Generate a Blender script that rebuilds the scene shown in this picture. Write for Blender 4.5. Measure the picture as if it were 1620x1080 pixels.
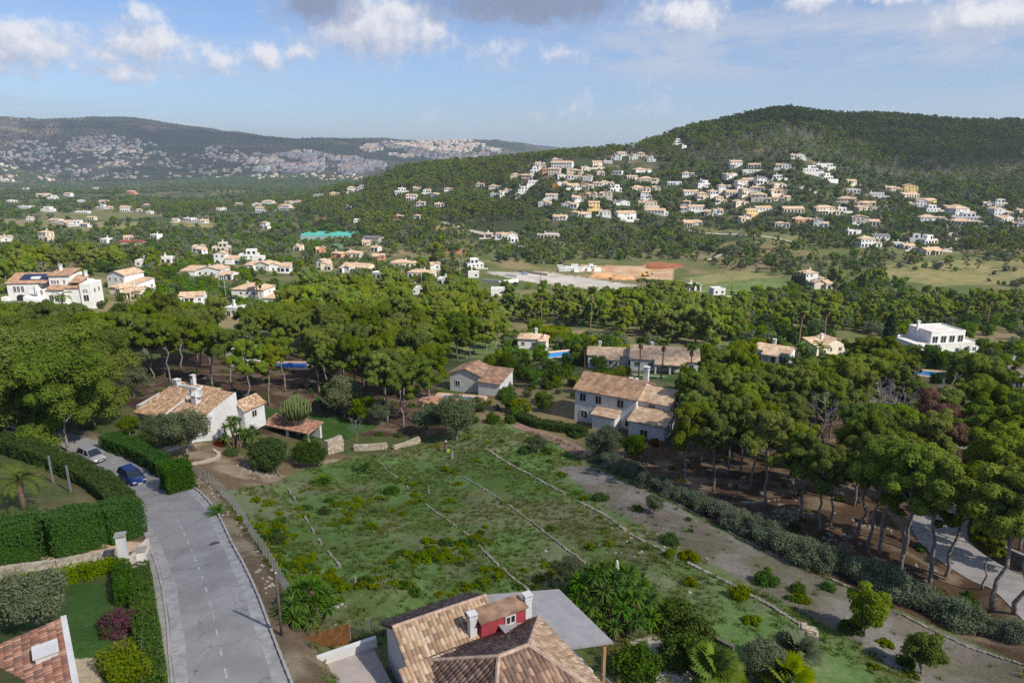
import bpy, bmesh, math, random
import numpy as np
from mathutils import Vector, Matrix
R = math.radians
for o in list(bpy.data.objects): bpy.data.objects.remove(o)
SC = bpy.context.scene
COL = SC.collection
# ------------------------------------------------------------------ camera
PITCH = R(15.0); CP, SP = math.cos(PITCH), math.sin(PITCH)
cam_d = bpy.data.cameras.new("camera"); cam = bpy.data.objects.new("camera", cam_d); COL.objects.link(cam)
cam.location = (0, 0, 0); cam.rotation_euler = (R(90) - PITCH, 0, 0)
cam_d.sensor_width = 36; cam_d.lens = 24; cam_d.clip_start = 0.5; cam_d.clip_end = 60000
SC.camera = cam
# ------------------------------------------------------------------ sun / exposure
SUN_EL = R(43); SUN_H = (0.80, -0.60)                     # horizontal direction towards the sun
sun_d = bpy.data.lights.new("sun", 'SUN'); sun_d.energy = 3.7; sun_d.angle = R(0.5); sun_d.color = (1, 0.93, 0.82)
sun = bpy.data.objects.new("sun", sun_d); COL.objects.link(sun)
TOSUN = Vector((SUN_H[0] * math.cos(SUN_EL), SUN_H[1] * math.cos(SUN_EL), math.sin(SUN_EL)))
sun.rotation_euler = TOSUN.to_track_quat('Z', 'Y').to_euler(); sun.location = (100, -100, 300)
SC.render.engine = 'CYCLES'
SC.view_settings.view_transform = 'Standard'; SC.view_settings.look = 'None'
SC.view_settings.exposure = 1.05; SC.view_settings.gamma = 1.0; SC.view_settings.use_curve_mapping = False
cy = SC.cycles
cy.max_bounces = 8; cy.diffuse_bounces = 4; cy.glossy_bounces = 2; cy.transmission_bounces = 6
cy.transparent_max_bounces = 8; cy.volume_bounces = 0; cy.use_denoising = False
cy.caustics_reflective = False; cy.caustics_refractive = False
SC.render.film_transparent = False
# ------------------------------------------------------------------ pixel <-> ray helpers (photograph is 1620 x 1080)
def sm(px, py):
    """ray through a pixel of the photograph as (x/y, z/y)"""
    u = (px - 810) / 1080.0; v = (540 - py) / 1080.0
    d = CP + v * SP
    return u / d, (-SP + v * CP) / d
def proj(x, y, z):
    zc = y * CP - z * SP; yc = y * SP + z * CP
    return 810 + 1080 * x / zc, 540 - 1080 * yc / zc
# ------------------------------------------------------------------ world: Nishita sky + clouds by direction
W = bpy.data.worlds.new("World"); SC.world = W; W.use_nodes = True
nt = W.node_tree; N = nt.nodes; L = nt.links
for n in list(N): N.remove(n)
HAZE = 1.0e-4
SKY_STRENGTH = 0.12
class NB:
    """tiny node-building helper"""
    def __init__(self, tree): self.t = tree
    def n(self, typ, **kw):
        nd = self.t.nodes.new(typ)
        for k, v in kw.items(): setattr(nd, k, v)
        return nd
    def put(self, sock, val):
        if hasattr(val, 'is_output') or isinstance(val, bpy.types.NodeSocket): self.t.links.new(val, sock)
        else: sock.default_value = val
    def m(self, op, a, b=0.0, c=0.0, clamp=False):
        nd = self.n('ShaderNodeMath', operation=op, use_clamp=clamp)
        self.put(nd.inputs[0], a); self.put(nd.inputs[1], b)
        if op in ('MULTIPLY_ADD', 'SMOOTH_MAX', 'SMOOTH_MIN'): self.put(nd.inputs[2], c)
        return nd.outputs[0]
    def vm(self, op, a, b=(0, 0, 0)):
        nd = self.n('ShaderNodeVectorMath', operation=op)
        self.put(nd.inputs[0], a); self.put(nd.inputs[1], b)
        return nd.outputs['Value'] if op in ('LENGTH', 'DOT_PRODUCT', 'DISTANCE') else nd.outputs['Vector']
    def noise(self, vec, scale, detail=4, rough=0.55, dist=0.0, col=False):
        nd = self.n('ShaderNodeTexNoise')
        if vec is not None: self.put(nd.inputs['Vector'], vec)
        nd.inputs['Scale'].default_value = scale; nd.inputs['Detail'].default_value = detail
        nd.inputs['Roughness'].default_value = rough; nd.inputs['Distortion'].default_value = dist
        return nd.outputs['Color'] if col else nd.outputs['Fac']
    def ss(self, x, lo, hi, a=0.0, b=1.0):
        nd = self.n('ShaderNodeMapRange', interpolation_type='SMOOTHSTEP')
        self.put(nd.inputs[0], x); self.put(nd.inputs[1], lo); self.put(nd.inputs[2], hi)
        nd.inputs[3].default_value = a; nd.inputs[4].default_value = b
        return nd.outputs[0]
    def mix(self, f, a, b, typ='MIX'):
        nd = self.n('ShaderNodeMix', data_type='RGBA', blend_type=typ)
        self.put(nd.inputs[0], f)
        for s, v in ((nd.inputs[6], a), (nd.inputs[7], b)):
            if isinstance(v, tuple) and len(v) == 3: v = (*v, 1)
            self.put(s, v)
        return nd.outputs[2]
    def xyz(self, x, y, z=0.0):
        nd = self.n('ShaderNodeCombineXYZ')
        for i, v in enumerate((x, y, z)): self.put(nd.inputs[i], v)
        return nd.outputs[0]
B = NB(nt)
sky = B.n('ShaderNodeTexSky', sky_type='NISHITA', sun_disc=False)
sky.sun_elevation = SUN_EL; sky.sun_rotation = math.atan2(SUN_H[0], SUN_H[1])
sky.altitude = 50; sky.air_density = 1.0; sky.dust_density = 0.6; sky.ozone_density = 1.6
tc = B.n('ShaderNodeTexCoord'); sep = B.n('ShaderNodeSeparateXYZ'); L.new(tc.outputs['Generated'], sep.inputs[0])
az = B.m('ARCTAN2', sep.outputs[0], sep.outputs[1]); el = B.m('ARCSINE', sep.outputs[2])
# clouds: photo centre x, y, half width, half height, strength, darkness
CL = [(38, 70, 78, 36, 1.0, .25), (10, 88, 70, 24, .8, .2), (110, 62, 40, 26, .6, .2), (240, 70, 72, 34, 1.0, .2), (172, 86, 40, 20, .85, .1), (300, 86, 50, 24, .5, .3), (232, 26, 22, 22, .7, .1), (354, 94, 34, 24, .9, .1), (205, 112, 70, 20, .8, .25),
      (124, 108, 24, 14, .7, .1), (420, 90, 40, 26, .95, .15), (472, 80, 36, 20, .9, .1), (590, 42, 140, 56, 1.15, .3),
      (495, 8, 75, 38, 1.0, .75), (676, 48, 44, 46, .95, .2), (830, 8, 190, 38, 1.1, 1.0), (940, 12, 60, 24, .8, .8), (1092, 28, 60, 44, 1.15, 0.0),
      (1030, 24, 60, 30, .6, .2), (1565, 26, 90, 38, 1.1, .25), (1290, 2, 60, 20, .9, .1), (1400, -4, 70, 14, .8, .1),
      (915, 172, 30, 24, .42, .1), (850, 183, 16, 14, .35, .1), (682, 186, 26, 14, .33, .1), (306, 203, 28, 16, .45, .15), (222, 196, 26, 12, .38, .15),
      (790, 80, 60, 26, .45, .35), (880, 82, 50, 18, .4, .5), (1040, 165, 40, 30, .25, .1), (690, 75, 30, 22, .4, .2)]
grp = bpy.data.node_groups.new("cloud_density", 'ShaderNodeTree')
grp.interface.new_socket(name="P", in_out='INPUT', socket_type='NodeSocketVector')
grp.interface.new_socket(name="D", in_out='OUTPUT', socket_type='NodeSocketFloat')
grp.interface.new_socket(name="K", in_out='OUTPUT', socket_type='NodeSocketFloat')
Gb = NB(grp); gi = Gb.n('NodeGroupInput'); go = Gb.n('NodeGroupOutput')
p0 = gi.outputs[0]
warp = Gb.noise(p0, 26, 5, .6, col=True)
warp = Gb.vm('MULTIPLY', Gb.vm('SUBTRACT', warp, (.5, .5, .5)), (.070, .050, 0))
p1 = Gb.vm('ADD', p0, warp)
dens = None; dark = None
for (cx, cyy, hw, hh, st, dk) in CL:
    s_, m_ = sm(cx, cyy); a_ = math.atan(s_); e_ = math.atan(m_ / math.hypot(1, s_))
    q = Gb.vm('MULTIPLY', Gb.vm('SUBTRACT', p1, (a_, e_, 0)), (1080 / hw * 1.0, 1080 / hh * 1.05, 0))
    v = Gb.m('SUBTRACT', 1.0, Gb.vm('LENGTH', q))
    v = Gb.m('MULTIPLY', Gb.m('MAXIMUM', v, -1.0), st)
    if dk > .5:
        dd = Gb.m('MULTIPLY', Gb.m('MAXIMUM', v, 0.0), dk * 2.2)
        dark = dd if dark is None else Gb.m('MAXIMUM', dark, dd)
    dens = v if dens is None else Gb.m('MAXIMUM', dens, v)
fb = Gb.noise(p0, 55, 6, .62)
dens = Gb.m('ADD', dens, Gb.m('MULTIPLY', Gb.m('SUBTRACT', fb, .5), 1.1))
# the sky goes on above and behind with the same broken cumulus
sepg = Gb.n('ShaderNodeSeparateXYZ'); grp.links.new(p0, sepg.inputs[0])
hi = Gb.ss(sepg.outputs[1], .22, .40)
gen = Gb.noise(p0, 3.0, 8, .6)
gen = Gb.m('MULTIPLY', Gb.m('SUBTRACT', gen, .53), 3.2)
gen = Gb.m('MULTIPLY', gen, hi)
gen = Gb.m('SUBTRACT', gen, Gb.m('SUBTRACT', 1.0, hi))
dens = Gb.m('MAXIMUM', dens, gen)
grp.links.new(dens, go.inputs[0]); grp.links.new(dark, go.inputs[1])
P = B.xyz(az, el, 0.0)
gA = B.n('ShaderNodeGroup', node_tree=grp); L.new(P, gA.inputs[0])
gB = B.n('ShaderNodeGroup', node_tree=grp); L.new(B.vm('ADD', P, (.010, .016, 0)), gB.inputs[0])
alpha = B.ss(gA.outputs[0], -.12, .85)
lit = B.m('MULTIPLY_ADD', B.m('SUBTRACT', gA.outputs[0], gB.outputs[0]), .9, .50, clamp=True)
lit = B.m('SUBTRACT', lit, B.m('MULTIPLY', gA.outputs[1], .6), clamp=True)
ccol = B.mix(lit, (1.85, 2.05, 2.65), (3.7, 3.65, 3.75))
ccol = B.mix(B.m('MULTIPLY', gA.outputs[1], 1.0, clamp=True), ccol, (1.05, 1.2, 1.75))
# thin cirrus veil
vz = B.vm('MULTIPLY', P, (2.2, 16, 1))
veil = B.ss(B.noise(vz, 1.6, 6, .6, .3), .42, .80)
veil = B.m('MULTIPLY', veil, .66)
band = B.m('MULTIPLY', B.m('MULTIPLY', B.ss(az, -.06, .22), B.ss(el, .075, .125)), B.ss(el, .150, .205, 1.0, 0.0))
band = B.m('MULTIPLY', band, B.ss(B.noise(B.vm('MULTIPLY', P, (3.0, 13, 1)), 2.2, 6, .62, .4), .30, .62))
veil = B.m('MAXIMUM', veil, B.m('MULTIPLY', band, .95))
skyt = B.mix(1.0, sky.outputs[0], (.375, .432, .555), 'MULTIPLY')
base = B.mix(veil, skyt, (2.15, 2.42, 2.98))
skyc = B.mix(B.m('MULTIPLY', alpha, .93), base, ccol)
bg = B.n('ShaderNodeBackground'); L.new(skyc, bg.inputs[0]); bg.inputs[1].default_value = SKY_STRENGTH
wo = B.n('ShaderNodeOutputWorld'); L.new(bg.outputs[0], wo.inputs[0])
W.cycles.sampling_method = 'MANUAL'; W.cycles.sample_map_resolution = 512

# ------------------------------------------------------------------ object helpers
def tag(o, label=None, cat=None, group=None, kind=None):
    if label: o['label'] = label
    if cat: o['category'] = cat
    if group: o['group'] = group
    if kind: o['kind'] = kind
    return o
def link(name, data, parent=None, loc=None, rz=None, scale=None):
    o = bpy.data.objects.new(name, data); COL.objects.link(o)
    if parent is not None: o.parent = parent
    if loc is not None: o.location = loc
    if rz is not None: o.rotation_euler = (0, 0, rz)
    if scale is not None: o.scale = scale if hasattr(scale, '__len__') else (scale,) * 3
    return o
def thing(name, label, cat, loc=(0, 0, 0), rz=0, group=None, scale=None):
    o = link(name, None, None, loc, rz, scale); o.empty_display_size = .3
    return tag(o, label, cat, group)
def copy_tree(root, loc, rz=0, scale=None, label=None, group=None):
    c = root.copy(); COL.objects.link(c); c.location = loc; c.rotation_euler = (0, 0, rz)
    if scale is not None: c.scale = scale if hasattr(scale, '__len__') else (scale,) * 3
    if label: c['label'] = label
    if group: c['group'] = group
    for ch in root.children:
        d = ch.copy(); COL.objects.link(d); d.parent = c
        for g in ch.children:
            e = g.copy(); COL.objects.link(e); e.parent = d
    return c
class MB:
    """mesh builder: collects polygons, then makes one mesh"""
    def __init__(self): self.v = []; self.f = []; self.mi = []; self.c = []
    def add(self, vs, fs, m=0, c=None):
        o = len(self.v); self.v += [tuple(p) for p in vs]
        for f in fs: self.f.append(tuple(i + o for i in f)); self.mi.append(m); self.c.append(c)
        return self
    def box(self, x0, x1, y0, y1, z0, z1, m=0, c=None):
        vs = [(x, y, z) for z in (z0, z1) for y in (y0, y1) for x in (x0, x1)]
        return self.add(vs, [(0, 2, 3, 1), (4, 5, 7, 6), (0, 1, 5, 4), (1, 3, 7, 5), (3, 2, 6, 7), (2, 0, 4, 6)], m, c)
    def obox(self, ctr, size, rz=0, m=0, rx=0, ry=0, c=None):
        M = Matrix.Rotation(rz, 3, 'Z') @ Matrix.Rotation(ry, 3, 'Y') @ Matrix.Rotation(rx, 3, 'X')
        vs = [Vector(ctr) + M @ Vector((sx * size[0] / 2, sy * size[1] / 2, sz * size[2] / 2)) for sz in (-1, 1) for sy in (-1, 1) for sx in (-1, 1)]
        return self.add(vs, [(0, 2, 3, 1), (4, 5, 7, 6), (0, 1, 5, 4), (1, 3, 7, 5), (3, 2, 6, 7), (2, 0, 4, 6)], m, c)
    def prism(self, poly, z0, z1, m=0):
        n = len(poly)
        z0s = z0 if hasattr(z0, '__len__') else [z0] * n; z1s = z1 if hasattr(z1, '__len__') else [z1] * n
        vs = [(p[0], p[1], z0s[i]) for i, p in enumerate(poly)] + [(p[0], p[1], z1s[i]) for i, p in enumerate(poly)]
        return self.add(vs, [tuple(range(n - 1, -1, -1)), tuple(range(n, 2 * n))] + [(i, (i + 1) % n, n + (i + 1) % n, n + i) for i in range(n)], m)
    def tube(self, pts, rad, n=6, m=0, cap=True, c=None):
        pts = [Vector(p) for p in pts]; k = len(pts)
        rad = rad if hasattr(rad, '__len__') else [rad] * k
        vs = []
        for i, p in enumerate(pts):
            d = (pts[min(i + 1, k - 1)] - pts[max(i - 1, 0)]).normalized()
            a = d.orthogonal().normalized() if abs(d.z) < .95 else Vector((1, 0, 0))
            a = (a - d * a.dot(d)).normalized(); b = d.cross(a)
            for j in range(n):
                t = 2 * math.pi * j / n
                vs.append(p + (a * math.cos(t) + b * math.sin(t)) * rad[i])
        fs = [(i * n + j, i * n + (j + 1) % n, (i + 1) * n + (j + 1) % n, (i + 1) * n + j) for i in range(k - 1) for j in range(n)]
        if cap: fs += [tuple(range(n - 1, -1, -1)), tuple(range((k - 1) * n, k * n))]
        return self.add(vs, fs, m, c)
    def lathe(self, prof, n=12, ctr=(0, 0, 0), m=0):
        vs = []; k = len(prof)
        for (r, z) in prof:
            for j in range(n):
                t = 2 * math.pi * j / n; vs.append((ctr[0] + r * math.cos(t), ctr[1] + r * math.sin(t), ctr[2] + z))
        fs = [(i * n + j, i * n + (j + 1) % n, (i + 1) * n + (j + 1) % n, (i + 1) * n + j) for i in range(k - 1) for j in range(n)]
        fs += [tuple(range(n - 1, -1, -1)), tuple(range((k - 1) * n, k * n))]
        return self.add(vs, fs, m)
    def mesh(self, name, mats, smooth=False):
        me = bpy.data.meshes.new(name); me.from_pydata(self.v, [], self.f)
        for mt in (mats if isinstance(mats, (list, tuple)) else [mats]): me.materials.append(mt)
        me.polygons.foreach_set('material_index', self.mi)
        if smooth: me.polygons.foreach_set('use_smooth', [True] * len(self.f))
        if any(c is not None for c in self.c):
            at = me.color_attributes.new('col', 'FLOAT_COLOR', 'CORNER'); arr = []
            for f, c in zip(self.f, self.c): arr += list(c or (.5, .5, .5, 1)) * len(f)
            at.data.foreach_set('color', arr)
        me.update(); return me
    def build(self, name, mats, parent=None, smooth=False, **kw):
        return link(name, self.mesh(name, mats, smooth), parent, **kw)
def np_mesh(name, V, F, mats, smooth=False, col=None):
    """V (n,3), F (k,3|4) numpy -> mesh; col: per-vertex rgb"""
    me = bpy.data.meshes.new(name); V = np.asarray(V, np.float32); F = np.asarray(F, np.int32); k, w = F.shape
    me.vertices.add(len(V)); me.vertices.foreach_set('co', V.ravel())
    me.loops.add(k * w); me.loops.foreach_set('vertex_index', F.ravel())
    me.polygons.add(k); me.polygons.foreach_set('loop_start', np.arange(0, k * w, w, dtype=np.int32))
    if smooth: me.polygons.foreach_set('use_smooth', np.ones(k, bool))
    for mt in (mats if isinstance(mats, (list, tuple)) else [mats]): me.materials.append(mt)
    if col is not None:
        at = me.color_attributes.new('col', 'FLOAT_COLOR', 'POINT')
        c4 = np.ones((len(V), 4), np.float32); c4[:, :3] = col; at.data.foreach_set('color', c4.ravel())
    me.update(calc_edges=True); me.validate() if False else None
    return me
# ------------------------------------------------------------------ materials
def new_mat(name):
    m = bpy.data.materials.new(name); m.use_nodes = True; t = m.node_tree
    for n in list(t.nodes): t.nodes.remove(n)
    b = NB(t); out = b.n('ShaderNodeOutputMaterial'); return m, b, out
def flat(name, col, rough=.8, var=.12, scale=3.0, bump=0.0, bscale=20, spec=.3, metal=0.0, detail=5, col2=None):
    """paint/plaster/metal with soft procedural variation and optional relief"""
    m, b, out = new_mat(name)
    pr = b.n('ShaderNodeBsdfPrincipled'); b.put(pr.inputs['Roughness'], rough); b.put(pr.inputs['Metallic'], metal); b.put(pr.inputs['Specular IOR Level'], spec)
    ge = b.n('ShaderNodeNewGeometry'); pos = ge.outputs['Position']
    nz = b.noise(pos, scale, detail, .6)
    c1 = tuple(x * (1 - var) for x in col); c2 = col2 or tuple(min(1, x * (1 + var)) for x in col)
    b.put(pr.inputs['Base Color'], b.mix(b.ss(nz, .3, .7), c1, c2))
    if bump:
        bp = b.n('ShaderNodeBump'); bp.inputs['Strength'].default_value = bump; bp.inputs['Distance'].default_value = .05
        b.put(bp.inputs['Height'], b.noise(pos, bscale, 4, .6)); b.put(pr.inputs['Normal'], bp.outputs[0])
    b.put(out.inputs[0], pr.outputs[0]); return m
def foliage(name, c1, c2, transl=.35, tint=.25, rough=True):
    """leaves: hue changes from leaf clump to clump (attribute) and from plant to plant"""
    m, b, out = new_mat(name)
    at = b.n('ShaderNodeAttribute'); at.attribute_name = 'col'
    sp = b.n('ShaderNodeSeparateColor'); b.put(sp.inputs[0], at.outputs['Color'])
    oi = b.n('ShaderNodeObjectInfo')
    base = b.mix(sp.outputs[0], c1, c2)
    hs = b.n('ShaderNodeHueSaturation')
    b.put(hs.inputs['Hue'], b.m('MULTIPLY_ADD', oi.outputs['Random'], -.035, .515))
    b.put(hs.inputs['Saturation'], b.m('MULTIPLY_ADD', b.m('FRACT', b.m('MULTIPLY', oi.outputs['Random'], 7.13)), .25, .98))
    b.put(hs.inputs['Value'], b.m('MULTIPLY_ADD', b.m('FRACT', b.m('MULTIPLY', oi.outputs['Random'], 3.71)), tint * 2, 1 - tint))
    b.put(hs.inputs['Color'], base)
    df = b.n('ShaderNodeBsdfDiffuse'); b.put(df.inputs[0], hs.outputs[0])
    tr = b.n('ShaderNodeBsdfTranslucent'); b.put(tr.inputs[0], hs.outputs[0])
    mx = b.n('ShaderNodeMixShader'); mx.inputs[0].default_value = transl
    b.put(mx.inputs[1], df.outputs[0]); b.put(mx.inputs[2], tr.outputs[0])
    b.put(out.inputs[0], mx.outputs[0]); return m
def attr_mat(name, rough=.85, var=.25, scale=8.0, bump=.4, bscale=14, spec=.2, streak=None):
    """colour from the mesh attribute, broken up by noise"""
    m, b, out = new_mat(name)
    pr = b.n('ShaderNodeBsdfPrincipled'); b.put(pr.inputs['Roughness'], rough); b.put(pr.inputs['Specular IOR Level'], spec)
    at = b.n('ShaderNodeAttribute'); at.attribute_name = 'col'
    ge = b.n('ShaderNodeNewGeometry'); pos = ge.outputs['Position']
    nz = b.noise(pos, scale, 5, .65)
    f = b.m('MULTIPLY_ADD', nz, 2 * var, 1 - var)
    b.put(pr.inputs['Base Color'], b.mix(1.0, at.outputs['Color'], b.xyz(f, f, f), 'MULTIPLY'))
    if bump:
        bp = b.n('ShaderNodeBump'); bp.inputs['Strength'].default_value = bump; bp.inputs['Distance'].default_value = .05
        b.put(bp.inputs['Height'], b.noise(pos, bscale, 4, .6)); b.put(pr.inputs['Normal'], bp.outputs[0])
    b.put(out.inputs[0], pr.outputs[0]); return m
def glass(name, col=(.02, .028, .035)):
    m, b, out = new_mat(name); pr = b.n('ShaderNodeBsdfPrincipled')
    b.put(pr.inputs['Base Color'], (*col, 1)); b.put(pr.inputs['Roughness'], .08); b.put(pr.inputs['Specular IOR Level'], .6)
    b.put(out.inputs[0], pr.outputs[0]); return m
M = {}
M['white'] = flat('white_plaster', (.60, .595, .575), .85, .09, .8, .15, 6)
M['cream'] = flat('cream_plaster', (.60, .53, .42), .85, .09, .8, .15, 6)
M['tan'] = flat('tan_plaster', (.50, .43, .35), .85, .1, .8, .15, 6)
M['yellow'] = flat('yellow_plaster', (.68, .50, .20), .85, .08, .8)
M['ochre'] = flat('ochre_plaster', (.62, .34, .06), .85, .08, .8)
M['orange'] = flat('orange_plaster', (.50, .24, .13), .85, .1, .8)
M['stonewall'] = flat('stone_wall', (.36, .30, .22), .9, .4, 3.0, .7, 5, col2=(.52, .46, .36))
M['roof'] = flat('terracotta_roof', (.42, .28, .175), .85, .3, .9, .4, 8, col2=(.55, .41, .28))
M['roof2'] = flat('weathered_tile_roof', (.27, .16, .10), .85, .35, .9, .4, 8, col2=(.42, .26, .16))
M['roofgrey'] = flat('grey_roof', (.13, .12, .125), .8, .25, .9)
M['flatroof'] = flat('flat_roof_screed', (.50, .47, .44), .9, .15, .6)
M['glass'] = glass('window_glass')
M['frame'] = flat('window_frame', (.62, .60, .56), .6, .05)
M['wood'] = flat('dark_timber', (.12, .06, .028), .7, .3, 6)
M['woodgate'] = flat('stained_wood_boards', (.17, .075, .025), .65, .3, 4, .3, 20)
M['panel'] = glass('solar_cells', (.02, .03, .07))
M['metal'] = flat('galvanised_metal', (.33, .33, .33), .5, .1, 5, metal=.4)
M['trunk'] = flat('pine_bark', (.19, .155, .135), .9, .35, 4, .6, 10, col2=(.34, .30, .27))
M['greytrunk'] = flat('grey_bark', (.22, .19, .16), .9, .3, 4, .4, 10)
M['palmtrunk'] = flat('palm_trunk_fibre', (.17, .12, .08), .95, .35, 5, .6, 12)
M['pole'] = flat('weathered_pole_wood', (.10, .075, .055), .85, .3, 4)
M['concrete'] = flat('pale_concrete', (.30, .285, .265), .9, .18, 1.2, .25, 20)
M['water'] = glass('pool_water', (.02, .20, .48))
M['coping'] = flat('pool_paving', (.55, .38, .25), .85, .15, 2)
M['terracotta_paving'] = flat('terracotta_paving', (.42, .22, .12), .85, .15, 2, col2=(.50, .28, .16))
M['gravel'] = flat('pale_gravel', (.44, .40, .34), .95, .25, 6, .5, 30)
# ------------------------------------------------------------------ terrain height: thin-plate fit through surveyed points (pixel x, pixel y, distance)
CTRL = [(350,1000,36),(280,800,62),(205,755,73),(290,690,87.5),(100,1000,35.5),(60,860,50),(20,760,66),(80,700,84),
 (80,478,205),(620,930,44.6),(760,670,107),(703,712,96),(560,720,92),(450,760,78),(520,850,57),(700,820,66),(820,900,51),(900,720,95),
 (1000,1030,38.5),(1280,1010,42.7),(1600,1060,41.8),(1560,960,52),(1085,770,80),(1200,860,62),(1050,860,60),(1620,900,58),(1500,850,66),(1590,720,92),
 (1300,720,92),(1150,690,104),(1500,600,150),(1300,620,135),(1500,550,200),(1300,480,320),(1200,455,380),(1020,440,420),(860,440,420),(1100,355,640),
 (1380,385,520),(1550,430,430),(1600,480,310),(1600,350,600),(1300,330,640),(1270,250,740),(960,290,720),(870,270,760),
 (1600,290,760),(1450,260,830),(1250,184,980),(1100,213,930),(1400,190,1040),(1600,204,1090),(1180,196,960),(1320,195,1010),(1500,199,1065),
 (1000,243,900),(900,252,920),(800,260,950),(720,265,980),(650,275,1000),(590,288,1020),(540,304,1050),(470,318,1150),
 (700,340,720),(600,370,620),(700,400,520),(560,330,900),(800,320,740),(540,380,600),(450,420,420),(410,480,290),(300,430,370),(60,400,420),(600,430,420),
 (100,340,950),(100,360,720),(300,345,900),(300,360,760),(300,380,600),(600,640,118),(450,600,135),(200,560,150),(540,480,280),(700,480,290),(850,570,175),
 (1020,580,160),(1200,570,170),(980,690,104),(930,490,290),(745,630,128),(900,640,122),(1100,500,270),(700,440,400),(800,400,520),(960,390,560),(1200,400,510),
 (300,300,1900),(60,300,1900),(500,300,1900),(300,282,3000),(50,282,3000),(520,282,3000),(600,262,3600),(450,262,3500),(100,258,3550),(300,262,3500),(400,245,3800),
 (250,235,3900),(100,232,3850),(0,190,4300),(100,195,4300),(200,197,4350),(300,207,4400),(420,213,4500),(500,217,4650),(600,222,4800),(760,229,5000),(700,250,4500),(850,238,8000),(980,238,8000),
 (-150,480,205),(-150,300,1900),(-150,190,4300),(-150,700,80),(-150,400,420),(1780,200,1100),(1780,350,600),(1780,480,310),(1780,700,95),(1780,900,58)]
CTRL_S = [(-.85,1400,-78),(-.3,1500,-80),(.3,1500,-75),(.6,1600,-60),(.9,1600,-60),(0,1400,-75),(-.7,6500,-60),(-.3,6800,-60),(0.3,4000,-80),(.8,4000,-80),
 (-.9,14000,-120),(-.4,16000,-120),(0,16000,-120),(.5,14000,-120),(.9,12000,-120),(.3,2500,-80),(.8,2500,-80),(-.2,2000,-82),(-.8,18,-23),(0,18,-24),(.8,18,-27),(0,28,-28.2),(-.05,36,-30.3),(-.9,6,-20),(.0,6,-21),(.9,6,-23),(.2,6000,-40),(-.3,36,-29.9),(-.2,33,-30.2),(-.31,31,-29.6),(-.1,33,-30.6),(.1,33,-31),(-.62,33,-27.6)]
BY = np.log(np.array([5, 18, 25, 45, 80, 130, 300, 600, 1000, 20000.])); BZ = np.array([-22, -25, -27.5, -33, -39, -45, -61, -72, -80, -90.])
def zbase(y): return np.interp(np.log(y), BY, BZ)
_pts = []
for (px, py, y) in CTRL:
    s_, m_ = sm(px, py); _pts.append((s_, y, m_ * y))
_pts += CTRL_S
_pts = np.array(_pts)
def _feat(s, y): return np.stack([np.asarray(s) * 2.6, np.log(y)], -1)
_X = _feat(_pts[:, 0], _pts[:, 1]); _Q = (_pts[:, 2] - zbase(_pts[:, 1])) / _pts[:, 1]
def _phi(d2): return 0.5 * d2 * np.log(d2 + 1e-12)
_n = len(_X); _K = _phi(((_X[:, None] - _X[None]) ** 2).sum(-1)) + np.eye(_n) * 2e-3
_Pm = np.c_[np.ones(_n), _X]; _A = np.block([[_K, _Pm], [_Pm.T, np.zeros((3, 3))]])
_w = np.linalg.solve(_A, np.r_[_Q, np.zeros(3)])
def _tps(s, y):
    X = _feat(s, y); out = np.zeros(X.shape[:-1]); flatX = X.reshape(-1, 2); res = np.empty(len(flatX))
    for i in range(0, len(flatX), 20000):
        c = flatX[i:i + 20000]
        res[i:i + 20000] = _phi(((c[:, None] - _X[None]) ** 2).sum(-1)) @ _w[:_n] + np.c_[np.ones(len(c)), c] @ _w[_n:]
    return res.reshape(out.shape) * y + zbase(y)
# value noise for land cover and relief
_rs = np.random.RandomState(5); _lat = _rs.rand(256, 256)
def vnoise(x, y, sc=1.0, oct=4, seed=0):
    x = np.asarray(x, float) / sc + seed * 17.3; y = np.asarray(y, float) / sc + seed * 9.1; t = 0; a = .5; tot = 0
    for _ in range(oct):
        xi = np.floor(x).astype(int); yi = np.floor(y).astype(int); fx = x - xi; fy = y - yi
        fx = fx * fx * (3 - 2 * fx); fy = fy * fy * (3 - 2 * fy)
        g = lambda i, j: _lat[(xi + i) & 255, (yi + j) & 255]
        t = t + a * ((g(0, 0) * (1 - fx) + g(1, 0) * fx) * (1 - fy) + (g(0, 1) * (1 - fx) + g(1, 1) * fx) * fy); tot += a
        a *= .5; x = x * 2.03 + 5; y = y * 2.03 + 3
    return t / tot
def inpoly(px, py, poly):
    px = np.asarray(px, float); py = np.asarray(py, float); r = np.zeros(px.shape, bool); n = len(poly)
    for i in range(n):
        (x1, y1), (x2, y2) = poly[i], poly[(i + 1) % n]
        c = ((y1 > py) != (y2 > py)) & (px < (x2 - x1) * (py - y1) / ((y2 - y1) or 1e-9) + x1); r ^= c
    return r
# the grid
GS = np.arange(-1.42, 1.4201, .0046)
GY = np.exp(np.concatenate([np.arange(math.log(6), math.log(20), .05), np.arange(math.log(20), math.log(128), .0052), np.arange(math.log(128), math.log(1500), .0105), np.arange(math.log(1500), math.log(16000), .028)]))
SS, YY = np.meshgrid(GS, GY)
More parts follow.
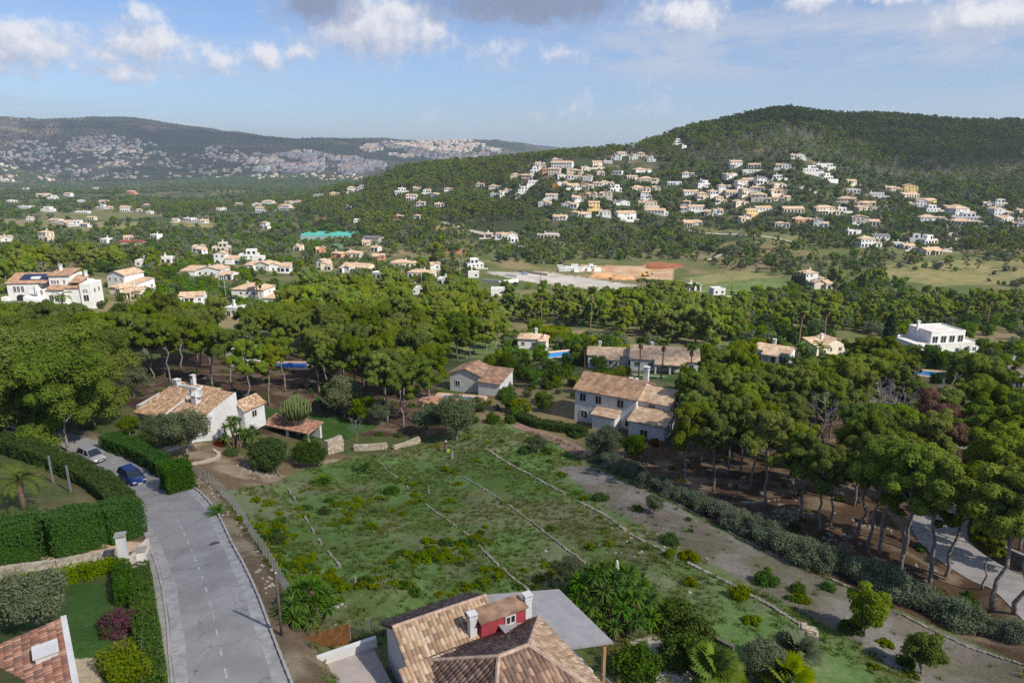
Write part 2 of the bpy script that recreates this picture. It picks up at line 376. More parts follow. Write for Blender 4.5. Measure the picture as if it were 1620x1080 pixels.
# smooth field evaluated coarsely then refined
_cs = np.linspace(-1.45, 1.45, 117); _cy = np.exp(np.linspace(math.log(5.9), math.log(16500), 420))
_cS, _cY = np.meshgrid(_cs, _cy); _sc = np.clip(_cS, -1.0, 1.0); _cQ = (_tps(_sc, _cY) - zbase(_cY)) / _cY
_ly = np.log(_cy)
def _bil(s, y):
    fs = np.clip((np.asarray(s) - _cs[0]) / (_cs[1] - _cs[0]), 0, len(_cs) - 1.001); fy = np.clip((np.log(y) - _ly[0]) / (_ly[1] - _ly[0]), 0, len(_cy) - 1.001)
    i = fs.astype(int); j = fy.astype(int); a = fs - i; b = fy - j
    return _cQ[j, i] * (1 - a) * (1 - b) + _cQ[j, i + 1] * a * (1 - b) + _cQ[j + 1, i] * (1 - a) * b + _cQ[j + 1, i + 1] * a * b
def smooth_height(x, y):
    y = np.maximum(np.asarray(y, float), 6.0); return _bil(np.asarray(x) / y, y) * y + zbase(y)
def _hit(px, py, fn):
    s_, m_ = sm(px, py); yy = np.exp(np.linspace(math.log(10), math.log(12000), 4000)); g = fn(s_ * yy, yy) - m_ * yy
    k = np.argmax(g >= 0)
    if g[k] < 0: k = len(yy) - 1
    if k > 0:
        t = g[k - 1] / (g[k - 1] - g[k]) if g[k] != g[k - 1] else 0; y = yy[k - 1] + t * (yy[k] - yy[k - 1])
    else: y = yy[0]
    return s_ * y, y
# roads are graded: polylines on the ground
def catmull(pts, n=8):
    out = []; P_ = [pts[0]] + list(pts) + [pts[-1]]
    for i in range(1, len(P_) - 2):
        for k in range(n):
            t = k / n; a, b, c, d = [np.array(P_[i + j], float) for j in (-1, 0, 1, 2)]
            out.append(.5 * (2 * b + (c - a) * t + (2 * a - 5 * b + 4 * c - d) * t * t + (3 * b - a - 3 * c + d) * t ** 3))
    out.append(np.array(P_[-2], float)); return np.array(out)
ROAD_L = [(290,1150),(275,1040),(268,960),(256,890),(240,820),(228,778),(196,748),(150,722),(100,705),(50,690)]
ROAD_R = [(470,1150),(432,1040),(405,960),(372,890),(330,830),(285,788),(235,752),(185,728),(130,708),(75,690)]
rl = catmull([_hit(*p, smooth_height) for p in ROAD_L]); rr = catmull([_hit(*p, smooth_height) for p in ROAD_R])
rc = (rl + rr) / 2
_dv = rr - rl; _wd = np.linalg.norm(_dv, axis=1); _wd = np.clip(_wd, 5.4, 6.6); _dv /= np.linalg.norm(_dv, axis=1)[:, None]
_tg = np.gradient(rc, axis=0); _tg /= np.linalg.norm(_tg, axis=1)[:, None]; _nr = np.stack([_tg[:, 1], -_tg[:, 0]], 1)
rl = rc - _nr * _wd[:, None] / 2; rr = rc + _nr * _wd[:, None] / 2
R2C = [(1690,1000),(1620,935),(1560,905),(1510,872),(1488,845),(1486,822),(1500,800),(1530,775)]
r2 = catmull([_hit(*p, smooth_height) for p in R2C])
R3C = [(1500,700),(1560,712),(1620,728),(1700,750)]
r3 = catmull([_hit(*p, smooth_height) for p in R3C])
TERR = [([(430,735),(462,785),(500,850),(540,900)], .5), ([(600,732),(650,780),(720,835),(800,910),(836,940)], .7),
        ([(690,738),(770,778),(870,850),(950,915)], .6), ([(770,716),(860,770),(950,820),(1010,860),(1180,950),(1284,1012)], 1.3)]
TERRW = [(catmull([_hit(*p, smooth_height) for p in t], 6), h) for t, h in TERR]
def seg_dist(x, y, line):
    """unsigned distance to polyline, signed side (+ right), parameter"""
    best = np.full(np.shape(x), 1e9); side = np.zeros(np.shape(x)); par = np.zeros(np.shape(x))
    for i in range(len(line) - 1):
        a = line[i]; d = line[i + 1] - a; l2 = (d ** 2).sum() + 1e-12
        t = np.clip(((x - a[0]) * d[0] + (y - a[1]) * d[1]) / l2, 0, 1)
        ex = x - a[0] - t * d[0]; ey = y - a[1] - t * d[1]; ds = np.hypot(ex, ey); k = ds < best
        best = np.where(k, ds, best); side = np.where(k, np.sign(d[1] * ex - d[0] * ey), side); par = np.where(k, i + t, par)
    return best, side, par
_rz = smooth_height(rc[:, 0], rc[:, 1]); _r2z = smooth_height(r2[:, 0], r2[:, 1])
def height(x, y):
    x = np.asarray(x, float); y = np.maximum(np.asarray(y, float), 6.0); z = smooth_height(x, y)
    far = np.clip((y - 150) / 500, 0, 1)
    z = z + (vnoise(x, y, 6, 3, 1) - .5) * .5 * np.clip(y / 60, .3, 1) + (vnoise(x, y, 90, 4, 2) - .5) * 9 * far + (vnoise(x, y, 500, 5, 3) - .5) * 90 * np.clip((y - 2800) / 1200, 0, 1) * np.clip((7500 - y) / 1000, 0, 1)
    near = (y < 135)
    if np.any(near):
        xn = x[near] if x.ndim else x; yn = y[near] if y.ndim else y; zn = z[near] if z.ndim else z
        for line, h in TERRW:
            d, s_, p = seg_dist(xn, yn, line); inside = (p > 0) & (p < len(line) - 1)
            zn = zn + s_ * h / 2 * np.clip(1 - d / 6, 0, 1) * np.clip(d / .12, 0, 1) * inside
        d, s_, p = seg_dist(xn, yn, rc); t = np.clip((d - 3.3) / 3.0, 0, 1); t = t * t * (3 - 2 * t)
        zn = (np.interp(p, np.arange(len(rc)), _rz) - .06) * (1 - t) + zn * t
        d, s_, p = seg_dist(xn, yn, r2); t = np.clip((d - 2.8) / 3.0, 0, 1); t = t * t * (3 - 2 * t)
        zn = (np.interp(p, np.arange(len(r2)), _r2z) - .06) * (1 - t) + zn * t
        if z.ndim: z = z.copy(); z[near] = zn
        else: z = zn
    return z
ZZ = height(SS * YY, YY)
_gl = np.log(GY)
def Gz(x, y):
    """height of the ground mesh (bilinear on its own grid)"""
    y = np.maximum(np.asarray(y, float), 6.01); s_ = np.clip(np.asarray(x, float) / y, GS[0], GS[-1] - 1e-6)
    i = np.clip(((s_ - GS[0]) / (GS[1] - GS[0])).astype(int), 0, len(GS) - 2); j = np.clip(np.searchsorted(GY, y) - 1, 0, len(GY) - 2)
    a = (s_ - GS[i]) / (GS[i + 1] - GS[i]); b = (y - GY[j]) / (GY[j + 1] - GY[j])
    return ZZ[j, i] * (1 - a) * (1 - b) + ZZ[j, i + 1] * a * (1 - b) + ZZ[j + 1, i] * (1 - a) * b + ZZ[j + 1, i + 1] * a * b
def gp(px, py):
    """point of the ground seen at a pixel of the photograph"""
    x, y = _hit(px, py, Gz); return Vector((x, y, float(Gz(x, y))))
def gat(px, py, y):
    """ground point at distance y in the direction of a pixel"""
    x = sm(px, py)[0] * y; return Vector((x, y, float(Gz(x, y))))
def onz(px, py, z):
    s_, m_ = sm(px, py); y = z / m_; return Vector((s_ * y, y, z))
# ------------------------------------------------------------------ land cover colours (albedo) per ground vertex
XX = SS * YY
PX, PY = proj(XX, YY, ZZ)
def lerp(a, b, t): return a + (b - a) * t[..., None]
def C(*c): return np.array(c)
n1 = vnoise(XX, YY, 9, 5, 4); n2 = vnoise(XX, YY, 3, 4, 5); n3 = vnoise(XX, YY, 120, 5, 6); n4 = vnoise(XX, YY, 35, 5, 7)
sst = lambda x, a, b: (lambda t: t * t * (3 - 2 * t))(np.clip((x - a) / (b - a), 0, 1))
cover = lerp(np.broadcast_to(C(.105, .105, .042), ZZ.shape + (3,)), C(.065, .090, .026), sst(n1, .35, .65))
cover = lerp(cover, C(.20, .155, .085), sst(n4, .5, .72) * .8)                         # dry open soil
FIELD = [(318,775),(420,765),(470,742),(560,722),(690,700),(745,672),(800,668),(900,700),(960,740),(1040,780),(1200,868),(1340,930),(1640,1062),(1640,1500),(300,1500),(330,860)]
fld = inpoly(PX, PY, FIELD) & (YY < 125)
fc = lerp(np.broadcast_to(C(.100, .165, .050), ZZ.shape + (3,)), C(.150, .172, .085), sst(n1, .38, .62))
fc = lerp(fc, C(.070, .125, .022), sst(vnoise(XX, YY, 6, 4, 8), .5, .68) * .7)
fc = lerp(fc, C(.150, .125, .075), sst(vnoise(XX, YY, 5, 4, 9), .58, .78) * .6)
cover = np.where(fld[..., None], fc, cover)
GRAV = [(930,735),(1040,785),(1200,870),(1340,932),(1640,1064),(1640,1230),(1480,1100),(1330,1000),(1180,920),(1040,845),(960,800),(880,740)]
gr_ = inpoly(PX, PY, GRAV) & (YY < 125)
gc = lerp(np.broadcast_to(C(.150, .132, .105), ZZ.shape + (3,)), C(.205, .190, .175), sst(vnoise(XX, YY, 4, 5, 10), .40, .62))
gc = lerp(gc, C(.11, .105, .055), sst(n1, .52, .70) * .55)
cover = np.where(gr_[..., None], gc, cover)
YARD = [(250,700),(330,700),(420,735),(520,715),(560,722),(470,745),(430,765),(345,778),(312,775),(290,760),(250,720)]
yd = inpoly(PX, PY, YARD) & (YY < 125)
_dr, _sd, _pp = seg_dist(XX, YY, rc); _vg = (YY < 90) & (_dr > 2.5) & (_dr < 4.9 + n2 * .8) & (_sd * ((XX - 0) * 0 + 1) != 0)
cover = np.where(_vg[..., None], lerp(np.broadcast_to(C(.13, .095, .062), ZZ.shape + (3,)), C(.22, .18, .125), sst(n2, .4, .7)), cover)
cover = np.where(yd[..., None], lerp(np.broadcast_to(C(.15, .105, .065), ZZ.shape + (3,)), C(.30, .235, .16), sst(n2, .4, .7)), cover)
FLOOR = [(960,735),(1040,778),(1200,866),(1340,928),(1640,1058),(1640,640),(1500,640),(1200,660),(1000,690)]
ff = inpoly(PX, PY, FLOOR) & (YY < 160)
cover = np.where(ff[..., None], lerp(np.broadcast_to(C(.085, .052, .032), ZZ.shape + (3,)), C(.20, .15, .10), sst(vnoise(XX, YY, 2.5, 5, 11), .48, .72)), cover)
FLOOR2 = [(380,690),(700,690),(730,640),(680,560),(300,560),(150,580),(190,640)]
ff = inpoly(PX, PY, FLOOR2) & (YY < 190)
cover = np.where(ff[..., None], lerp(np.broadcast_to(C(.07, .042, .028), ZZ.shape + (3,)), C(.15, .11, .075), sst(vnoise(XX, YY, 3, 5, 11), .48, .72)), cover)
def patch(poly, ca, cb, y0, y1, sc=8, soft=.0):
    global cover
    msk = inpoly(PX + (n2 - .5) * 10, PY + (n1 - .5) * 3, poly) & (YY > y0) & (YY < y1)
    cover = np.where(msk[..., None], lerp(np.broadcast_to(C(*ca), ZZ.shape + (3,)), C(*cb), sst(vnoise(XX, YY, sc, 4, 12), .35, .65)), cover)
LAWN = [(380,640),(560,660),(600,675),(540,700),(470,690),(385,668)]
patch(LAWN, (.05, .10, .018), (.035, .075, .015), 80, 130)
patch([(108,925),(172,922),(180,1036),(104,1042)], (.045,.095,.02), (.035,.08,.016), 20, 70)
patch([(-80,745),(110,740),(120,800),(-80,810)], (.07,.10,.03), (.12,.11,.05), 30, 90)
patch([(104,1042),(180,1038),(186,1120),(100,1120)], (.40,.33,.23), (.36,.29,.20), 20, 60)
patch([(-80,915),(108,900),(108,1100),(-80,1100)], (.05,.08,.025), (.07,.08,.03), 20, 70)
# far valley farmland mosaic
fv = (YY > 650) & (YY < 3600)
mos = np.floor(vnoise(XX, YY, 260, 2, 13) * 9) % 4
fcol = np.select([mos[..., None] == k for k in range(4)], [C(.045, .062, .024), C(.10, .095, .04), C(.065, .082, .026), C(.13, .105, .058)])
fcol = lerp(fcol, C(.04, .052, .022), sst(vnoise(XX, YY, 60, 5, 14), .47, .60) * .85)
cover = np.where(fv[..., None], fcol, cover)
# wooded right hill and spur
hill = (YY > 560) & (YY < 1400) & (PX > 520)
hc = lerp(np.broadcast_to(C(.035, .048, .018), ZZ.shape + (3,)), C(.12, .10, .062), sst(n4, .56, .74))
cover = np.where(hill[..., None], hc, cover)
# distant ridges
fr = (YY >= 3300)
rcol = lerp(np.broadcast_to(C(.040, .050, .030), ZZ.shape + (3,)), C(.115, .092, .062), sst(vnoise(XX, YY, 420, 6, 15), .48, .64))
rcol = lerp(rcol, C(.33, .24, .15), (sst(vnoise(XX, YY, 500, 5, 16), .45, .55) * ((PX < 130) & (PY < 232))) * .8)
rcol = lerp(rcol, C(.026, .034, .022), sst(vnoise(XX, YY, 130, 5, 17), .50, .62) * .8)
cover = np.where(fr[..., None], rcol, cover)
patch([(520,585),(1000,470),(1100,455),(880,450)], (.1, .11, .04), (.13, .12, .05), 300, 480)
patch([(765,430),(860,430),(1010,452),(960,460),(830,445)], (.32, .30, .27), (.40, .375, .34), 330, 520)   # pale car park
patch([(915,420),(1070,421),(1062,443),(980,438),(915,428)], (.33, .20, .115), (.40, .29, .19), 330, 560)  # orange building site
patch([(1020,414),(1080,416),(1078,424),(1020,422)], (.21, .085, .05), (.26, .12, .07), 380, 600)
patch([(1100,452),(1235,440),(1245,455),(1120,470)], (.085, .13, .035), (.12, .16, .05), 300, 460)        # green sports field
patch([(1080,440),(1180,428),(1240,438),(1110,450)], (.20, .18, .08), (.15, .16, .06), 350, 520)
patch([(1380,420),(1620,405),(1640,450),(1480,452),(1400,440)], (.20, .17, .075), (.14, .14, .055), 330, 560)
patch([(1280,490),(1350,485),(1350,505),(1290,510)], (.26, .17, .11), (.22, .15, .10), 230, 340)
patch([(680,356),(735,356),(735,363),(690,364)], (.26, .19, .09), (.22, .17, .08), 560, 760)
patch([(715,362),(748,368),(745,372),(715,368)], (.14, .20, .06), (.12, .18, .05), 500, 760)
patch([(705,392),(745,394),(742,402),(705,400)], (.36, .17, .085), (.30, .15, .08), 440, 620)
patch([(150,350),(340,352),(330,370),(120,366)], (.20, .17, .07), (.14, .14, .055), 560, 1000)
patch([(760,600),(840,575),(960,600),(1100,625),(1290,590),(1400,590),(1640,620),(1640,545),(1400,560),(1180,535),(1100,550),(900,525),(800,530),(700,560),(690,640)], (.060, .105, .026), (.115, .125, .055), 100, 260, 5)
patch([(0,345),(140,355),(60,372),(0,368)], (.12, .12, .05), (.18, .15, .07), 560, 1000)
patch([(60,352),(70,330),(250,330),(240,345)], (.14, .13, .055), (.10, .11, .045), 700, 1300)
patch([(1080,355),(1100,352),(1380,380),(1370,392),(1090,365)], (.14, .14, .06), (.10, .11, .045), 470, 680)
# ground material
gm, gb, gout = new_mat('ground_cover')
pr = gb.n('ShaderNodeBsdfPrincipled'); pr.inputs['Roughness'].default_value = .95; pr.inputs['Specular IOR Level'].default_value = .1
at = gb.n('ShaderNodeAttribute'); at.attribute_name = 'col'
ge = gb.n('ShaderNodeNewGeometry'); pos = ge.outputs['Position']
f1 = gb.noise(pos, 1.7, 6, .7); f2 = gb.noise(pos, .21, 6, .65); f3 = gb.noise(pos, 9.0, 4, .7)
f = gb.m('MULTIPLY', gb.m('MULTIPLY_ADD', f1, 1.1, .45), gb.m('MULTIPLY_ADD', f2, .8, .6)); f = gb.m('MULTIPLY', f, gb.m('MULTIPLY_ADD', f3, .9, .55))
c_ = gb.mix(1.0, at.outputs['Color'], gb.xyz(f, f, gb.m('MULTIPLY', f, .97)), 'MULTIPLY')
gb.put(pr.inputs['Base Color'], c_)
bp = gb.n('ShaderNodeBump'); bp.inputs['Strength'].default_value = .7; bp.inputs['Distance'].default_value = .15
gb.put(bp.inputs['Height'], gb.noise(pos, 3.0, 6, .7)); gb.put(pr.inputs['Normal'], bp.outputs[0])
gb.put(gout.inputs[0], pr.outputs[0])
nr, ncg = ZZ.shape
_V = np.stack([XX, YY, ZZ], -1).reshape(-1, 3)
_i = (np.arange(nr - 1)[:, None] * ncg + np.arange(ncg - 1)[None]).ravel()
_F = np.stack([_i, _i + 1, _i + ncg + 1, _i + ncg], 1)
ground = link('ground', np_mesh('ground', _V, _F, gm, True, cover.reshape(-1, 3))); tag(ground, kind='structure')
# a plain apron behind the camera so the place does not end at the viewer's feet
ap = MB(); _aw = float(abs(GS[0]) * GY[0])
_z0 = float(ZZ[0].mean())
ap.add([(-400, -400, _z0), (400, -400, _z0), (400, 7, _z0 - .4), (-400, 7, _z0 - .4)], [(0, 1, 2, 3)], 0, (.07, .08, .03, 1))
tag(ap.build('ground', gm), kind='structure')
# ------------------------------------------------------------------ overhead clouds that shade the foreground and the hill (out of frame; place, height and density set for that shade)
CMS = []
for _k in (0, 1):
    cm, cb, co = new_mat('cloud_vapour')
    td = cb.n('ShaderNodeBsdfTransparent'); dd = cb.n('ShaderNodeBsdfDiffuse'); dd.inputs[0].default_value = (.9, .9, .9, 1)
    tl = cb.n('ShaderNodeBsdfTranslucent'); tl.inputs[0].default_value = (.9, .9, .9, 1)
    m1 = cb.n('ShaderNodeMixShader'); m1.inputs[0].default_value = .85; cb.put(m1.inputs[1], dd.outputs[0]); cb.put(m1.inputs[2], tl.outputs[0])
    ge = cb.n('ShaderNodeNewGeometry'); tx = cb.n('ShaderNodeTexCoord')
    fac = cb.ss(cb.noise(tx.outputs['Object'], 3.0, 5, .6), .30, .62, .15, .31) if not _k else cb.ss(cb.noise(tx.outputs['Object'], 4.0, 5, .6), .36, .60, .10, .55)
    m2 = cb.n('ShaderNodeMixShader'); cb.put(m2.inputs[0], fac); cb.put(m2.inputs[1], td.outputs[0]); cb.put(m2.inputs[2], m1.outputs[0]); cb.put(co.inputs[0], m2.outputs[0])
    CMS.append(cm)
def cloud(name, ctr, rad, seed, dense=0):
    bm = bmesh.new(); bmesh.ops.create_icosphere(bm, subdivisions=5, radius=1.0)
    co_ = np.array([v.co for v in bm.verts])
    nz = vnoise(co_[:, 0] * 3 + 10, co_[:, 1] * 3 + co_[:, 2] * 2.3 + 10, 1, 4, seed)
    for v, k in zip(bm.verts, nz):
        q = v.co * (.72 + .75 * (k - .2)); q.z = max(q.z, -.35); v.co = q
    me = bpy.data.meshes.new(name); bm.to_mesh(me); bm.free(); me.materials.append(CMS[dense])
    me.polygons.foreach_set('use_smooth', [True] * len(me.polygons))
    o = link(name, me, None, ctr, None, rad); return tag(o, kind='structure')
def shade(gx, gy, gz, alt):
    k = (alt - gz) / math.tan(SUN_EL); return (gx + SUN_H[0] * k, gy + SUN_H[1] * k, alt)
# ================================================================== roads, kerbs, paths
def ribbon(name, line, half, mat, lift=.03, kind='structure', nx=4, zfun=None):
    line = np.asarray(line, float); tg = np.gradient(line, axis=0); tg /= np.linalg.norm(tg, axis=1)[:, None] + 1e-9
    nrm = np.stack([tg[:, 1], -tg[:, 0]], 1); mb = MB(); hw = np.broadcast_to(half, (len(line),))
    for i in range(len(line)):
        for k in range(nx + 1):
            p = line[i] + nrm[i] * hw[i] * (2 * k / nx - 1); z = float(zfun(i, p) if zfun else Gz(p[0], p[1])) + lift
            mb.v.append((p[0], p[1], z))
    for i in range(len(line) - 1):
        for k in range(nx):
            a = i * (nx + 1) + k; mb.f.append((a, a + 1, a + nx + 2, a + nx + 1)); mb.mi.append(0); mb.c.append(None)
    return tag(mb.build(name, mat, smooth=True), kind=kind)
def zroad(i, p): return _rz[i] + .0
def zroad2(i, p): return _r2z[i]
am, ab, ao = new_mat('worn_asphalt')
pr = ab.n('ShaderNodeBsdfPrincipled'); pr.inputs['Roughness'].default_value = .85; pr.inputs['Specular IOR Level'].default_value = .25
ge = ab.n('ShaderNodeNewGeometry'); pos = ge.outputs['Position']
big = ab.ss(ab.noise(pos, .35, 5, .6), .35, .7); fine = ab.noise(pos, 14, 4, .7)
c0 = ab.mix(big, (.215, .209, .205), (.290, .284, .279)); c0 = ab.mix(ab.ss(ab.noise(pos, .12, 3, .5, 1.5), .55, .62), c0, (.255, .249, .243))
fv_ = ab.m('MULTIPLY_ADD', fine, .5, .75); crk = ab.n('ShaderNodeTexVoronoi', feature='DISTANCE_TO_EDGE'); ab.put(crk.inputs['Vector'], ab.vm('ADD', pos, ab.vm('MULTIPLY', ab.noise(pos, .8, 4, .6, col=True), (2, 2, 0)))); crk.inputs['Scale'].default_value = .23
ck = ab.ss(crk.outputs['Distance'], .002, .009, .62, 1.0)
fv_ = ab.m('MULTIPLY', fv_, ck)
ab.put(pr.inputs['Base Color'], ab.mix(1.0, c0, ab.xyz(fv_, fv_, fv_), 'MULTIPLY')); ab.put(ao.inputs[0], pr.outputs[0])
M['asphalt'] = am
ribbon('road', rc, _wd / 2, am, 0.0, nx=8, zfun=zroad)
ribbon('road', r2, 2.7, flat('gravelly_lane', (.30, .28, .26), .9, .15, .8, .3, 30), .0, nx=6, zfun=zroad2)
ribbon('road', r3, 2.5, M['gravel'], .12, nx=8)
def offset(line, d, nr_=None):
    tg = np.gradient(line, axis=0); tg /= np.linalg.norm(tg, axis=1)[:, None]; return line + np.stack([tg[:, 1], -tg[:, 0]], 1) * d
def kerb(name, line, idx, h=.13, w=.15, mat=None):
    """kerb stones along a line: each stone a short block with a joint"""
    mb = MB(); pts = [(line[i][0], line[i][1], _rz[i]) for i in idx]
    for a, b in zip(pts[:-1], pts[1:]):
        d = math.hypot(b[0] - a[0], b[1] - a[1]); k = max(1, int(d / .95)); ang = math.atan2(b[1] - a[1], b[0] - a[0])
        for j in range(k):
            t = (j + .5) / k; c = [a[q] + (b[q] - a[q]) * t for q in range(3)]
            mb.obox((c[0], c[1], c[2] + h / 2 - .15), (d / k - .02, w, h + .3), ang)
    return tag(mb.build(name, mat or M['concrete']), kind='structure')
idx_r = [i for i in range(len(rc)) if rc[i][1] < 82]; kerb('kerb', offset(rc, 0) + _nr * (_wd / 2 + .09)[:, None], idx_r)
# pavement along the near left side, ending where the hedge begins
idx_l = [i for i in range(len(rc)) if rc[i][1] < 54]
kerb('kerb', rc - _nr * (_wd / 2 + .09)[:, None], idx_l)
pv = rc - _nr * (_wd / 2 + .17 + .62)[:, None]
ribbon('pavement', pv[idx_l], .60, M['concrete'], .11, nx=3, zfun=lambda i, p: _rz[idx_l[i]])
edge_m = flat('pale_road_edge', (.30, .295, .29), .9, .22, 1.5, .15, 18)
for sd_, i_ in ((1, idx_r), (-1, [i for i in range(len(rc)) if rc[i][1] < 66])):
    ee = rc + _nr * sd_ * (_wd / 2 - .38)[:, None]; ribbon('road', ee[i_], .36 + .05 * np.sin(np.arange(len(i_)) * .7), edge_m, .004, nx=2, zfun=lambda i, p, i_=i_: _rz[i_[i]])
for i0, w0 in ((24, .22),):
    a0, a1 = rl[i0] * .88 + rr[i0] * .12, rl[i0] * .1 + rr[i0] * .9; tt = (rc[i0 + 1] - rc[i0]); tt = tt / np.linalg.norm(tt) * w0; z0_, z1_ = _rz[i0], _rz[i0 + 1]; dz_ = (z1_ - z0_) / np.linalg.norm(rc[i0 + 1] - rc[i0]) * w0
    pm_ = MB(); pm_.add([(a0[0], a0[1], z0_ + .009), (a1[0], a1[1], z0_ + .009), (a1[0] + tt[0], a1[1] + tt[1], z0_ + dz_ + .009), (a0[0] + tt[0], a0[1] + tt[1], z0_ + dz_ + .009)], [(0, 1, 2, 3)]); tag(pm_.build('road', flat('patched_asphalt', (.235, .23, .225), .9, .15, 3)), kind='structure')
# centre dashes
dm = MB(); sacc = 0; on = True; wl = flat('worn_road_paint', (.37, .365, .355), .7, .4, 5)
cl_ = rc - _nr * .15
for i in range(len(cl_) - 1):
    a, b_ = cl_[i], cl_[i + 1]; d = np.linalg.norm(b_ - a); k = max(1, int(d / .25)); ang = math.atan2(b_[1] - a[1], b_[0] - a[0])
    for j in range(k):
        sacc += d / k
        if (sacc % 2.3) < .95:
            t = (j + .5) / k; p = a + (b_ - a) * t; z = _rz[i] + (_rz[i + 1] - _rz[i]) * t + .006; h = d / k / 2 + .002
            u = np.array([math.cos(ang), math.sin(ang)]); w = np.array([-u[1], u[0]]) * .055; q = [p - u * h - w, p + u * h - w, p + u * h + w, p - u * h + w]
            dz = (_rz[i + 1] - _rz[i]) * h / d
            dm.add([(q[0][0], q[0][1], z - dz), (q[1][0], q[1][1], z + dz), (q[2][0], q[2][1], z + dz), (q[3][0], q[3][1], z - dz)], [(0, 1, 2, 3)])
tag(dm.build('road_marking', wl), kind='structure')
def road_z(x, y):
    d, s_, p = seg_dist(np.array([x]), np.array([y]), rc); return float(np.interp(p[0], np.arange(len(rc)), _rz))
q = _hit(340, 866, smooth_height); mz = road_z(*q)
mh = MB(); mh.lathe([(.42, -.01), (.42, .012), (.34, .012), (.34, .006), (.30, .006), (.30, .014)], 20)
tag(mh.build('manhole_cover', flat('cast_iron', (.07, .065, .06), .6, .3, 12, metal=.3), loc=(q[0], q[1], mz)), 'round dark iron manhole cover set in the grey road on the bend', 'manhole cover')
# far lanes
far_lane = flat('pale_lane', (.36, .32, .28), .9, .12, .5)
for pl, hw in (([(1485,330),(1500,350),(1508,370),(1500,388),(1498,400)], 3.2), ([(1180,282),(1230,292),(1280,300),(1300,312)], 2.6), ([(730,362),(760,370),(800,380),(830,395)], 1.8), ([(1090,365),(1180,372),(1260,384)], 1.5), ([(1120,412),(1145,402),(1165,396)], 1.6), ([(0,352),(120,349)], 2.5), ([(250,395),(430,388)], 1.6), ([(700,352),(780,372)], 1.6)):
    ln = catmull([_hit(*p, Gz) for p in pl], 10); ribbon('road', ln, hw, far_lane, .35)
ribbon('path', catmull([_hit(*p, Gz) for p in [(818,672),(850,684),(890,700),(930,722)]], 6), 1.5, flat('brick_path', (.24, .15, .12), .9, .25, 4), .05)
ribbon('path', catmull([_hit(*p, Gz) for p in [(1015,1010),(1040,1032),(1062,1060),(1070,1100)]], 6), 1.1, M['gravel'], .05)
ribbon('path', catmull([_hit(*p, Gz) for p in [(-40,908),(60,893),(150,876),(215,858)]], 6), 1.3, M['coping'], .06)
# ================================================================== building kit
def win_mesh(w, h, mullion=1, frame='frame', t=.07, name='window', shutter=False):
    mb = MB(); y0, y1 = -.07, .01
    mb.box(-w / 2, w / 2, y0, y1, 0, t).box(-w / 2, w / 2, y0, y1, h - t, h).box(-w / 2, -w / 2 + t, y0, y1, t, h - t).box(w / 2 - t, w / 2, y0, y1, t, h - t)
    for k in range(mullion):
        x = -w / 2 + w * (k + 1) / (mullion + 1); mb.box(x - t / 2, x + t / 2, y0 + .01, y1, t, h - t)
    return mb.mesh(name, M[frame])
def pane_mesh(w, h):
    mb = MB(); mb.box(-w / 2 + .05, w / 2 - .05, -.03, .005, .05, h - .05); return mb.mesh('pane', M['glass'])
_wc = {}
def window(parent, face, a, z, pos, w=1.2, h=1.2, frame='frame', mull=1, name='window', panes=True):
    """face: front(-y) back(+y) left(-x) right(+x); a: position along the wall; pos: wall plane"""
    key = (round(w, 1), round(h, 1), frame, mull, name)
    if key not in _wc: _wc[key] = (win_mesh(w, h, mull, frame, name=name), pane_mesh(w, h))
    fm, pm = _wc[key]
    loc, rz = {'front': ((a, pos, z), 0), 'back': ((a, pos, z), math.pi), 'left': ((pos, a, z), -math.pi / 2), 'right': ((pos, a, z), math.pi / 2)}[face]
    o = link(name, fm, parent, loc, rz)
    link('pane', pm, o)
    return o
_wf = {}
def far_window(parent, face, a, z, pos, w=1.2, h=1.2, name='window'):
    key = (round(w, 1), round(h, 1), name)
    if key not in _wf:
        mb = MB(); mb.box(-w / 2, w / 2, -.05, .01, 0, h, 0); mb.box(-w / 2 - .08, w / 2 + .08, -.10, .0, -.1, -.02, 1); _wf[key] = mb.mesh(name, [M['glass'], M['white']])
    loc, rz = {'front': ((a, pos, z), 0), 'back': ((a, pos, z), math.pi), 'left': ((pos, a, z), -math.pi / 2), 'right': ((pos, a, z), math.pi / 2)}[face]
    return link(name, _wf[key], parent, loc, rz)
def gable_roof(mb, x0, x1, y0, y1, z, rise, axis='x', ov=.35, t=.16):
    """two thick slopes; returns wall gable triangles to be added to the wall mesh"""
    if axis == 'x':
        ym = (y0 + y1) / 2; s = rise / (ym - y0)
        for sg, ye in ((1, y0 - ov), (-1, y1 + ov)):
            ze = z - ov * s
            mb.add([(x0 - ov, ye, ze), (x1 + ov, ye, ze), (x1 + ov, ym, z + rise), (x0 - ov, ym, z + rise), (x0 - ov, ye, ze + t), (x1 + ov, ye, ze + t), (x1 + ov, ym, z + rise + t), (x0 - ov, ym, z + rise + t)],
                   [(0, 3, 2, 1), (4, 5, 6, 7), (0, 1, 5, 4), (1, 2, 6, 5), (3, 0, 4, 7)])
    else:
        xm = (x0 + x1) / 2; s = rise / (xm - x0)
        for sg, xe in ((1, x0 - ov), (-1, x1 + ov)):
            ze = z - ov * s
            mb.add([(xe, y0 - ov, ze), (xe, y1 + ov, ze), (xm, y1 + ov, z + rise), (xm, y0 - ov, z + rise), (xe, y0 - ov, ze + t), (xe, y1 + ov, ze + t), (xm, y1 + ov, z + rise + t), (xm, y0 - ov, z + rise + t)],
                   [(0, 1, 2, 3), (4, 7, 6, 5), (0, 4, 5, 1), (1, 5, 6, 2), (3, 7, 4, 0)])
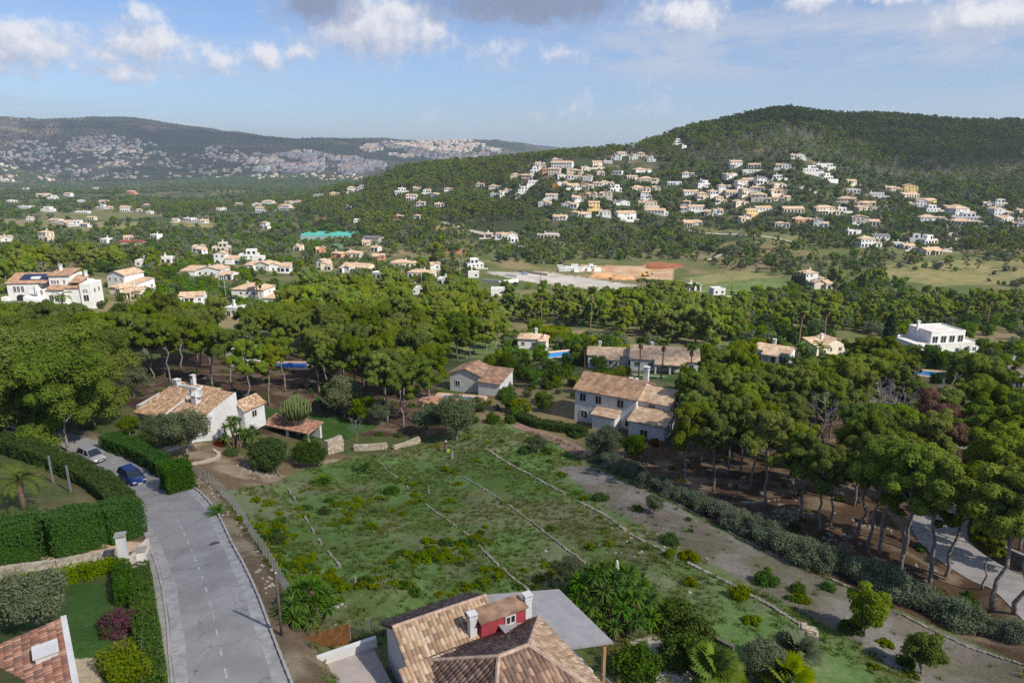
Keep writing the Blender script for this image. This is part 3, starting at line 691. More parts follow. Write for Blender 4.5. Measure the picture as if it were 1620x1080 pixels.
def gable_wall(mb, x0, x1, y0, y1, z, rise, axis='x'):
    if axis == 'x':
        ym = (y0 + y1) / 2
        for x in (x0, x1): mb.add([(x, y0, z), (x, y1, z), (x, ym, z + rise)], [(0, 1, 2)])
    else:
        xm = (x0 + x1) / 2
        for y in (y0, y1): mb.add([(x0, y, z), (x1, y, z), (xm, y, z + rise)], [(0, 1, 2)])
def hip_roof(mb, x0, x1, y0, y1, z, rise, ov=.4, t=.14):
    x0 -= ov; x1 += ov; y0 -= ov; y1 += ov; w = x1 - x0; d = y1 - y0
    if w >= d: a, b = (x0 + d / 2, (y0 + y1) / 2), (x1 - d / 2 + .01, (y0 + y1) / 2)
    else: a, b = ((x0 + x1) / 2, y0 + w / 2), ((x0 + x1) / 2, y1 - w / 2 + .01)
    vs = [(x0, y0, z), (x1, y0, z), (x1, y1, z), (x0, y1, z), (x0, y0, z + t), (x1, y0, z + t), (x1, y1, z + t), (x0, y1, z + t), (*a, z + rise), (*b, z + rise)]
    fs = [(0, 3, 2, 1), (0, 1, 5, 4), (1, 2, 6, 5), (2, 3, 7, 6), (3, 0, 4, 7)]
    fs += [(4, 5, 9, 8), (5, 6, 9), (6, 7, 8, 9), (7, 4, 8)] if w >= d else [(4, 5, 8), (5, 6, 9, 8), (6, 7, 9), (7, 4, 8, 9)]
    mb.add(vs, fs)
def mono_roof(mb, x0, x1, y0, y1, zf, zb, ov=.3, t=.15):
    mb.prism([(x0 - ov, y0 - ov), (x1 + ov, y0 - ov), (x1 + ov, y1), (x0 - ov, y1)], [zf, zf, zb, zb], [zf + t, zf + t, zb + t, zb + t])
def parapet(mb, x0, x1, y0, y1, z, h=.5, t=.2):
    mb.box(x0, x1, y0, y0 + t, z, z + h).box(x0, x1, y1 - t, y1, z, z + h).box(x0, x0 + t, y0 + t, y1 - t, z, z + h).box(x1 - t, x1, y0 + t, y1 - t, z, z + h)
def chimney_mesh():
    mb = MB(); mb.box(-.35, .35, -.3, .3, -1.2, 1.1).box(-.42, .42, -.37, .37, 1.1, 1.2)
    for sx in (-1, 1):
        for sy in (-1, 1): mb.box(sx * .3 - .06, sx * .3 + .06, sy * .25 - .06, sy * .25 + .06, 1.2, 1.5)
    mb.box(-.45, .45, -.4, .4, 1.5, 1.62); return mb.mesh('chimney', M['white'])
CHIM = chimney_mesh()
HOUSEBOX = []     # (x, y, radius) and picture boxes kept clear of trees
def note(px0, px1, pt, pb, y, dep=1e9): HOUSEBOX.append((px0, px1, pt, pb, y, dep))
def house(loc, w, wall, roof, seed, rz, label, group, near=False, storeys=None):
    """Mediterranean villa: main volume, wing, upper block, porch, roofs, chimney and windows"""
    rg = random.Random(seed); W_, RF = M[wall], M[{'t': 'roof', 'g': 'roofgrey', 'f': 'flatroof', 'b': 'roof2'}[roof]]
    t = thing('house', label, 'house', loc, rz, group); wm, rm = MB(), MB(); d = w * rg.uniform(.52, .68); d = min(max(d, 6), 11)
    st = storeys or (2 if rg.random() < .5 else 1); hh = 2.9 + (rg.random() * .3); base = -4.0; hw = w / 2
    put = window if near else far_window
    side = rg.choice((-1, 1)); style = rg.choice('abc') if roof != 'f' else 'f'
    def fw(x0, x1, y0, z, big=False):
        n = max(1, int((x1 - x0) / 2.7))
        for i in range(n):
            x = x0 + (x1 - x0) * (i + .5) / n
            if rg.random() < .86: put(t, 'front', x, z + (.05 if big else .95), y0, *((1.8, 2.1) if big else (1.1, 1.2)))
    def sw(x, face, y0, y1, z):
        n = max(1, int((y1 - y0) / 3.4))
        for i in range(n):
            if rg.random() < .7: put(t, face, y0 + (y1 - y0) * (i + .5) / n, z + .95, x, 1.1, 1.2)
    if style == 'f':
        z1 = hh; wm.box(-hw, hw, 0, d, base, z1); parapet(wm, -hw - .02, hw + .02, -.02, d + .02, z1, .45); rm.box(-hw + .2, hw - .2, .2, d - .2, z1, z1 + .06)
        fw(-hw, hw, 0, 0, rg.random() < .5); sw(hw, 'right', 0, d, 0); sw(-hw, 'left', 0, d, 0)
        if w > 9 and (st == 2 or rg.random() < .35):
            ux0 = -hw * rg.uniform(.1, .7); ux1 = ux0 + w * rg.uniform(.42, .6); ux1 = min(ux1, hw - .4); uy0 = rg.uniform(.8, 2.2)
            wm.box(ux0, ux1, uy0, d - .3, z1 + .02, z1 + hh); parapet(wm, ux0 - .02, ux1 + .02, uy0 - .02, d - .28, z1 + hh, .35); rm.box(ux0 + .2, ux1 - .2, uy0 + .2, d - .6, z1 + hh, z1 + hh + .06)
            fw(ux0, ux1, uy0, z1, True); sw(ux1, 'right', uy0, d - .3, z1)
    elif style == 'a':
        z1 = hh * st; rise = d * .17; wm.box(-hw, hw, 0, d, base, z1); gable_wall(wm, -hw, hw, 0, d, z1, rise); gable_roof(rm, -hw, hw, 0, d, z1, rise)
        for k in range(st): fw(-hw, hw, 0, k * hh, k == 0 and rg.random() < .5); sw(hw, 'right', 0, d, k * hh); sw(-hw, 'left', 0, d, k * hh)
        if near or rg.random() < .6:
            x0 = -hw + rg.uniform(.5, w * .4); x1 = x0 + w * .42; y0 = -2.6
            pm = MB(); n = max(2, int((x1 - x0) / 2.2))
            for i in range(n + 1): x = x0 + (x1 - x0) * i / n; pm.box(x - .18, x + .18, y0, y0 + .36, base, hh - .75)
            pm.box(x0 - .2, x1 + .2, y0 - .02, y0 + .38, hh - .75, hh - .45); mono_roof(rm, x0, x1, y0, -.02, hh - .45, hh + .05); pm.build('porch', W_, t)
    elif style == 'b':
        xs = side * w * .10; a0, a1 = (-hw, xs) if side > 0 else (xs, hw); b0, b1 = (xs, hw) if side > 0 else (-hw, xs); z2 = hh * (st if st == 2 else 1) + (.5 if st == 1 else 0)
        rise = min(1.5, (a1 - a0) * .18); wm.box(a0, a1, .4, d, base, z2); gable_wall(wm, a0, a1, .4, d, z2, rise, 'y'); gable_roof(rm, a0, a1, .4, d, z2, rise, 'y')
        for k in range(st): fw(a0, a1, .4, k * hh)
        sw(a1 if side < 0 else a0, 'right' if side < 0 else 'left', .4, d, (st - 1) * hh)
        wm.box(b0 + .03, b1, -1.2, d - .8, base, hh - .06); mono_roof(rm, b0 + .2, b1, -1.2, d - .8, hh - .05, hh + 1.2)
        wm.prism([(b1 - .22, -1.1), (b1 - .02, -1.1), (b1 - .02, d - .82), (b1 - .22, d - .82)], hh - .1, [hh + .0, hh + .0, hh + 1.15, hh + 1.15])
        fw(b0, b1, -1.2, 0, True); sw(b1, 'right', -1.2, d - .8, 0)
    else:
        z1 = hh * st; wm.box(-hw, hw * .45, 0, d, base, z1); hip_roof(rm, -hw, hw * .45, 0, d, z1, d * .2)
        for k in range(st): fw(-hw, hw * .45, 0, k * hh, k == 0 and rg.random() < .4); sw(-hw, 'left', 0, d, k * hh)
        if st == 2: sw(hw * .45, 'right', 0, d, hh)
        wm.box(hw * .45 - .05, hw, -1.6, d * .7, base, hh - .1); hip_roof(rm, hw * .45 + .3, hw, -1.6, d * .7, hh - .1, 1.0); fw(hw * .45, hw, -1.6, 0, True); sw(hw, 'right', -1.6, d * .7, 0)
        if st == 2 and rg.random() < .6:   # balcony
            bm_ = MB(); bm_.box(-hw + .5, -hw * .1, -1.3, -.01, hh - .15, hh); parapet(bm_, -hw + .5, -hw * .1, -1.3, -.01, hh, .9, .12); bm_.build('balcony', W_, t)
    if rg.random() < .7:
        link('chimney', CHIM, t, (rg.uniform(-.35, .1) * w, d * .62, hh * st + .8))
    if rg.random() < .35:      # garden terrace wall
        x0 = -hw - rg.uniform(0, 4); x1 = hw + rg.uniform(0, 4); wm.box(x0, x1, -5.2, -4.95, base - 2, .5)
    wm.build('wall', W_, t); rm.build('roof', RF, t)
    return t
# tiled slopes of curved clay tiles (near roofs): every tile is a raised half barrel
def tile_slope(poly, O, U, V, tw=.25, tl=.42, seed=0, pal='warm'):
    """poly: convex outline in (u, v) metres on the plane O + u U + v V; rows of half-barrel tiles. Returns (verts, faces, colours)"""
    rs = np.random.RandomState(seed); O, U, V = [np.array(a, float) for a in (O, U, V)]; Nn = np.cross(U, V); Nn /= np.linalg.norm(Nn)
    P_ = np.array(poly, float); u0, u1 = P_[:, 0].min(), P_[:, 0].max(); n = max(1, int(round((u1 - u0) / tw))); tw = (u1 - u0) / n; vs, fs, cs = [], [], []
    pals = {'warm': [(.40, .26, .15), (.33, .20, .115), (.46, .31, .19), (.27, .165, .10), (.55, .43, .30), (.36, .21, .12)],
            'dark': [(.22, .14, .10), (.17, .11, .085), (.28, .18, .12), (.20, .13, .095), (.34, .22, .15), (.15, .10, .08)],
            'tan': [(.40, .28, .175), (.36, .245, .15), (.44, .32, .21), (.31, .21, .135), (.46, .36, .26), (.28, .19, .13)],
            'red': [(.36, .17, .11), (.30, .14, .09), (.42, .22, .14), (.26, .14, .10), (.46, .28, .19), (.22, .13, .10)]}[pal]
    for i in range(n):
        uc = u0 + (i + .5) * tw; lo, hi_ = [], []
        for a, b in zip(P_, np.roll(P_, -1, 0)):
            if (a[0] - uc) * (b[0] - uc) <= 0 and a[0] != b[0]:
                t = (uc - a[0]) / (b[0] - a[0]); lo.append(a[1] + t * (b[1] - a[1]))
        if len(lo) < 2: continue
        v0, v1 = min(lo), max(lo); m = max(1, int(math.ceil((v1 - v0) / tl)))
        for j in range(m):
            a = v0 + j * tl - .04; b = min(v0 + (j + 1) * tl, v1); c = pals[rs.randint(len(pals))]; k = rs.uniform(.84, 1.16); c = tuple(x * k for x in c)
            du = rs.uniform(-.012, .012); up = rs.uniform(0, .018)
            base = len(vs)
            for v_, ex in ((a, .045 + up), (b, .01)):
                for f, h in ((-.5, 0), (-.28, .075), (.28, .075), (.5, 0)):
                    vs.append(O + U * (uc + du + f * tw) + V * v_ + Nn * (h + ex)); cs.append(c)
            fs += [(base + q, base + q + 1, base + 5 + q, base + 4 + q) for q in range(3)]
            # open end of the barrel at the eave side
            fs.append((base, base + 3, base + 2, base + 1))
    return vs, fs, cs
M['tiles'] = attr_mat('clay_tiles', .85, .3, 9, .3, 18)
def tile_part(name, parent, slopes):
    Vv, Ff, Cc = [], [], []
    for k, (poly, O, U, V, pal) in enumerate(slopes):
        v, f, c = tile_slope(poly, O, U, V, seed=k + 3, pal=pal); o = len(Vv); Vv += v; Cc += c; Ff += [tuple(i + o for i in q) for q in f]
    ob = link(name, np_mesh(name, np.array(Vv), np.array(Ff), M['tiles'], False, np.array(Cc)), parent); return tag(ob, kind='stuff')
def slope_from(e0, e1, r1, r0):
    """eave e0->e1, ridge r0->r1 (3d) -> outline + frame"""
    e0, e1, r0, r1 = [np.array(a, float) for a in (e0, e1, r0, r1)]; U = (e1 - e0); Lw = np.linalg.norm(U); U /= Lw
    q = r0 - e0; V = q - U * q.dot(U); V /= np.linalg.norm(V)
    return [(0, 0), (Lw, 0), ((r1 - e0).dot(U), (r1 - e0).dot(V)), ((r0 - e0).dot(U), (r0 - e0).dot(V))], e0, U, V
def W_PX(wpx, p): return wpx / 1080.0 * (p.y * CP - p.z * SP)
# ================================================================== the tiled house behind the field (left)
lh = gp(292, 690); hz = lh.z
LHR = R(-24)
t = thing('house', 'low white house with brown clay tile roofs, two chimneys and satellite dishes beside the wood', 'house', (gp(303, 700).x - 5.3, gp(303, 700).y + 3.9, gp(303, 700).z - .1), LHR, None, .80)
wm = MB()
# local: x right along the front (facing the viewer's left), y to the back
wm.box(-7.2, .0, 0.2, 9.0, -2, 2.6); wm.box(-.0, 8.2, -1.8, 8.6, -2, 2.5); wm.box(5.4, 9.6, 8.65, 13.6, -2, 2.3)
wm.prism([(7.92, -1.8), (8.22, -1.8), (8.22, 8.6), (7.92, 8.6)], 2.4, [2.62, 2.62, 5.75, 5.75])       # raised white gable edge on the right
wm.prism([(-.15, -.3), (.2, -.3), (.2, 8.6), (-.15, 8.6)], 2.4, [3.1, 3.1, 5.95, 5.95])              # white dividing parapet
wm.box(-6.6, -.2, 7.6, 8.0, 2.5, 5.7)                                                              # ridge wall
wm.prism([(-11.0, 3.0), (-7.2, 3.0), (-7.2, 8.0), (-11.0, 8.0)], -2, [2.3, 3.0, 4.0, 3.2])
gable_wall(wm, 5.4, 9.6, 8.65, 13.6, 2.3, 1.45, 'y')
wm.build('wall', M['white'], t)
sl = [(*slope_from((-7.6, -.2, 2.62), (-.2, -.2, 2.62), (-.2, 7.7, 5.2), (-7.0, 7.7, 5.2)), 'warm'),
      (*slope_from((.25, -2.2, 2.46), (7.9, -2.2, 2.46), (7.9, 8.6, 5.62), (.25, 8.6, 5.62)), 'warm'),
      (*slope_from((-2.2, -1.4, 2.35), (.2, -1.4, 2.35), (.2, .4, 2.85), (-2.2, .4, 2.85)), 'dark'),
      None,
      None,
      (*slope_from((-6.9, 7.9, 5.4), (4.0, 7.9, 5.4), (4.0, 9.6, 5.5), (-6.9, 9.6, 5.5)), 'warm')]
sl[3] = (*slope_from((5.1, 14.0, 2.3), (5.1, 8.4, 2.3), (7.5, 8.4, 3.85), (7.5, 14.0, 3.85)), 'warm')
sl[4] = (*slope_from((9.9, 8.4, 2.3), (9.9, 14.0, 2.3), (7.5, 14.0, 3.85), (7.5, 8.4, 3.85)), 'warm')
rf = MB()
for (a, b_, c_, d_) in (((-7.6, -.2, 2.52), (-.2, -.2, 2.52), (-.2, 7.7, 5.1), (-7.0, 7.7, 5.1)), ((.25, -2.2, 2.36), (7.9, -2.2, 2.36), (7.9, 8.6, 5.52), (.25, 8.6, 5.52)), ((5.1, 8.4, 2.2), (5.1, 14, 2.2), (7.5, 14, 3.75), (7.5, 8.4, 3.75)), ((9.9, 8.4, 2.2), (9.9, 14, 2.2), (7.5, 14, 3.75), (7.5, 8.4, 3.75))):
    rf.add([a, b_, c_, d_], [(0, 1, 2, 3)])
rfo = rf.build('roof', M['roof2'], t)
to = tile_part('roof_tiles', t, sl)
c1 = MB(); c1.box(-.45, .45, -.4, .4, -1.5, 1.7).box(-.55, .55, -.5, .5, 1.7, 1.85); c1.box(-.3, .3, -.42, -.4, 1.1, 1.5, 1)
c1.build('chimney', [M['white'], M['glass']], t, loc=(-2.6, 9.0, 5.9), scale=(.8, .8, .9))
c2 = MB(); c2.box(-.5, .5, -.45, .45, -1, .55).box(-.6, .6, -.55, .55, .55, .65)
for sx in (-1, 1):
    for sy in (-1, 1): c2.box(sx * .4 - .09, sx * .4 + .09, sy * .35 - .09, sy * .35 + .09, .65, 1.0)
c2.box(-.62, .62, -.57, .57, 1.0, 1.15); c2.build('chimney', M['white'], t, loc=(-5.6, 7.9, 5.5))
c3 = MB(); c3.box(-.55, .55, -.55, .55, -1.4, 1.0).box(-.65, .65, -.65, .65, 1.0, 1.15); c3.build('chimney', M['white'], t, loc=(3.0, 4.4, 4.8))
for (x, y, z, a) in ((2.3, 4.2, 6.3, -.4), (3.8, 4.6, 6.2, .5)):
    dsh = MB(); dsh.lathe([(.02, .0), (.3, .035), (.6, .14), (.72, .22), (.70, .25), (.58, .17), (.28, .06), (.02, .03)], 18); dsh.tube([(0, 0, .02), (0, 0, .55)], .02, 5); dsh.tube([(0, 0, 0), (0, .25, -.5)], .035, 5)
    o = dsh.build('satellite_dish', M['white'], t, True, loc=(x, y, z)); o.rotation_euler = (R(70), 0, a)
for (x, z, w_, h_) in ((-5.6, .6, 1.2, 1.3), (-3.8, .0, 1.0, 2.1)): window(t, 'front', x, z, .2, w_, h_)
window(t, 'front', 1.2, .1, -1.8, 1.1, 1.6); window(t, 'right', 1.0, .4, 8.2, 1.2, 1.4); window(t, 'right', 11.0, .5, 9.6, 1.2, 1.3)
pm = MB(); pm.box(-2.2, -1.9, -1.3, -1.0, -2, 2.3).box(-.3, -.0, -1.3, -1.0, -2, 2.3); pm.box(-2.1, -1.0, .1, .16, -.4, 2.0, 1); pm.build('porch', [M['white'], M['wood']], t)
note(195, 385, 595, 690, lh.y)
# outbuilding with tile roof behind the euphorbia
q = gp(462, 688); t = thing('outbuilding', 'low garden shelter with an orange tile roof on white posts behind the dark bushes', 'shed', (q.x, q.y, q.z), R(-24))
mb = MB(); mb.box(-4.6, 4.2, 1.6, 2.0, -1, 1.7); mb.box(-4.6, -4.3, -1, 1.6, -1, 1.5)
for x in (0, 4.0): mb.box(x - .15, x + .15, -1.1, -.8, -1, 1.45)
mb.build('wall', M['white'], t); tile_part('roof_tiles', t, [(*slope_from((-4.9, -1.4, 1.5), (4.5, -1.4, 1.5), (4.5, 2.2, 2.1), (-4.9, 2.2, 2.1)), 'red')])
mb = MB(); mb.prism([(-4.9, -1.4), (4.5, -1.4), (4.5, 2.2), (-4.9, 2.2)], [1.35, 1.35, 1.95, 1.95], [1.45, 1.45, 2.05, 2.05]); mb.build('roof', M['roof'], t)
# ================================================================== the big house at the bottom edge
EX = Vector((.872, .489, 0)); 
t = thing('house', 'large foreground villa with brown tile roofs, a red attic wall and a grey lean-to', 'house', (-2.1, 37.2, 0), math.atan2(.489, .872))
wm = MB(); wm.box(-5.6, -.2, -3.4, 1.3, -33, -27.35); gable_wall(wm, -5.6, -.2, -3.4, 1.3, -27.35, 1.35)
wm.box(-6.2, -3.0, -7.5, -3.45, -33, -27.6); wm.box(-4.8, 2.2, -11.0, -3.5, -33, -27.05); wm.box(-9.4, -6.2, -14, -7.0, -33, -28.6)
wm.box(-.15, 5.2, -5.2, -.6, -33, -30.3); wm.box(-.15, .2, -5.2, -.6, -30.4, -27.0)
wm.box(3.65, 4.0, -11.4, -6.2, -30.4, -29.0)
wm.build('wall', M['white'], t)
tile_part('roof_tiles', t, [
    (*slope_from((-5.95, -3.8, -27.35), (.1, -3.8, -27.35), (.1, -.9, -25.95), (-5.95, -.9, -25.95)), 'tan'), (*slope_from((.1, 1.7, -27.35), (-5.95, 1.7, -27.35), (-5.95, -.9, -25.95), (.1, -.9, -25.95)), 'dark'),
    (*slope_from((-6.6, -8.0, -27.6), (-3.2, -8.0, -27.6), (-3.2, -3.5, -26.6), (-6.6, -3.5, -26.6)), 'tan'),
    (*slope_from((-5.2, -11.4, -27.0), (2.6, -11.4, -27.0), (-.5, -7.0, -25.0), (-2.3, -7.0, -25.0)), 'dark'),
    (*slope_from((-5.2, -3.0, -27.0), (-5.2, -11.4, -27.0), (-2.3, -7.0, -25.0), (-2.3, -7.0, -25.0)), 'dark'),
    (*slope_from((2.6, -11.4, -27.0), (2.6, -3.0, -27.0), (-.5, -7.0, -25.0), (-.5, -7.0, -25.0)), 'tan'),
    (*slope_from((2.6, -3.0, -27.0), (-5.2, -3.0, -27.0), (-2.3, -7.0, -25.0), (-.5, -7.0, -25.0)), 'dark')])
rm = MB(); rm.add([(-5.95, -3.8, -27.45), (.1, -3.8, -27.45), (.1, -.9, -26.05), (-5.95, -.9, -26.05), (.1, 1.7, -27.45), (-5.95, 1.7, -27.45)], [(0, 1, 2, 3), (3, 2, 4, 5)])
rm.add([(-6.6, -8, -27.7), (-3.2, -8, -27.7), (-3.2, -3.5, -26.7), (-6.6, -3.5, -26.7)], [(0, 1, 2, 3)])
rm.add([(-5.2, -11.4, -27.1), (2.6, -11.4, -27.1), (2.6, -3, -27.1), (-5.2, -3, -27.1), (-2.3, -7, -25.1), (-.5, -7, -25.1)], [(0, 1, 5, 4), (1, 2, 5), (2, 3, 4, 5), (3, 0, 4)])
rm.build('roof', M['roof2'], t)
hb = MB()
for a, b_ in (((-5.2, -11.4, -26.95), (-2.3, -7, -24.93)), ((2.6, -11.4, -26.95), (-.5, -7, -24.93)), ((2.6, -3, -26.95), (-.5, -7, -24.93)), ((-5.2, -3, -26.95), (-2.3, -7, -24.93)), ((-2.3, -7, -24.93), (-.5, -7, -24.93)), ((-5.95, -.9, -25.9), (.1, -.9, -25.9))): hb.tube([a, b_], .13, 6)
hb.build('ridge_capping', flat('ridge_tile', (.42, .30, .22), .85, .3, 3), t)
gr = MB(); gr.prism([(-.25, -5.9), (6.1, -5.9), (6.1, .1), (-.25, .1)], [-26.55, -28.25, -28.25, -26.55], [-26.4, -28.1, -28.1, -26.4]); gr.build('lean_to_roof', flat('grey_sheet_roof', (.27, .26, .265), .6, .1, 1.2, .1, 8), t)
pm = MB()
for y in (-5.6, -.3): pm.box(5.55, 5.75, y - .1, y + .1, -32, -28.2)
pm.box(5.5, 5.8, -5.7, -.1, -28.42, -28.26); pm.build('post', flat('pine_post', (.36, .21, .10), .7, .2, 5), t)
rd = MB(); rd.box(-1.35, 1.55, -3.1, -2.2, -27.6, -25.85); rd.build('attic', flat('red_render', (.33, .045, .06), .8, .12, 2), t)
rb = MB(); rb.prism([(-1.5, -3.3), (1.7, -3.3), (1.7, -1.9), (-1.5, -1.9)], [-25.84, -25.84, -25.8, -25.8], [-25.74, -25.74, -25.7, -25.7]); rb.build('attic_roof', M['roof2'], t)
window(t, 'front', .55, -26.62, -3.1, .7, .6)
for x in (-1.75, 1.95): link('chimney', CHIM, t, (x, -2.7, -26.3), 0, (.62, .62, .62))
tr = MB(); tr.box(-10.4, -6.25, -6.9, 2.4, -33, -29.35, 0); tr.build('terrace', flat('tiled_terrace', (.36, .31, .28), .8, .12, 1.0), t)
pw = MB(); pw.box(-10.5, -6.0, 2.2, 2.5, -29.4, -28.75).box(-10.75, -10.45, -8, 2.5, -33, -28.75); pw.build('parapet', M['white'], t)
rl_ = MB()
for y in (-11.3, -9.8, -8.3, -6.9): rl_.tube([(4.7, y, -30.3), (4.7, y, -29.2)], .03, 6)
rl_.tube([(4.7, -11.5, -29.2), (4.7, -6.7, -29.2)], .04, 6); rl_.box(4.3, 5.2, -11.5, -6.3, -33, -30.3); rl_.build('balcony_railing', M['metal'], t)
HR = math.atan2(.489, .872)
def hl(x, y, z): return (-2.1 + .872 * x - .489 * y, 37.2 + .489 * x + .872 * y, z)
# board fence and white gate pillar beside it
t = thing('board_fence', 'brown stained wooden board fence beside the white gate pillar in the foreground', 'fence', hl(-10.4, 4.3, -31), HR)
bmesh_ = MB(); bmesh_.box(-.09, .09, -.015, .015, 0, 2.35); bmm = bmesh_.mesh('board', M['woodgate'])
for k in range(17): link('board', bmm, t, (.15 + k * .19, (k % 2) * .006, 0))
rl2 = MB(); rl2.box(0, 3.3, .03, .09, .5, .6).box(0, 3.3, .03, .09, 1.8, 1.9); rl2.build('rail', M['wood'], t)
t = thing('gate_pillar', 'square white rendered gate pillar beside the wooden fence at the roadside', 'pillar', hl(-11.2, 4.0, -31.2), HR)
mb = MB(); mb.box(-.32, .32, -.32, .32, -1.5, 2.6); mb.build('shaft', M['white'], t); mb = MB(); mb.box(-.4, .4, -.4, .4, 2.6, 2.75); mb.prism([(-.36, -.36), (.36, -.36), (.36, .36), (-.36, .36)], 2.75, 2.8); mb.build('cap', M['white'], t)
mb = MB()
for k in range(14): mb.tube([(0, -.6 - k * .16, .1), (0, -.6 - k * .16, 1.7)], .022, 5)
mb.box(-.03, .03, -3.0, -.4, .08, .16).box(-.03, .03, -3.0, -.4, 1.62, 1.7)
t2 = thing('metal_gate', 'pale grey metal driveway gate in front of the white pillar', 'gate', hl(-11.2, 4.0, -31.2), HR); mb.build('bars', flat('pale_painted_metal', (.45, .50, .58), .5, .08, 3), t2)
mb = MB(); mb.box(-.16, .16, -10, -3.1, -1.5, 1.5); tag(mb.build('garden_wall', M['white'], None, loc=hl(-11.2, 4.0, -31.2), rz=HR), 'white rendered garden wall running from the gate towards the viewer', 'wall')
mb = MB()
for k in range(4): mb.box(k * 1.0 - .02, k * 1.0 + .02, -.02, .02, 0, 1.6)
t = thing('wire_fence', 'dark wire mesh fence between the board fence and the tile roof', 'fence', hl(-7.1, 4.3, -30.9), HR)
pmh = MB(); pmh.tube([(0, 0, -.5), (0, 0, 2.1)], .035, 6); pmm = pmh.mesh('post', M['metal'])
for k in range(3): link('post', pmm, t, (k * 1.25, 0, 0))
mb = MB()
for k in range(26): mb.box(k * .1 - .008, k * .1 + .008, -.008, .008, .1, 2.0)
for k in range(12): mb.box(0, 2.5, -.006, .006, .2 + k * .15, .215 + k * .15)
tag(mb.build('wire_mesh', flat('dark_wire', (.06, .055, .045), .6, .1), t), kind='stuff')
# ================================================================== the house cut by the lower left corner
t = thing('house', 'house in the lower left corner with a red-brown tile roof and white gable edge', 'house', (-26.2, 34.6, 0), R(37))
wm = MB(); wm.box(-9, -.1, -9, 0, -34, -27.8); wm.box(-.3, .0, -9.35, .35, -30, -26.08); wm.build('wall', M['white'], t)
tile_part('roof_tiles', t, [(*slope_from((-9.3, .3, -27.3), (-9.3, -9.3, -27.3), (-.25, -9.3, -26.2), (-.25, .3, -26.2)), 'red')])
rm = MB(); rm.add([(-9.3, .3, -27.4), (-9.3, -9.3, -27.4), (-.2, -9.3, -26.3), (-.2, .3, -26.3)], [(0, 1, 2, 3)]); rm.build('roof', M['roof2'], t)
mb = MB(); mb.box(-.5, .5, -.5, .5, -.3, .7).box(-.6, .6, -.6, .6, .7, .8); mb.build('chimney', M['white'], t, loc=(-1.2, -2.8, -26.6))
# pillars and walls of the left garden entrance
for (px, py, h, lb) in ((199, 902, 3.0, 'tall white pillar at the garden entrance between the two hedges'), (226, 893, 1.3, 'low white end pier of the entrance wall next to the pavement')):
    q = gp(px, py); t = thing('gate_pillar', lb, 'pillar', q, R(20)); mb = MB(); mb.box(-.3, .3, -.3, .3, -.5, h); mb.build('shaft', M['white'], t); mb = MB(); mb.box(-.38, .38, -.38, .38, h, h + .12); mb.build('cap', M['concrete'], t)
def wall_line(name, pts, h, t_, mat, label, cat, base=.6, cap=None):
    """free-standing wall following the ground"""
    th = thing(name, label, cat, pts[0]); o = Vector(pts[0]); mb = MB(); cp = MB()
    for a, b_ in zip(pts[:-1], pts[1:]):
        d = Vector(b_) - Vector(a); n_ = Vector((-d.y, d.x, 0)).normalized() * t_ / 2; A = Vector(a) - o; Bv = Vector(b_) - o
        vs = [A - n_, Bv - n_, Bv + n_, A + n_]; zt = [A.z + h, Bv.z + h, Bv.z + h, A.z + h]
        mb.prism([(v.x, v.y) for v in vs], [z - h - base for z in zt], zt)
        if cap:
            n2_ = n_ * 1.2; vs = [A - n2_, Bv - n2_, Bv + n2_, A + n2_]; cp.prism([(v.x, v.y) for v in vs], zt, [z + .1 for z in zt])
    mb.build('wall_body', mat, th)
    if cap: cp.build('coping', cap, th)
    return th
wall_line('garden_wall', [gp(206, 905), gp(216, 895), gp(236, 872)], 1.2, .25, M['cream'], 'pale rendered wall curving from the tall entrance pillar to the pavement', 'wall')
wall_line('garden_wall', [gp(-30, 918), gp(90, 902), gp(192, 882)], .9, .3, M['stonewall'], 'low beige stone wall under the big clipped hedge at the left edge', 'wall')
# ================================================================== dry-stone walls and stone edging of the terraces
def stone_row(name, line, label, group=None, h=.35, w=.35, seed=0, step=.36, lift=-.08, drop=1.0, rows=1, cat='wall', gap=0):
    rg = random.Random(seed); th = thing(name, label, cat, (line[0][0], line[0][1], float(Gz(*line[0]))), 0, group); o = th.location; mb = MB()
    for a, b_ in zip(line[:-1], line[1:]):
        d = math.hypot(b_[0] - a[0], b_[1] - a[1]); k = max(1, int(d / step)); ang = math.atan2(b_[1] - a[1], b_[0] - a[0])
        for j in range(k):
            t_ = (j + .5) / k; x = a[0] + (b_[0] - a[0]) * t_; y = a[1] + (b_[1] - a[1]) * t_; nx_, ny_ = -math.sin(ang), math.cos(ang)
            zl = float(Gz(x + nx_ * .5, y + ny_ * .5)); zr = float(Gz(x - nx_ * .5, y - ny_ * .5)); zt = max(zl, zr)
            if gap and float(vnoise(x, y, 2.2, 3, 60 + seed)) > gap: continue
            for r_ in range(rows):
                c = rg.choice(((.20, .18, .15), (.27, .25, .20), (.17, .155, .125), (.23, .20, .155))); sz = rg.uniform(.75, 1.2)
                hh = h * rg.uniform(.7, 1.2); zc = zt + lift + h * r_ * .9
                if r_ == 0: mb.obox((x - o.x + rg.uniform(-.05, .05), y - o.y + rg.uniform(-.05, .05), zc + hh / 2 - drop / 2 - o.z), (d / k * .98 * sz, w * sz, hh + drop), ang + rg.uniform(-.15, .15), c=(*c, 1))
                else: mb.obox((x - o.x, y - o.y + rg.uniform(-.05, .05), zc + hh / 2 - o.z), (d / k * .95 * sz, w * sz, hh), ang + rg.uniform(-.15, .15), rx=rg.uniform(-.1, .1), c=(*c, 1))
    tag(mb.build('stone', M['stone'], th), kind='stuff'); return th
M['stone'] = attr_mat('field_stone', .95, .3, 5, .6, 9)
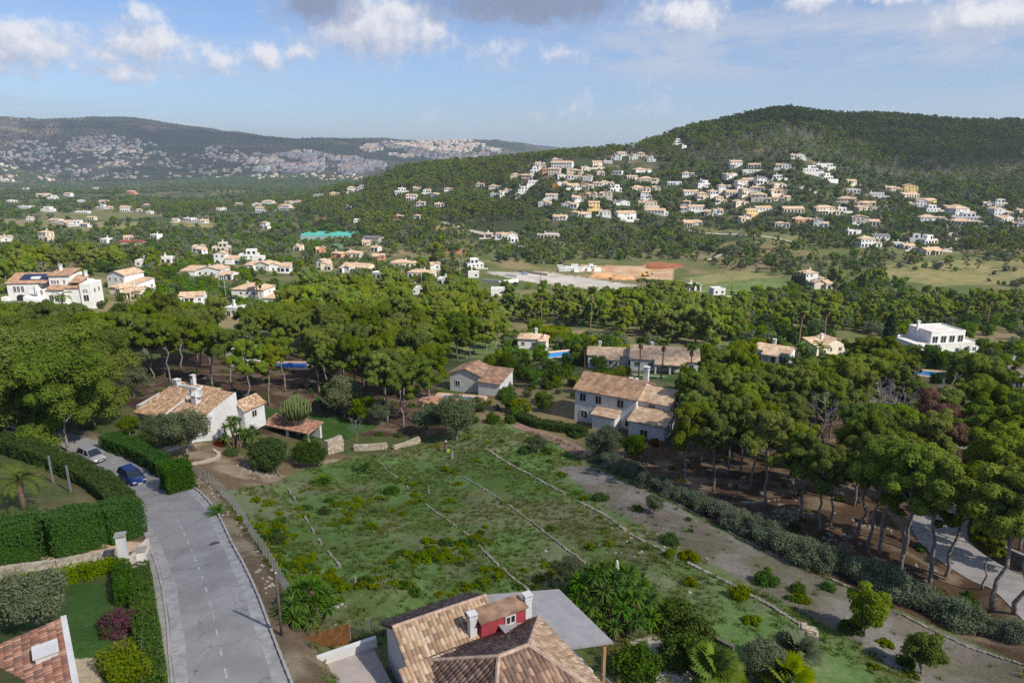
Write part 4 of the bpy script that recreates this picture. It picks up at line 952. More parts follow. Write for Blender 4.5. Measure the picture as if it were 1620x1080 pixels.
TL = ['first stone terrace edge in the field, nearest the road and mostly overgrown', 'second stone terrace edge in the field, counted from the road', 'third stone terrace edge in the field, between two grassy strips', 'long stone terrace wall separating the grass from the gravel strip, ending in a pale stone pier']
for k, (ln, h) in enumerate(TERRW): stone_row('terrace_wall', ln, TL[k], 'stone terrace edges across the field', .10 if k < 3 else .16, .20 if k < 3 else .34, k, drop=1.3, lift=-.10, gap=.60 if k < 3 else .72)
ln = catmull([_hit(*p, Gz) for p in [(936,732),(1040,779),(1200,866),(1340,928),(1640,1058)]], 8); stone_row('terrace_wall', ln, 'low stone edge between the gravel strip and the grey-green hedge of bushes', 'stone terrace edges across the field', .12, .22, 9, gap=.55)
q = gp(1286, 1020)
def stone_block_wall(pts, h, t_, label, seed, sz=.38, name='stone_wall'):
    """rubble wall: every stone laid in courses"""
    rg = random.Random(seed); th = thing(name, label, 'wall', pts[0]); o = Vector(pts[0]); mb = MB(); core = MB()
    for a, b_ in zip(pts[:-1], pts[1:]):
        a, b_ = Vector(a), Vector(b_); d = (b_ - a); Ld = math.hypot(d.x, d.y); ang = math.atan2(d.y, d.x); n_ = max(1, int(Ld / sz)); rows = max(1, int(h / .3))
        for r_ in range(rows):
            for j in range(n_):
                t0 = (j + .5 + (r_ % 2) * .4) / n_
                if t0 > 1: continue
                p = a + d * t0 - o; c = rg.choice(((.42, .36, .27), (.50, .44, .34), (.36, .30, .22), (.46, .38, .27))); s = rg.uniform(.8, 1.08)
                mb.obox((p.x, p.y, p.z - .3 + r_ * .3 + .15 + .3), (Ld / n_ * s, t_ * rg.uniform(.9, 1.1), .3 * rg.uniform(.85, 1.0)), ang + rg.uniform(-.05, .05), c=(*c, 1))
        m_ = (a + b_) / 2 - o; core.obox((m_.x, m_.y, m_.z + h / 2 - .4), (Ld, t_ * .8, h + .6), ang)
    core.build('core', M['stonewall'], th); tag(mb.build('stone', M['stone'], th), kind='stuff'); return th
stone_block_wall([gp(1262, 1006), gp(1288, 1024)], 1.3, .7, 'pale stone pier at the end of the long terrace wall beside the fan palm', 3)
stone_block_wall([gp(517, 718), gp(541, 712)], 2.3, .8, 'tall pale rubble wall stub beside the dark rounded bush', 4)
stone_block_wall([gp(560, 712), gp(578, 712), gp(612, 709)], .9, .6, 'lower stone wall piece below the bare shrub, left of two', 5)
stone_block_wall([gp(622, 711), gp(663, 700)], .8, .6, 'low stone wall piece right of its neighbour near the working person', 6)
# circle of stones round the olive
cq = gp(297, 722); rg = random.Random(2); th = thing('stone_ring', 'ring of pale stones around the foot of the grey olive tree', 'stone ring', cq)
for k in range(30):
    a = 2 * math.pi * k / 30; 
    if 1.2 < a < 2.0: continue
    x, y = 3.4 * math.cos(a), 4.2 * math.sin(a); z = float(Gz(cq.x + x, cq.y + y)) - cq.z
    mb = MB() if k == 0 else mb
    if k == 0: mb.obox((0, 0, 0), (.75, .4, .4), 0, rx=.1, c=(.44, .38, .29, 1)); smesh = mb.mesh('stone', M['stone'])
    link('stone', smesh, th, (x, y, z + .08), a + math.pi / 2 + rg.uniform(-.2, .2), (rg.uniform(.8, 1.2), rg.uniform(.8, 1.3), rg.uniform(.7, 1.2)))
# ================================================================== blurred-in-photo villas between field and woods
def nearhouse(px, py, wpx, wall, roof, seed, rz, label, storeys=None, top=None):
    q = gp(px, py); o = house(q, W_PX(wpx, q), wall, roof, seed, rz, label, None, True, storeys); note(px - wpx / 2, px + wpx / 2, top or py - wpx * .5, py, q.y); return o
# two-storey white villa above the path
q = gp(985, 678); t = thing('house', 'large two-storey white villa with brown and tan roofs standing right of the field path', 'house', (q.x, q.y, q.z), R(-30))
wm = MB(); wm.box(-9, 2.2, 0, 9, -3, 5.6); gable_wall(wm, -9, 2.2, 0, 9, 5.6, 1.9); wm.box(2.2, 7.5, 1.2, 8.4, -3, 5.2); wm.box(2.2, 8.2, -3.2, 1.15, -3, 3.0); wm.box(-4.5, -.5, -2.6, -.05, -3, 2.6)
wm.prism([(-1.0, 4.3), (-.7, 4.3), (-.7, 9), (-1.0, 9)], 5, [7.9, 7.9, 6.4, 6.4]); wm.build('wall', M['white'], t)
rm = MB(); gable_roof(rm, 2.2, 7.5, 1.2, 8.4, 5.2, 1.5); mono_roof(rm, 2.2, 8.2, -3.2, 1.15, 3.0, 4.1); mono_roof(rm, -4.5, -.5, -2.6, -.05, 2.6, 3.1); rm.build('roof', M['roof'], t)
rm = MB(); gable_roof(rm, -9, 2.15, 0, 9, 5.6, 1.9); rm.build('roof', M['roof2'], t)
for x in (-7.5, -4.6, -.6): window(t, 'front', x, 3.6, 0, 1.2, 1.5)
for x in (-7.2, 1.0): window(t, 'front', x, .6, 0, 1.3, 1.4)
window(t, 'front', 4.8, .5, -3.2, 1.3, 1.5); window(t, 'right', -1, .8, 8.2, 1.2, 1.3); window(t, 'right', 4.5, 3.3, 7.5, 1.2, 1.3); window(t, 'front', 4.5, 3.6, 1.2, 1.2, 1.2)
link('chimney', CHIM, t, (1.5, 6.5, 7.6), 0, 1.2); note(905, 1065, 595, 690, q.y)
nearhouse(752, 622, 92, 'white', 'b', 21, R(-22), 'white villa with brown roof behind the big grey olive, beside an orange pool terrace', 1, 572)
nearhouse(842, 552, 46, 'white', 't', 32, R(-10), 'small white villa with a pale roof left of the pool and the round topiary', 1, 520)
nearhouse(968, 582, 76, 'white', 't', 8, R(-8), 'white villa with tan roof and dark porch, left half of the palm garden pair', 1, 535)
nearhouse(1050, 588, 105, 'white', 't', 15, R(-12), 'long white villa with tan roof, right half of the palm garden pair', 1, 540)
nearhouse(1220, 574, 52, 'white', 't', 44, R(-35), 'small white house with orange gable roof behind the right-hand wood', 1, 540)
nearhouse(1498, 562, 112, 'white', 'f', 6, R(10), 'wide white modern villa above a clipped dark hedge at the right edge', 2, 515)
nearhouse(1312, 562, 60, 'cream', 't', 41, R(15), 'low cream house with pink tile roof among palms left of the tall cypress', 1, 545)
nearhouse(376, 580, 34, 'white', 'f', 12, R(-10), 'white house half hidden behind the pine trunks above the tiled house', 2, 530)
nearhouse(1615, 610, 40, 'white', 't', 14, R(5), 'white house cut by the right edge beside the drive', 1, 595)
# pools
def pool(px, py, L_, Wd, rz, label, cover=False, shape='rect'):
    q = gp(px, py); t = thing('swimming_pool', label, 'pool', (q.x, q.y, q.z + .25), rz); mb = MB()
    mb.box(-L_ / 2 - 1.6, L_ / 2 + 1.6, -Wd / 2 - 1.3, -Wd / 2, -2, .1).box(-L_ / 2 - 1.6, L_ / 2 + 1.6, Wd / 2, Wd / 2 + 1.3, -2, .1).box(-L_ / 2 - 1.6, -L_ / 2, -Wd / 2, Wd / 2, -2, .1).box(L_ / 2, L_ / 2 + 1.6, -Wd / 2, Wd / 2, -2, .1)
    mb.build('pool_surround', M['coping'], t); mb = MB(); mb.box(-L_ / 2, L_ / 2, -Wd / 2, Wd / 2, -1.5, .0); mb.build('water', flat('pool_cover', (.02, .12, .42), .5, .1) if cover else M['water'], t); note(px - 18, px + 18, py - 10, py + 4, q.y); return t
pool(884, 562, 8, 4.5, R(20), 'blue swimming pool with a sandy surround in front of the small white villa')
pool(725, 634, 7, 3.5, R(-12), 'blue pool on the orange terrace, partly behind the big olive')
pool(1474, 593, 8, 4, R(-20), 'turquoise swimming pool below the clipped hedge at the right edge')
pool(458, 580, 8, 4, R(0), 'bright blue covered pool seen through the pine trunks behind the tiled house', True)
mb = MB(); q = gp(715, 640); mb.box(-7, 6, -3.5, 3.5, -2, .1); tag(mb.build('terrace', M['terracotta_paving'], None, loc=q, rz=R(-15)), 'orange paved terrace around the pool beside the big grey olive', 'terrace')
mb = MB(); q = gp(395, 580); mb.box(-4, 4, -3, 3, -2, .15); tag(mb.build('terrace', M['terracotta_paving'], None, loc=q, rz=R(-10)), 'orange paved terrace beside the white house hidden behind pine trunks', 'terrace')
mb = MB(); q = gp(1190, 600); mb.box(-6, 6, -2, 2, -2, .3); tag(mb.build('terrace', M['terracotta_paving'], None, loc=q, rz=R(-10)), 'paved terrace in front of the small white house with orange gable', 'terrace')
# ================================================================== white villa on the left edge (two volumes, solar panels, arches)
q = gp(82, 478); s_ = W_PX(1, q); VR = R(6)
t = thing('house', 'big white two-storey villa with solar panels, arches and brown roofs at the left edge', 'house', (q.x, q.y, q.z), VR)
def X(px): return (px - 82) * s_
wm = MB(); wm.box(X(20), X(62), 0, 10, -3, 6.0); wm.box(X(62) - .02, X(66), -.6, 10.2, -3, 5.6); wm.box(X(66), X(106), -1.2, 9, -3, 4.0); wm.box(X(80), X(111), 1.2, 9.2, 4.0, 8.0)
wm.box(X(106), X(129), -.4, 8, -3, 4.2); wm.box(X(111), X(130), 2.5, 8.4, 4.2, 5.8); wm.box(X(129), X(145), -.9, 6.5, -3, 5.3); wm.box(X(12), X(20), -1.2, 5, -3, 2.0)
parapet(wm, X(129) - .02, X(145) + .02, -.92, 6.52, 5.3, .4); wm.prism([(X(20), 0), (X(62), 0), (X(62), .01), (X(20), .01)], 5.9, 6.0)
wm.box(X(53), X(65), 1.5, 3.5, 5.6, 7.6); wm.build('wall', M['white'], t)
rm = MB(); mono_roof(rm, X(20), X(78), -.1, 6.0, 6.0, 8.3, .25); mono_roof(rm, X(80), X(111), 1.0, 8.6, 8.0, 9.1, .3); mono_roof(rm, X(81), X(107), -1.5, 1.2, 4.0, 5.0, .15); mono_roof(rm, X(111), X(129), .6, 6.0, 5.8, 7.3, .2); mono_roof(rm, X(108), X(129), -.6, 1.8, 4.2, 5.1, .1); rm.build('roof', M['roof2'], t)
pmb = MB(); pmb.box(-.85, .85, -.03, .03, 0, 1.7); pmm_ = pmb.mesh('solar_panel', M['panel'])
for i in range(6):
    for j in range(2):
        o = link('solar_panel', pmm_, t, (X(40) + i * 1.8, .2 + j * 1.75 + 1.0, 6.86 + j * .68)); o.rotation_euler = (R(-69.5), 0, 0)
for x in (31, 36.5, 42.5): window(t, 'front', X(x), 3.3, 0, .9, 1.9)
for x in (84.5, 88.5, 93, 102.5): window(t, 'front', X(x), 5.4, 1.2, .7, 1.3)
for x in (86, 94, 103): window(t, 'front', X(x), .3, -1.2, 1.3, 2.2)
window(t, 'front', X(73), 2.6, -1.2, .7, 1.5); window(t, 'front', X(135), 2.9, -.9, .6, 1.2); window(t, 'front', X(139), 2.9, -.9, .6, 1.2); window(t, 'right', 1.5, 2.6, X(145), 1.2, 1.4); window(t, 'right', 4.2, 2.6, X(145), 1.2, 1.4); window(t, 'front', X(137), .3, -.9, 1.6, 2.0)
for x in (38, 54):
    a_ = MB(); pr_ = [(-1.3, 0), (1.3, 0)] + [(1.3 * math.cos(a), 1.6 + 1.0 * math.sin(a)) for a in [i * math.pi / 8 for i in range(9)]]
    a_.add([(p[0], -.03, p[1]) for p in pr_], [tuple(range(len(pr_)))]); a_.build('arch', M['glass'], t, loc=(X(x), 0, 0))
sh = MB(); sh.prism([(X(53), -4.2), (X(76), -4.2), (X(76), -1.3), (X(53), -1.3)], -3, [2.6, 1.6, 1.6, 2.6]); sh.build('annex', M['white'], t); link('chimney', CHIM, t, (X(88), 6, 9.2)); link('chimney', CHIM, t, (X(127), 5, 7.3))
note(8, 156, 435, 482, q.y)
wall_line('garden_wall', [gp(5, 482), gp(40, 484), gp(75, 490)], 1.2, .25, M['concrete'], 'grey garden wall in front of the big white villa at the left edge', 'wall')
# ================================================================== villas of the middle ground and the hillside village (traced one by one)
RAW = []
def rows(x0, y0, sc, lst, cl):
    for e in lst:
        zx, zy, zw, wl_, rf_ = e; RAW.append((x0 + zx / sc, y0 + zy / sc, zw / sc, wl_, rf_, cl))
w, c, t_, y_, o_ = 'white', 'cream', 'tan', 'yellow', 'orange'
rows(800, 220, 5.786, [(315,245,95,w,'t'),(470,210,95,w,'t'),(510,270,190,w,'t'),(270,310,85,w,'f'),(367,300,50,o_,'f'),(100,350,110,c,'t'),(190,385,100,t_,'t'),(250,410,90,w,'f'),(440,330,110,c,'t'),(640,315,120,c,'t'),(735,290,90,c,'t'),(840,265,90,c,'t'),(550,360,150,w,'t'),(700,375,170,w,'t'),(455,445,35,'ochre','f'),(520,430,90,w,'t'),(620,450,120,w,'t'),(745,455,110,c,'t'),(840,430,80,w,'t'),(930,425,120,w,'t'),(1010,480,110,w,'f'),(1065,150,90,w,'t'),(1010,195,90,w,'t'),(935,225,80,w,'f'),(1170,190,80,w,'t'),(1245,180,90,c,'t'),(1335,210,80,w,'f'),(1020,320,85,w,'f'),(1260,305,150,w,'t'),(1160,370,100,c,'t'),(1310,390,190,c,'t'),(1240,475,170,c,'t'),(1545,420,130,w,'f'),(1285,545,100,w,'t'),(420,540,110,w,'t'),(355,610,120,w,'t'),(650,560,85,w,'t'),(580,625,150,w,'t'),(810,640,100,y_,'t'),(910,525,110,c,'t'),(1060,605,160,w,'g'),(1300,610,170,c,'t'),(490,740,125,w,'t'),(630,700,80,c,'t'),(720,715,130,w,'t'),(905,695,110,w,'t'),(1110,735,180,w,'t'),(1360,685,180,w,'t'),(1455,700,60,w,'f'),(20,490,70,w,'t'),(170,490,110,w,'f'),(1580,45,70,w,'f'),(780,530,90,t_,'t'),(330,270,60,c,'t'),(590,300,60,t_,'t'),(870,330,70,t_,'t'),(1380,470,80,t_,'t')], 'village')
rows(1080, 220, 5.786, [(15,85,40,w,'f'),(50,340,110,w,'t'),(490,260,110,w,'t'),(455,355,130,w,'t'),(655,260,110,w,'t'),(640,310,170,w,'f'),(920,265,135,w,'t'),(870,360,80,w,'f'),(1055,175,125,w,'t'),(1280,255,190,w,'f'),(1170,300,140,w,'f'),(1245,345,90,w,'f'),(1330,370,110,w,'f'),(195,435,125,w,'f'),(80,510,140,w,'t'),(385,455,110,w,'t'),(300,505,110,w,'t'),(615,400,130,w,'t'),(550,445,110,w,'t'),(740,410,130,w,'g'),(680,475,130,w,'t'),(890,445,110,c,'t'),(860,500,110,c,'t'),(195,555,125,c,'t'),(480,515,160,c,'t'),(720,575,180,c,'t'),(590,520,110,c,'t'),(880,570,90,c,'t'),(350,590,100,c,'t'),(545,605,120,c,'t'),(745,660,150,w,'t'),(130,650,150,w,'t'),(250,690,110,c,'t'),(325,680,90,w,'t'),(635,715,120,y_,'t'),(100,790,140,w,'t'),(1020,670,190,t_,'t'),(1340,690,260,c,'t'),(1110,765,180,o_,'t'),(910,805,125,w,'t'),(1265,805,130,w,'t'),(1550,410,100,c,'t'),(1560,490,120,w,'f'),(1500,575,150,c,'t'),(1590,780,80,w,'g'),(30,600,70,c,'t'),(10,660,60,w,'t'),(960,560,60,t_,'t'),(1460,660,80,w,'f')], 'village')
rows(1340, 260, 5.786, [(270,290,130,w,'f'),(545,250,190,y_,'t'),(590,305,170,c,'t'),(740,360,170,y_,'t'),(650,390,140,w,'t'),(790,435,130,w,'f'),(190,380,130,c,'t'),(170,425,150,t_,'t'),(30,340,90,c,'t'),(1005,420,180,c,'t'),(1075,470,230,w,'t'),(1090,512,230,w,'f'),(1090,557,260,w,'t'),(780,520,210,w,'t'),(1295,385,90,w,'t'),(1410,380,110,w,'f'),(1430,470,170,w,'t'),(1465,525,150,w,'t'),(1580,570,120,w,'t'),(170,555,230,c,'t'),(70,640,120,w,'f'),(315,690,150,w,'g'),(215,755,200,w,'t'),(470,760,100,w,'f'),(570,780,110,w,'t'),(640,715,120,w,'f'),(770,725,150,w,'f'),(800,825,190,c,'t'),(1600,450,60,c,'t'),(400,240,90,c,'t')], 'village')
rows(400, 200, 4.05, [(20,510,60,w,'t'),(105,505,110,w,'t'),(255,495,110,w,'t'),(210,535,120,w,'t'),(45,550,60,w,'t'),(415,450,60,w,'f'),(640,420,70,w,'t'),(690,405,50,w,'f'),(525,440,60,c,'t'),(955,430,90,w,'f'),(1050,410,50,c,'t'),(1115,425,50,w,'t'),(1160,450,50,w,'t'),(1015,475,70,w,'t'),(1075,505,60,w,'t'),(1195,515,60,w,'t'),(1255,415,60,w,'t'),(1455,385,60,c,'t'),(1550,400,80,w,'t'),(1545,450,50,w,'f'),(1605,440,50,w,'t'),(935,592,55,o_,'t'),(1050,592,50,c,'t'),(75,655,60,w,'t'),(665,615,34,w,'f'),(612,530,30,c,'t'),(1590,718,75,w,'t'),(1505,712,50,c,'t')], 'spur')
rows(0, 200, 4.05, [(155,405,50,w,'t'),(275,445,80,w,'t'),(335,465,60,w,'f'),(430,450,50,w,'t'),(615,405,40,w,'t'),(840,435,70,o_,'t'),(515,485,40,w,'f'),(660,490,50,w,'t'),(940,515,60,w,'t'),(75,485,60,w,'f'),(150,525,80,w,'f'),(295,545,70,w,'f'),(520,560,80,w,'f'),(700,530,60,w,'t'),(640,530,60,w,'f'),(805,545,70,w,'t'),(890,545,40,w,'t'),(950,560,40,w,'f'),(1420,540,60,w,'t'),(1530,505,50,w,'t'),(345,615,80,w,'t'),(410,635,100,w,'t'),(480,640,80,w,'f'),(540,645,60,w,'t'),(190,598,40,w,'t'),(580,598,50,c,'t'),(1200,605,60,w,'f'),(1260,615,60,w,'f'),(1310,618,50,w,'t'),(1120,612,40,w,'t'),(25,740,70,w,'t'),(285,735,90,c,'t'),(665,748,50,w,'f'),(820,732,40,w,'t'),(985,718,60,w,'f'),(1270,800,70,w,'t')], 'valley')
rows(240, 390, 5.4, [(420,255,350,w,'t'),(640,285,95,w,'t'),(120,140,90,w,'f'),(410,60,80,w,'t'),(590,40,140,t_,'f'),(615,145,160,w,'t'),(700,145,70,w,'t'),(830,110,160,w,'f'),(905,130,90,w,'f'),(900,205,230,w,'t'),(1080,215,200,w,'t'),(1450,170,100,w,'t'),(1490,200,80,c,'t'),(880,490,400,w,'t'),(345,485,190,w,'t'),(690,600,80,w,'f'),(1445,55,80,o_,'t'),(1580,95,100,o_,'t'),(1240,35,70,c,'t')], 'mid')
rows(0, 390, 6.75, [(1310,480,400,w,'t'),(1510,215,130,w,'f'),(1250,520,180,c,'t'),(1420,560,140,c,'t')], 'mid')
rows(540, 340, 5.786, [(570,480,230,c,'t'),(100,390,160,c,'t'),(120,525,270,c,'t'),(300,335,70,w,'t'),(230,280,60,c,'t'),(340,410,110,o_,'t'),(730,575,250,w,'t'),(1210,575,60,w,'f'),(1230,485,150,w,'f'),(1480,215,130,w,'t'),(1350,205,70,c,'t'),(1585,245,60,w,'f'),(700,730,60,w,'f'),(1430,740,70,w,'f'),(930,635,60,w,'f'),(860,500,90,w,'t'),(320,580,60,w,'f'),(30,530,70,w,'t')], 'mid')
rows(1100, 400, 5.786, [(220,385,100,w,'f'),(1080,275,190,w,'t'),(1170,330,160,c,'t')], 'mid')
rows(0, 0, 1, [(1096,357,28,c,'t'),(806,378,26,w,'t'),(866,377,34,t_,'f'),(1180,350,20,c,'t'),(1100,460,18,w,'f')], 'mid')
CN = {'village': 'in the hillside village', 'spur': 'on the pine spur', 'valley': 'far on the valley floor', 'mid': 'among middle-ground gardens'}
GN_ = {'village': 'houses of the hillside village', 'spur': 'houses on the pine spur', 'valley': 'farmhouses on the valley floor', 'mid': 'villas of the middle ground'}
ORD = ['first', 'second', 'third', 'fourth', 'fifth', 'sixth', 'seventh', 'eighth', 'ninth', 'tenth', 'eleventh', 'twelfth', 'thirteenth', 'fourteenth', 'fifteenth', 'sixteenth', 'seventeenth', 'eighteenth', 'nineteenth', 'twentieth']
ORD += ['twenty-' + o for o in ORD[:9]] + ['thirtieth'] + ['thirty-' + o for o in ORD[:9]] + ['fortieth'] + ['forty-' + o for o in ORD[:9]]
BANDS = {}
for cl in CN:
    it = sorted([e for e in RAW if e[5] == cl], key=lambda e: e[1]); per = {'village': 14, 'spur': 10, 'valley': 12, 'mid': 12}[cl]
    bands = [it[i:i + per] for i in range(0, len(it), per)]
    for bi, bnd in enumerate(bands):
        for k, e in enumerate(sorted(bnd, key=lambda e: e[0])): BANDS[id(e)] = (bi, k, len(bands))
RN = {'white': 'white', 'cream': 'cream', 'tan': 'tan', 'yellow': 'yellow', 'orange': 'terracotta-coloured', 'ochre': 'bright ochre'}
RFN = {'t': 'tiled', 'f': 'flat-roofed', 'g': 'grey-roofed'}
rgh = random.Random(11)
for e in RAW:
    px, py, wpx, wl_, rf_, cl = e; bi, k, nb = BANDS[id(e)]
    row = ORD[bi]; lb = f"{RN[wl_]} {RFN[rf_]} house {CN[cl]}, {row} row down, {ORD[k]} from left"
    q = gp(px, py); wd = min(max(W_PX(wpx, q), 6.5), 26)
    st = None
    if cl == 'village': st = rgh.choice((1, 1, 2))
    elif cl in ('mid', 'valley'): st = rgh.choice((1, 1, 1, 2))
    if wd < 10: st = 1
    house(q, wd, wl_, rf_, rgh.randint(0, 99999), rgh.uniform(-.45, .35), lb, GN_[cl], q.y < 340, st)
    note(px - wpx * .55, px + wpx * .55, py - max(4, wpx * .32), py + 1, q.y)
note(762, 1010, 428, 457, 400); note(900, 1085, 414, 446, 405); note(1100, 1242, 440, 462, 370)
# ---- other built things of the valley
q = gp(515, 378); t = thing('greenhouse', 'turquoise netted greenhouse with low pitched bays behind the garden villas', 'greenhouse', q, R(-6))
L_ = W_PX(82, q); gm_ = flat('turquoise_net', (.06, .30, .25), .7, .1, .3); mb = MB()
for k in range(4): mb.prism([(-L_ / 2, k * 7), (L_ / 2, k * 7), (L_ / 2, k * 7 + 3.5), (-L_ / 2, k * 7 + 3.5)], [3.2, 3.2, 4.4, 4.4], [3.25, 3.25, 4.45, 4.45]).prism([(-L_ / 2, k * 7 + 3.5), (L_ / 2, k * 7 + 3.5), (L_ / 2, k * 7 + 7), (-L_ / 2, k * 7 + 7)], [4.4, 4.4, 3.2, 3.2], [4.45, 4.45, 3.25, 3.25])
mb.build('roof', gm_, t); mb = MB(); mb.box(-L_ / 2 + .1, L_ / 2 - .1, .1, 27.9, -2, 3.15); mb.build('wall', flat('pale_turquoise_film', (.25, .42, .38), .6, .1, .3), t); note(474, 556, 368, 380, q.y)
q = gp(586, 386); t = thing('warehouse', 'grey concrete warehouse beside the turquoise greenhouse', 'warehouse', q, R(-14)); L_ = W_PX(28, q)
mb = MB(); mb.box(-L_ / 2, L_ / 2, 0, 12, -2, 5); mb.build('wall', M['concrete'], t); mb = MB(); gable_roof(mb, -L_ / 2, L_ / 2, 0, 12, 5, 1.0, 'x', .3); mb.build('roof', M['roofgrey'], t); note(570, 602, 372, 388, q.y)
q = gp(534, 392); mb = MB(); mb.lathe([(4.6, -1), (4.6, 2.6), (4.8, 2.6), (4.8, 2.9), (4.4, 2.9), (4.4, 2.3)], 28); tag(mb.build('water_tank', flat('green_tank', (.09, .17, .10), .7, .15, .4), None, loc=q), 'round dark green water tank below the turquoise greenhouse', 'tank')
q = gp(208, 388); t = thing('barn', 'long low barn with a dark red roof in the left valley fields', 'barn', q, R(-2)); L_ = W_PX(38, q)
mb = MB(); mb.box(-L_ / 2, L_ / 2, 0, 7, -2, 2.4); mb.build('wall', M['tan'], t); mb = MB(); gable_roof(mb, -L_ / 2, L_ / 2, 0, 7, 2.4, 1.2); mb.build('roof', flat('dark_red_roof', (.22, .05, .04), .8, .15, .5), t)
wall_line('garden_wall', [gp(764, 446), gp(790, 449), gp(820, 446)], 1.9, .3, M['white'], 'long bright white wall left of the pale car park', 'wall')
wall_line('garden_wall', [gp(800, 437), gp(818, 440)], 1.8, .3, M['white'], 'short white wall behind the long one beside the car park', 'wall')
wall_line('garden_wall', [gp(820, 431), gp(842, 433), gp(866, 436)], 1.3, .3, flat('dark_stone', (.14, .12, .10), .9, .3, 2), 'dark stone wall along the back of the pale car park', 'wall')
rgb = random.Random(4)
for k in range(16):
    px = 886 + k * 3.9 + rgb.uniform(-2, 2); py = 427.5 + rgb.uniform(-3.5, 4) - abs(k - 8) * .2; q = gp(px, py); mb = MB(); w_ = rgb.uniform(2.2, 5); h_ = rgb.uniform(1.2, 2.6)
    mb.box(-w_ / 2, w_ / 2, 0, 2.4, -.5, h_).box(-w_ / 2 - .08, w_ / 2 + .08, -.08, 2.48, h_, h_ + .14); o = mb.build('building_block_stack', M['white'], None, loc=q, rz=rgb.uniform(-.3, .3))
    tag(o, f'white stack of building material behind the car park, {ORD[k]} from the left', 'stack', 'white stacks in the builders yard')
note(880, 960, 412, 432, 440)
# excavator on the orange soil
q = gp(1021, 437); t = thing('excavator', 'yellow excavator standing on the orange soil of the building site', 'excavator', q, R(20)); ym = flat('yellow_machine_paint', (.65, .36, .02), .5, .08); dk = flat('dark_rubber', (.02, .02, .02), .8, .1)
for sy in (-1, 1):
    mb = MB(); mb.prism([(-1.9, sy * 1.2 - .3), (1.9, sy * 1.2 - .3), (1.9, sy * 1.2 + .3), (-1.9, sy * 1.2 + .3)], .15, .85); mb.prism([(-1.6, sy * 1.2 - .29), (1.6, sy * 1.2 - .29), (1.6, sy * 1.2 + .29), (-1.6, sy * 1.2 + .29)], 0, 1.0); mb.build('track', dk, t)
mb = MB(); mb.box(-2.1, .6, -1.3, 1.3, 1.05, 2.1).prism([(-2.3, -1.2), (-1.2, -1.2), (-1.2, 1.2), (-2.3, 1.2)], 1.2, 2.3); mb.build('body', ym, t)
mb = MB(); mb.prism([(-.2, -1.25), (1.2, -1.25), (1.2, -.1), (-.2, -.1)], 1.15, [3.2, 3.0, 3.0, 3.2]); mb.build('cab', [M['glass']], t)
mb = MB(); mb.tube([(.9, .3, 1.8), (2.6, .3, 4.2), (4.6, .3, 4.0)], [.32, .30, .22], 6).tube([(4.5, .3, 4.1), (5.2, .3, 1.6)], [.24, .16], 6); mb.build('arm', ym, t)
mb = MB(); mb.prism([(4.7, -.3), (5.6, -.3), (5.6, .9), (4.7, .9)], [1.2, .7, .7, 1.2], [1.9, 1.5, 1.5, 1.9]); mb.build('bucket', dk, t)
# heaps of soil
for k, (px, py, r_, h_, lb) in enumerate(((950, 440, 9, 2.6, 'orange heap of soil left of the excavator'), (985, 442, 8, 2.2, 'orange heap of soil in front of the excavator'), (1045, 424, 12, 2.4, 'dark red bank of soil behind the excavator'))):
    q = gp(px, py); bm = bmesh.new(); bmesh.ops.create_icosphere(bm, subdivisions=4, radius=1)
    for v in bm.verts:
        n_ = float(vnoise(v.co.x * 2 + 5 * k + 9, v.co.y * 2 + v.co.z + 9, 1, 4, k)); v.co = Vector((v.co.x * r_ * (.7 + .6 * n_), v.co.y * 3.5 * (.7 + .6 * n_), max(-.5, v.co.z * h_ * (.6 + .8 * n_))))
    me = bpy.data.meshes.new('soil_heap'); bm.to_mesh(me); bm.free(); me.materials.append(flat('orange_earth', (.46, .25, .12), .95, .2, .8, .5, 3) if k < 2 else flat('red_earth', (.24, .08, .04), .95, .2, .8, .5, 3)); me.polygons.foreach_set('use_smooth', [True] * len(me.polygons))
    tag(link('soil_heap', me, None, q), lb, 'heap')
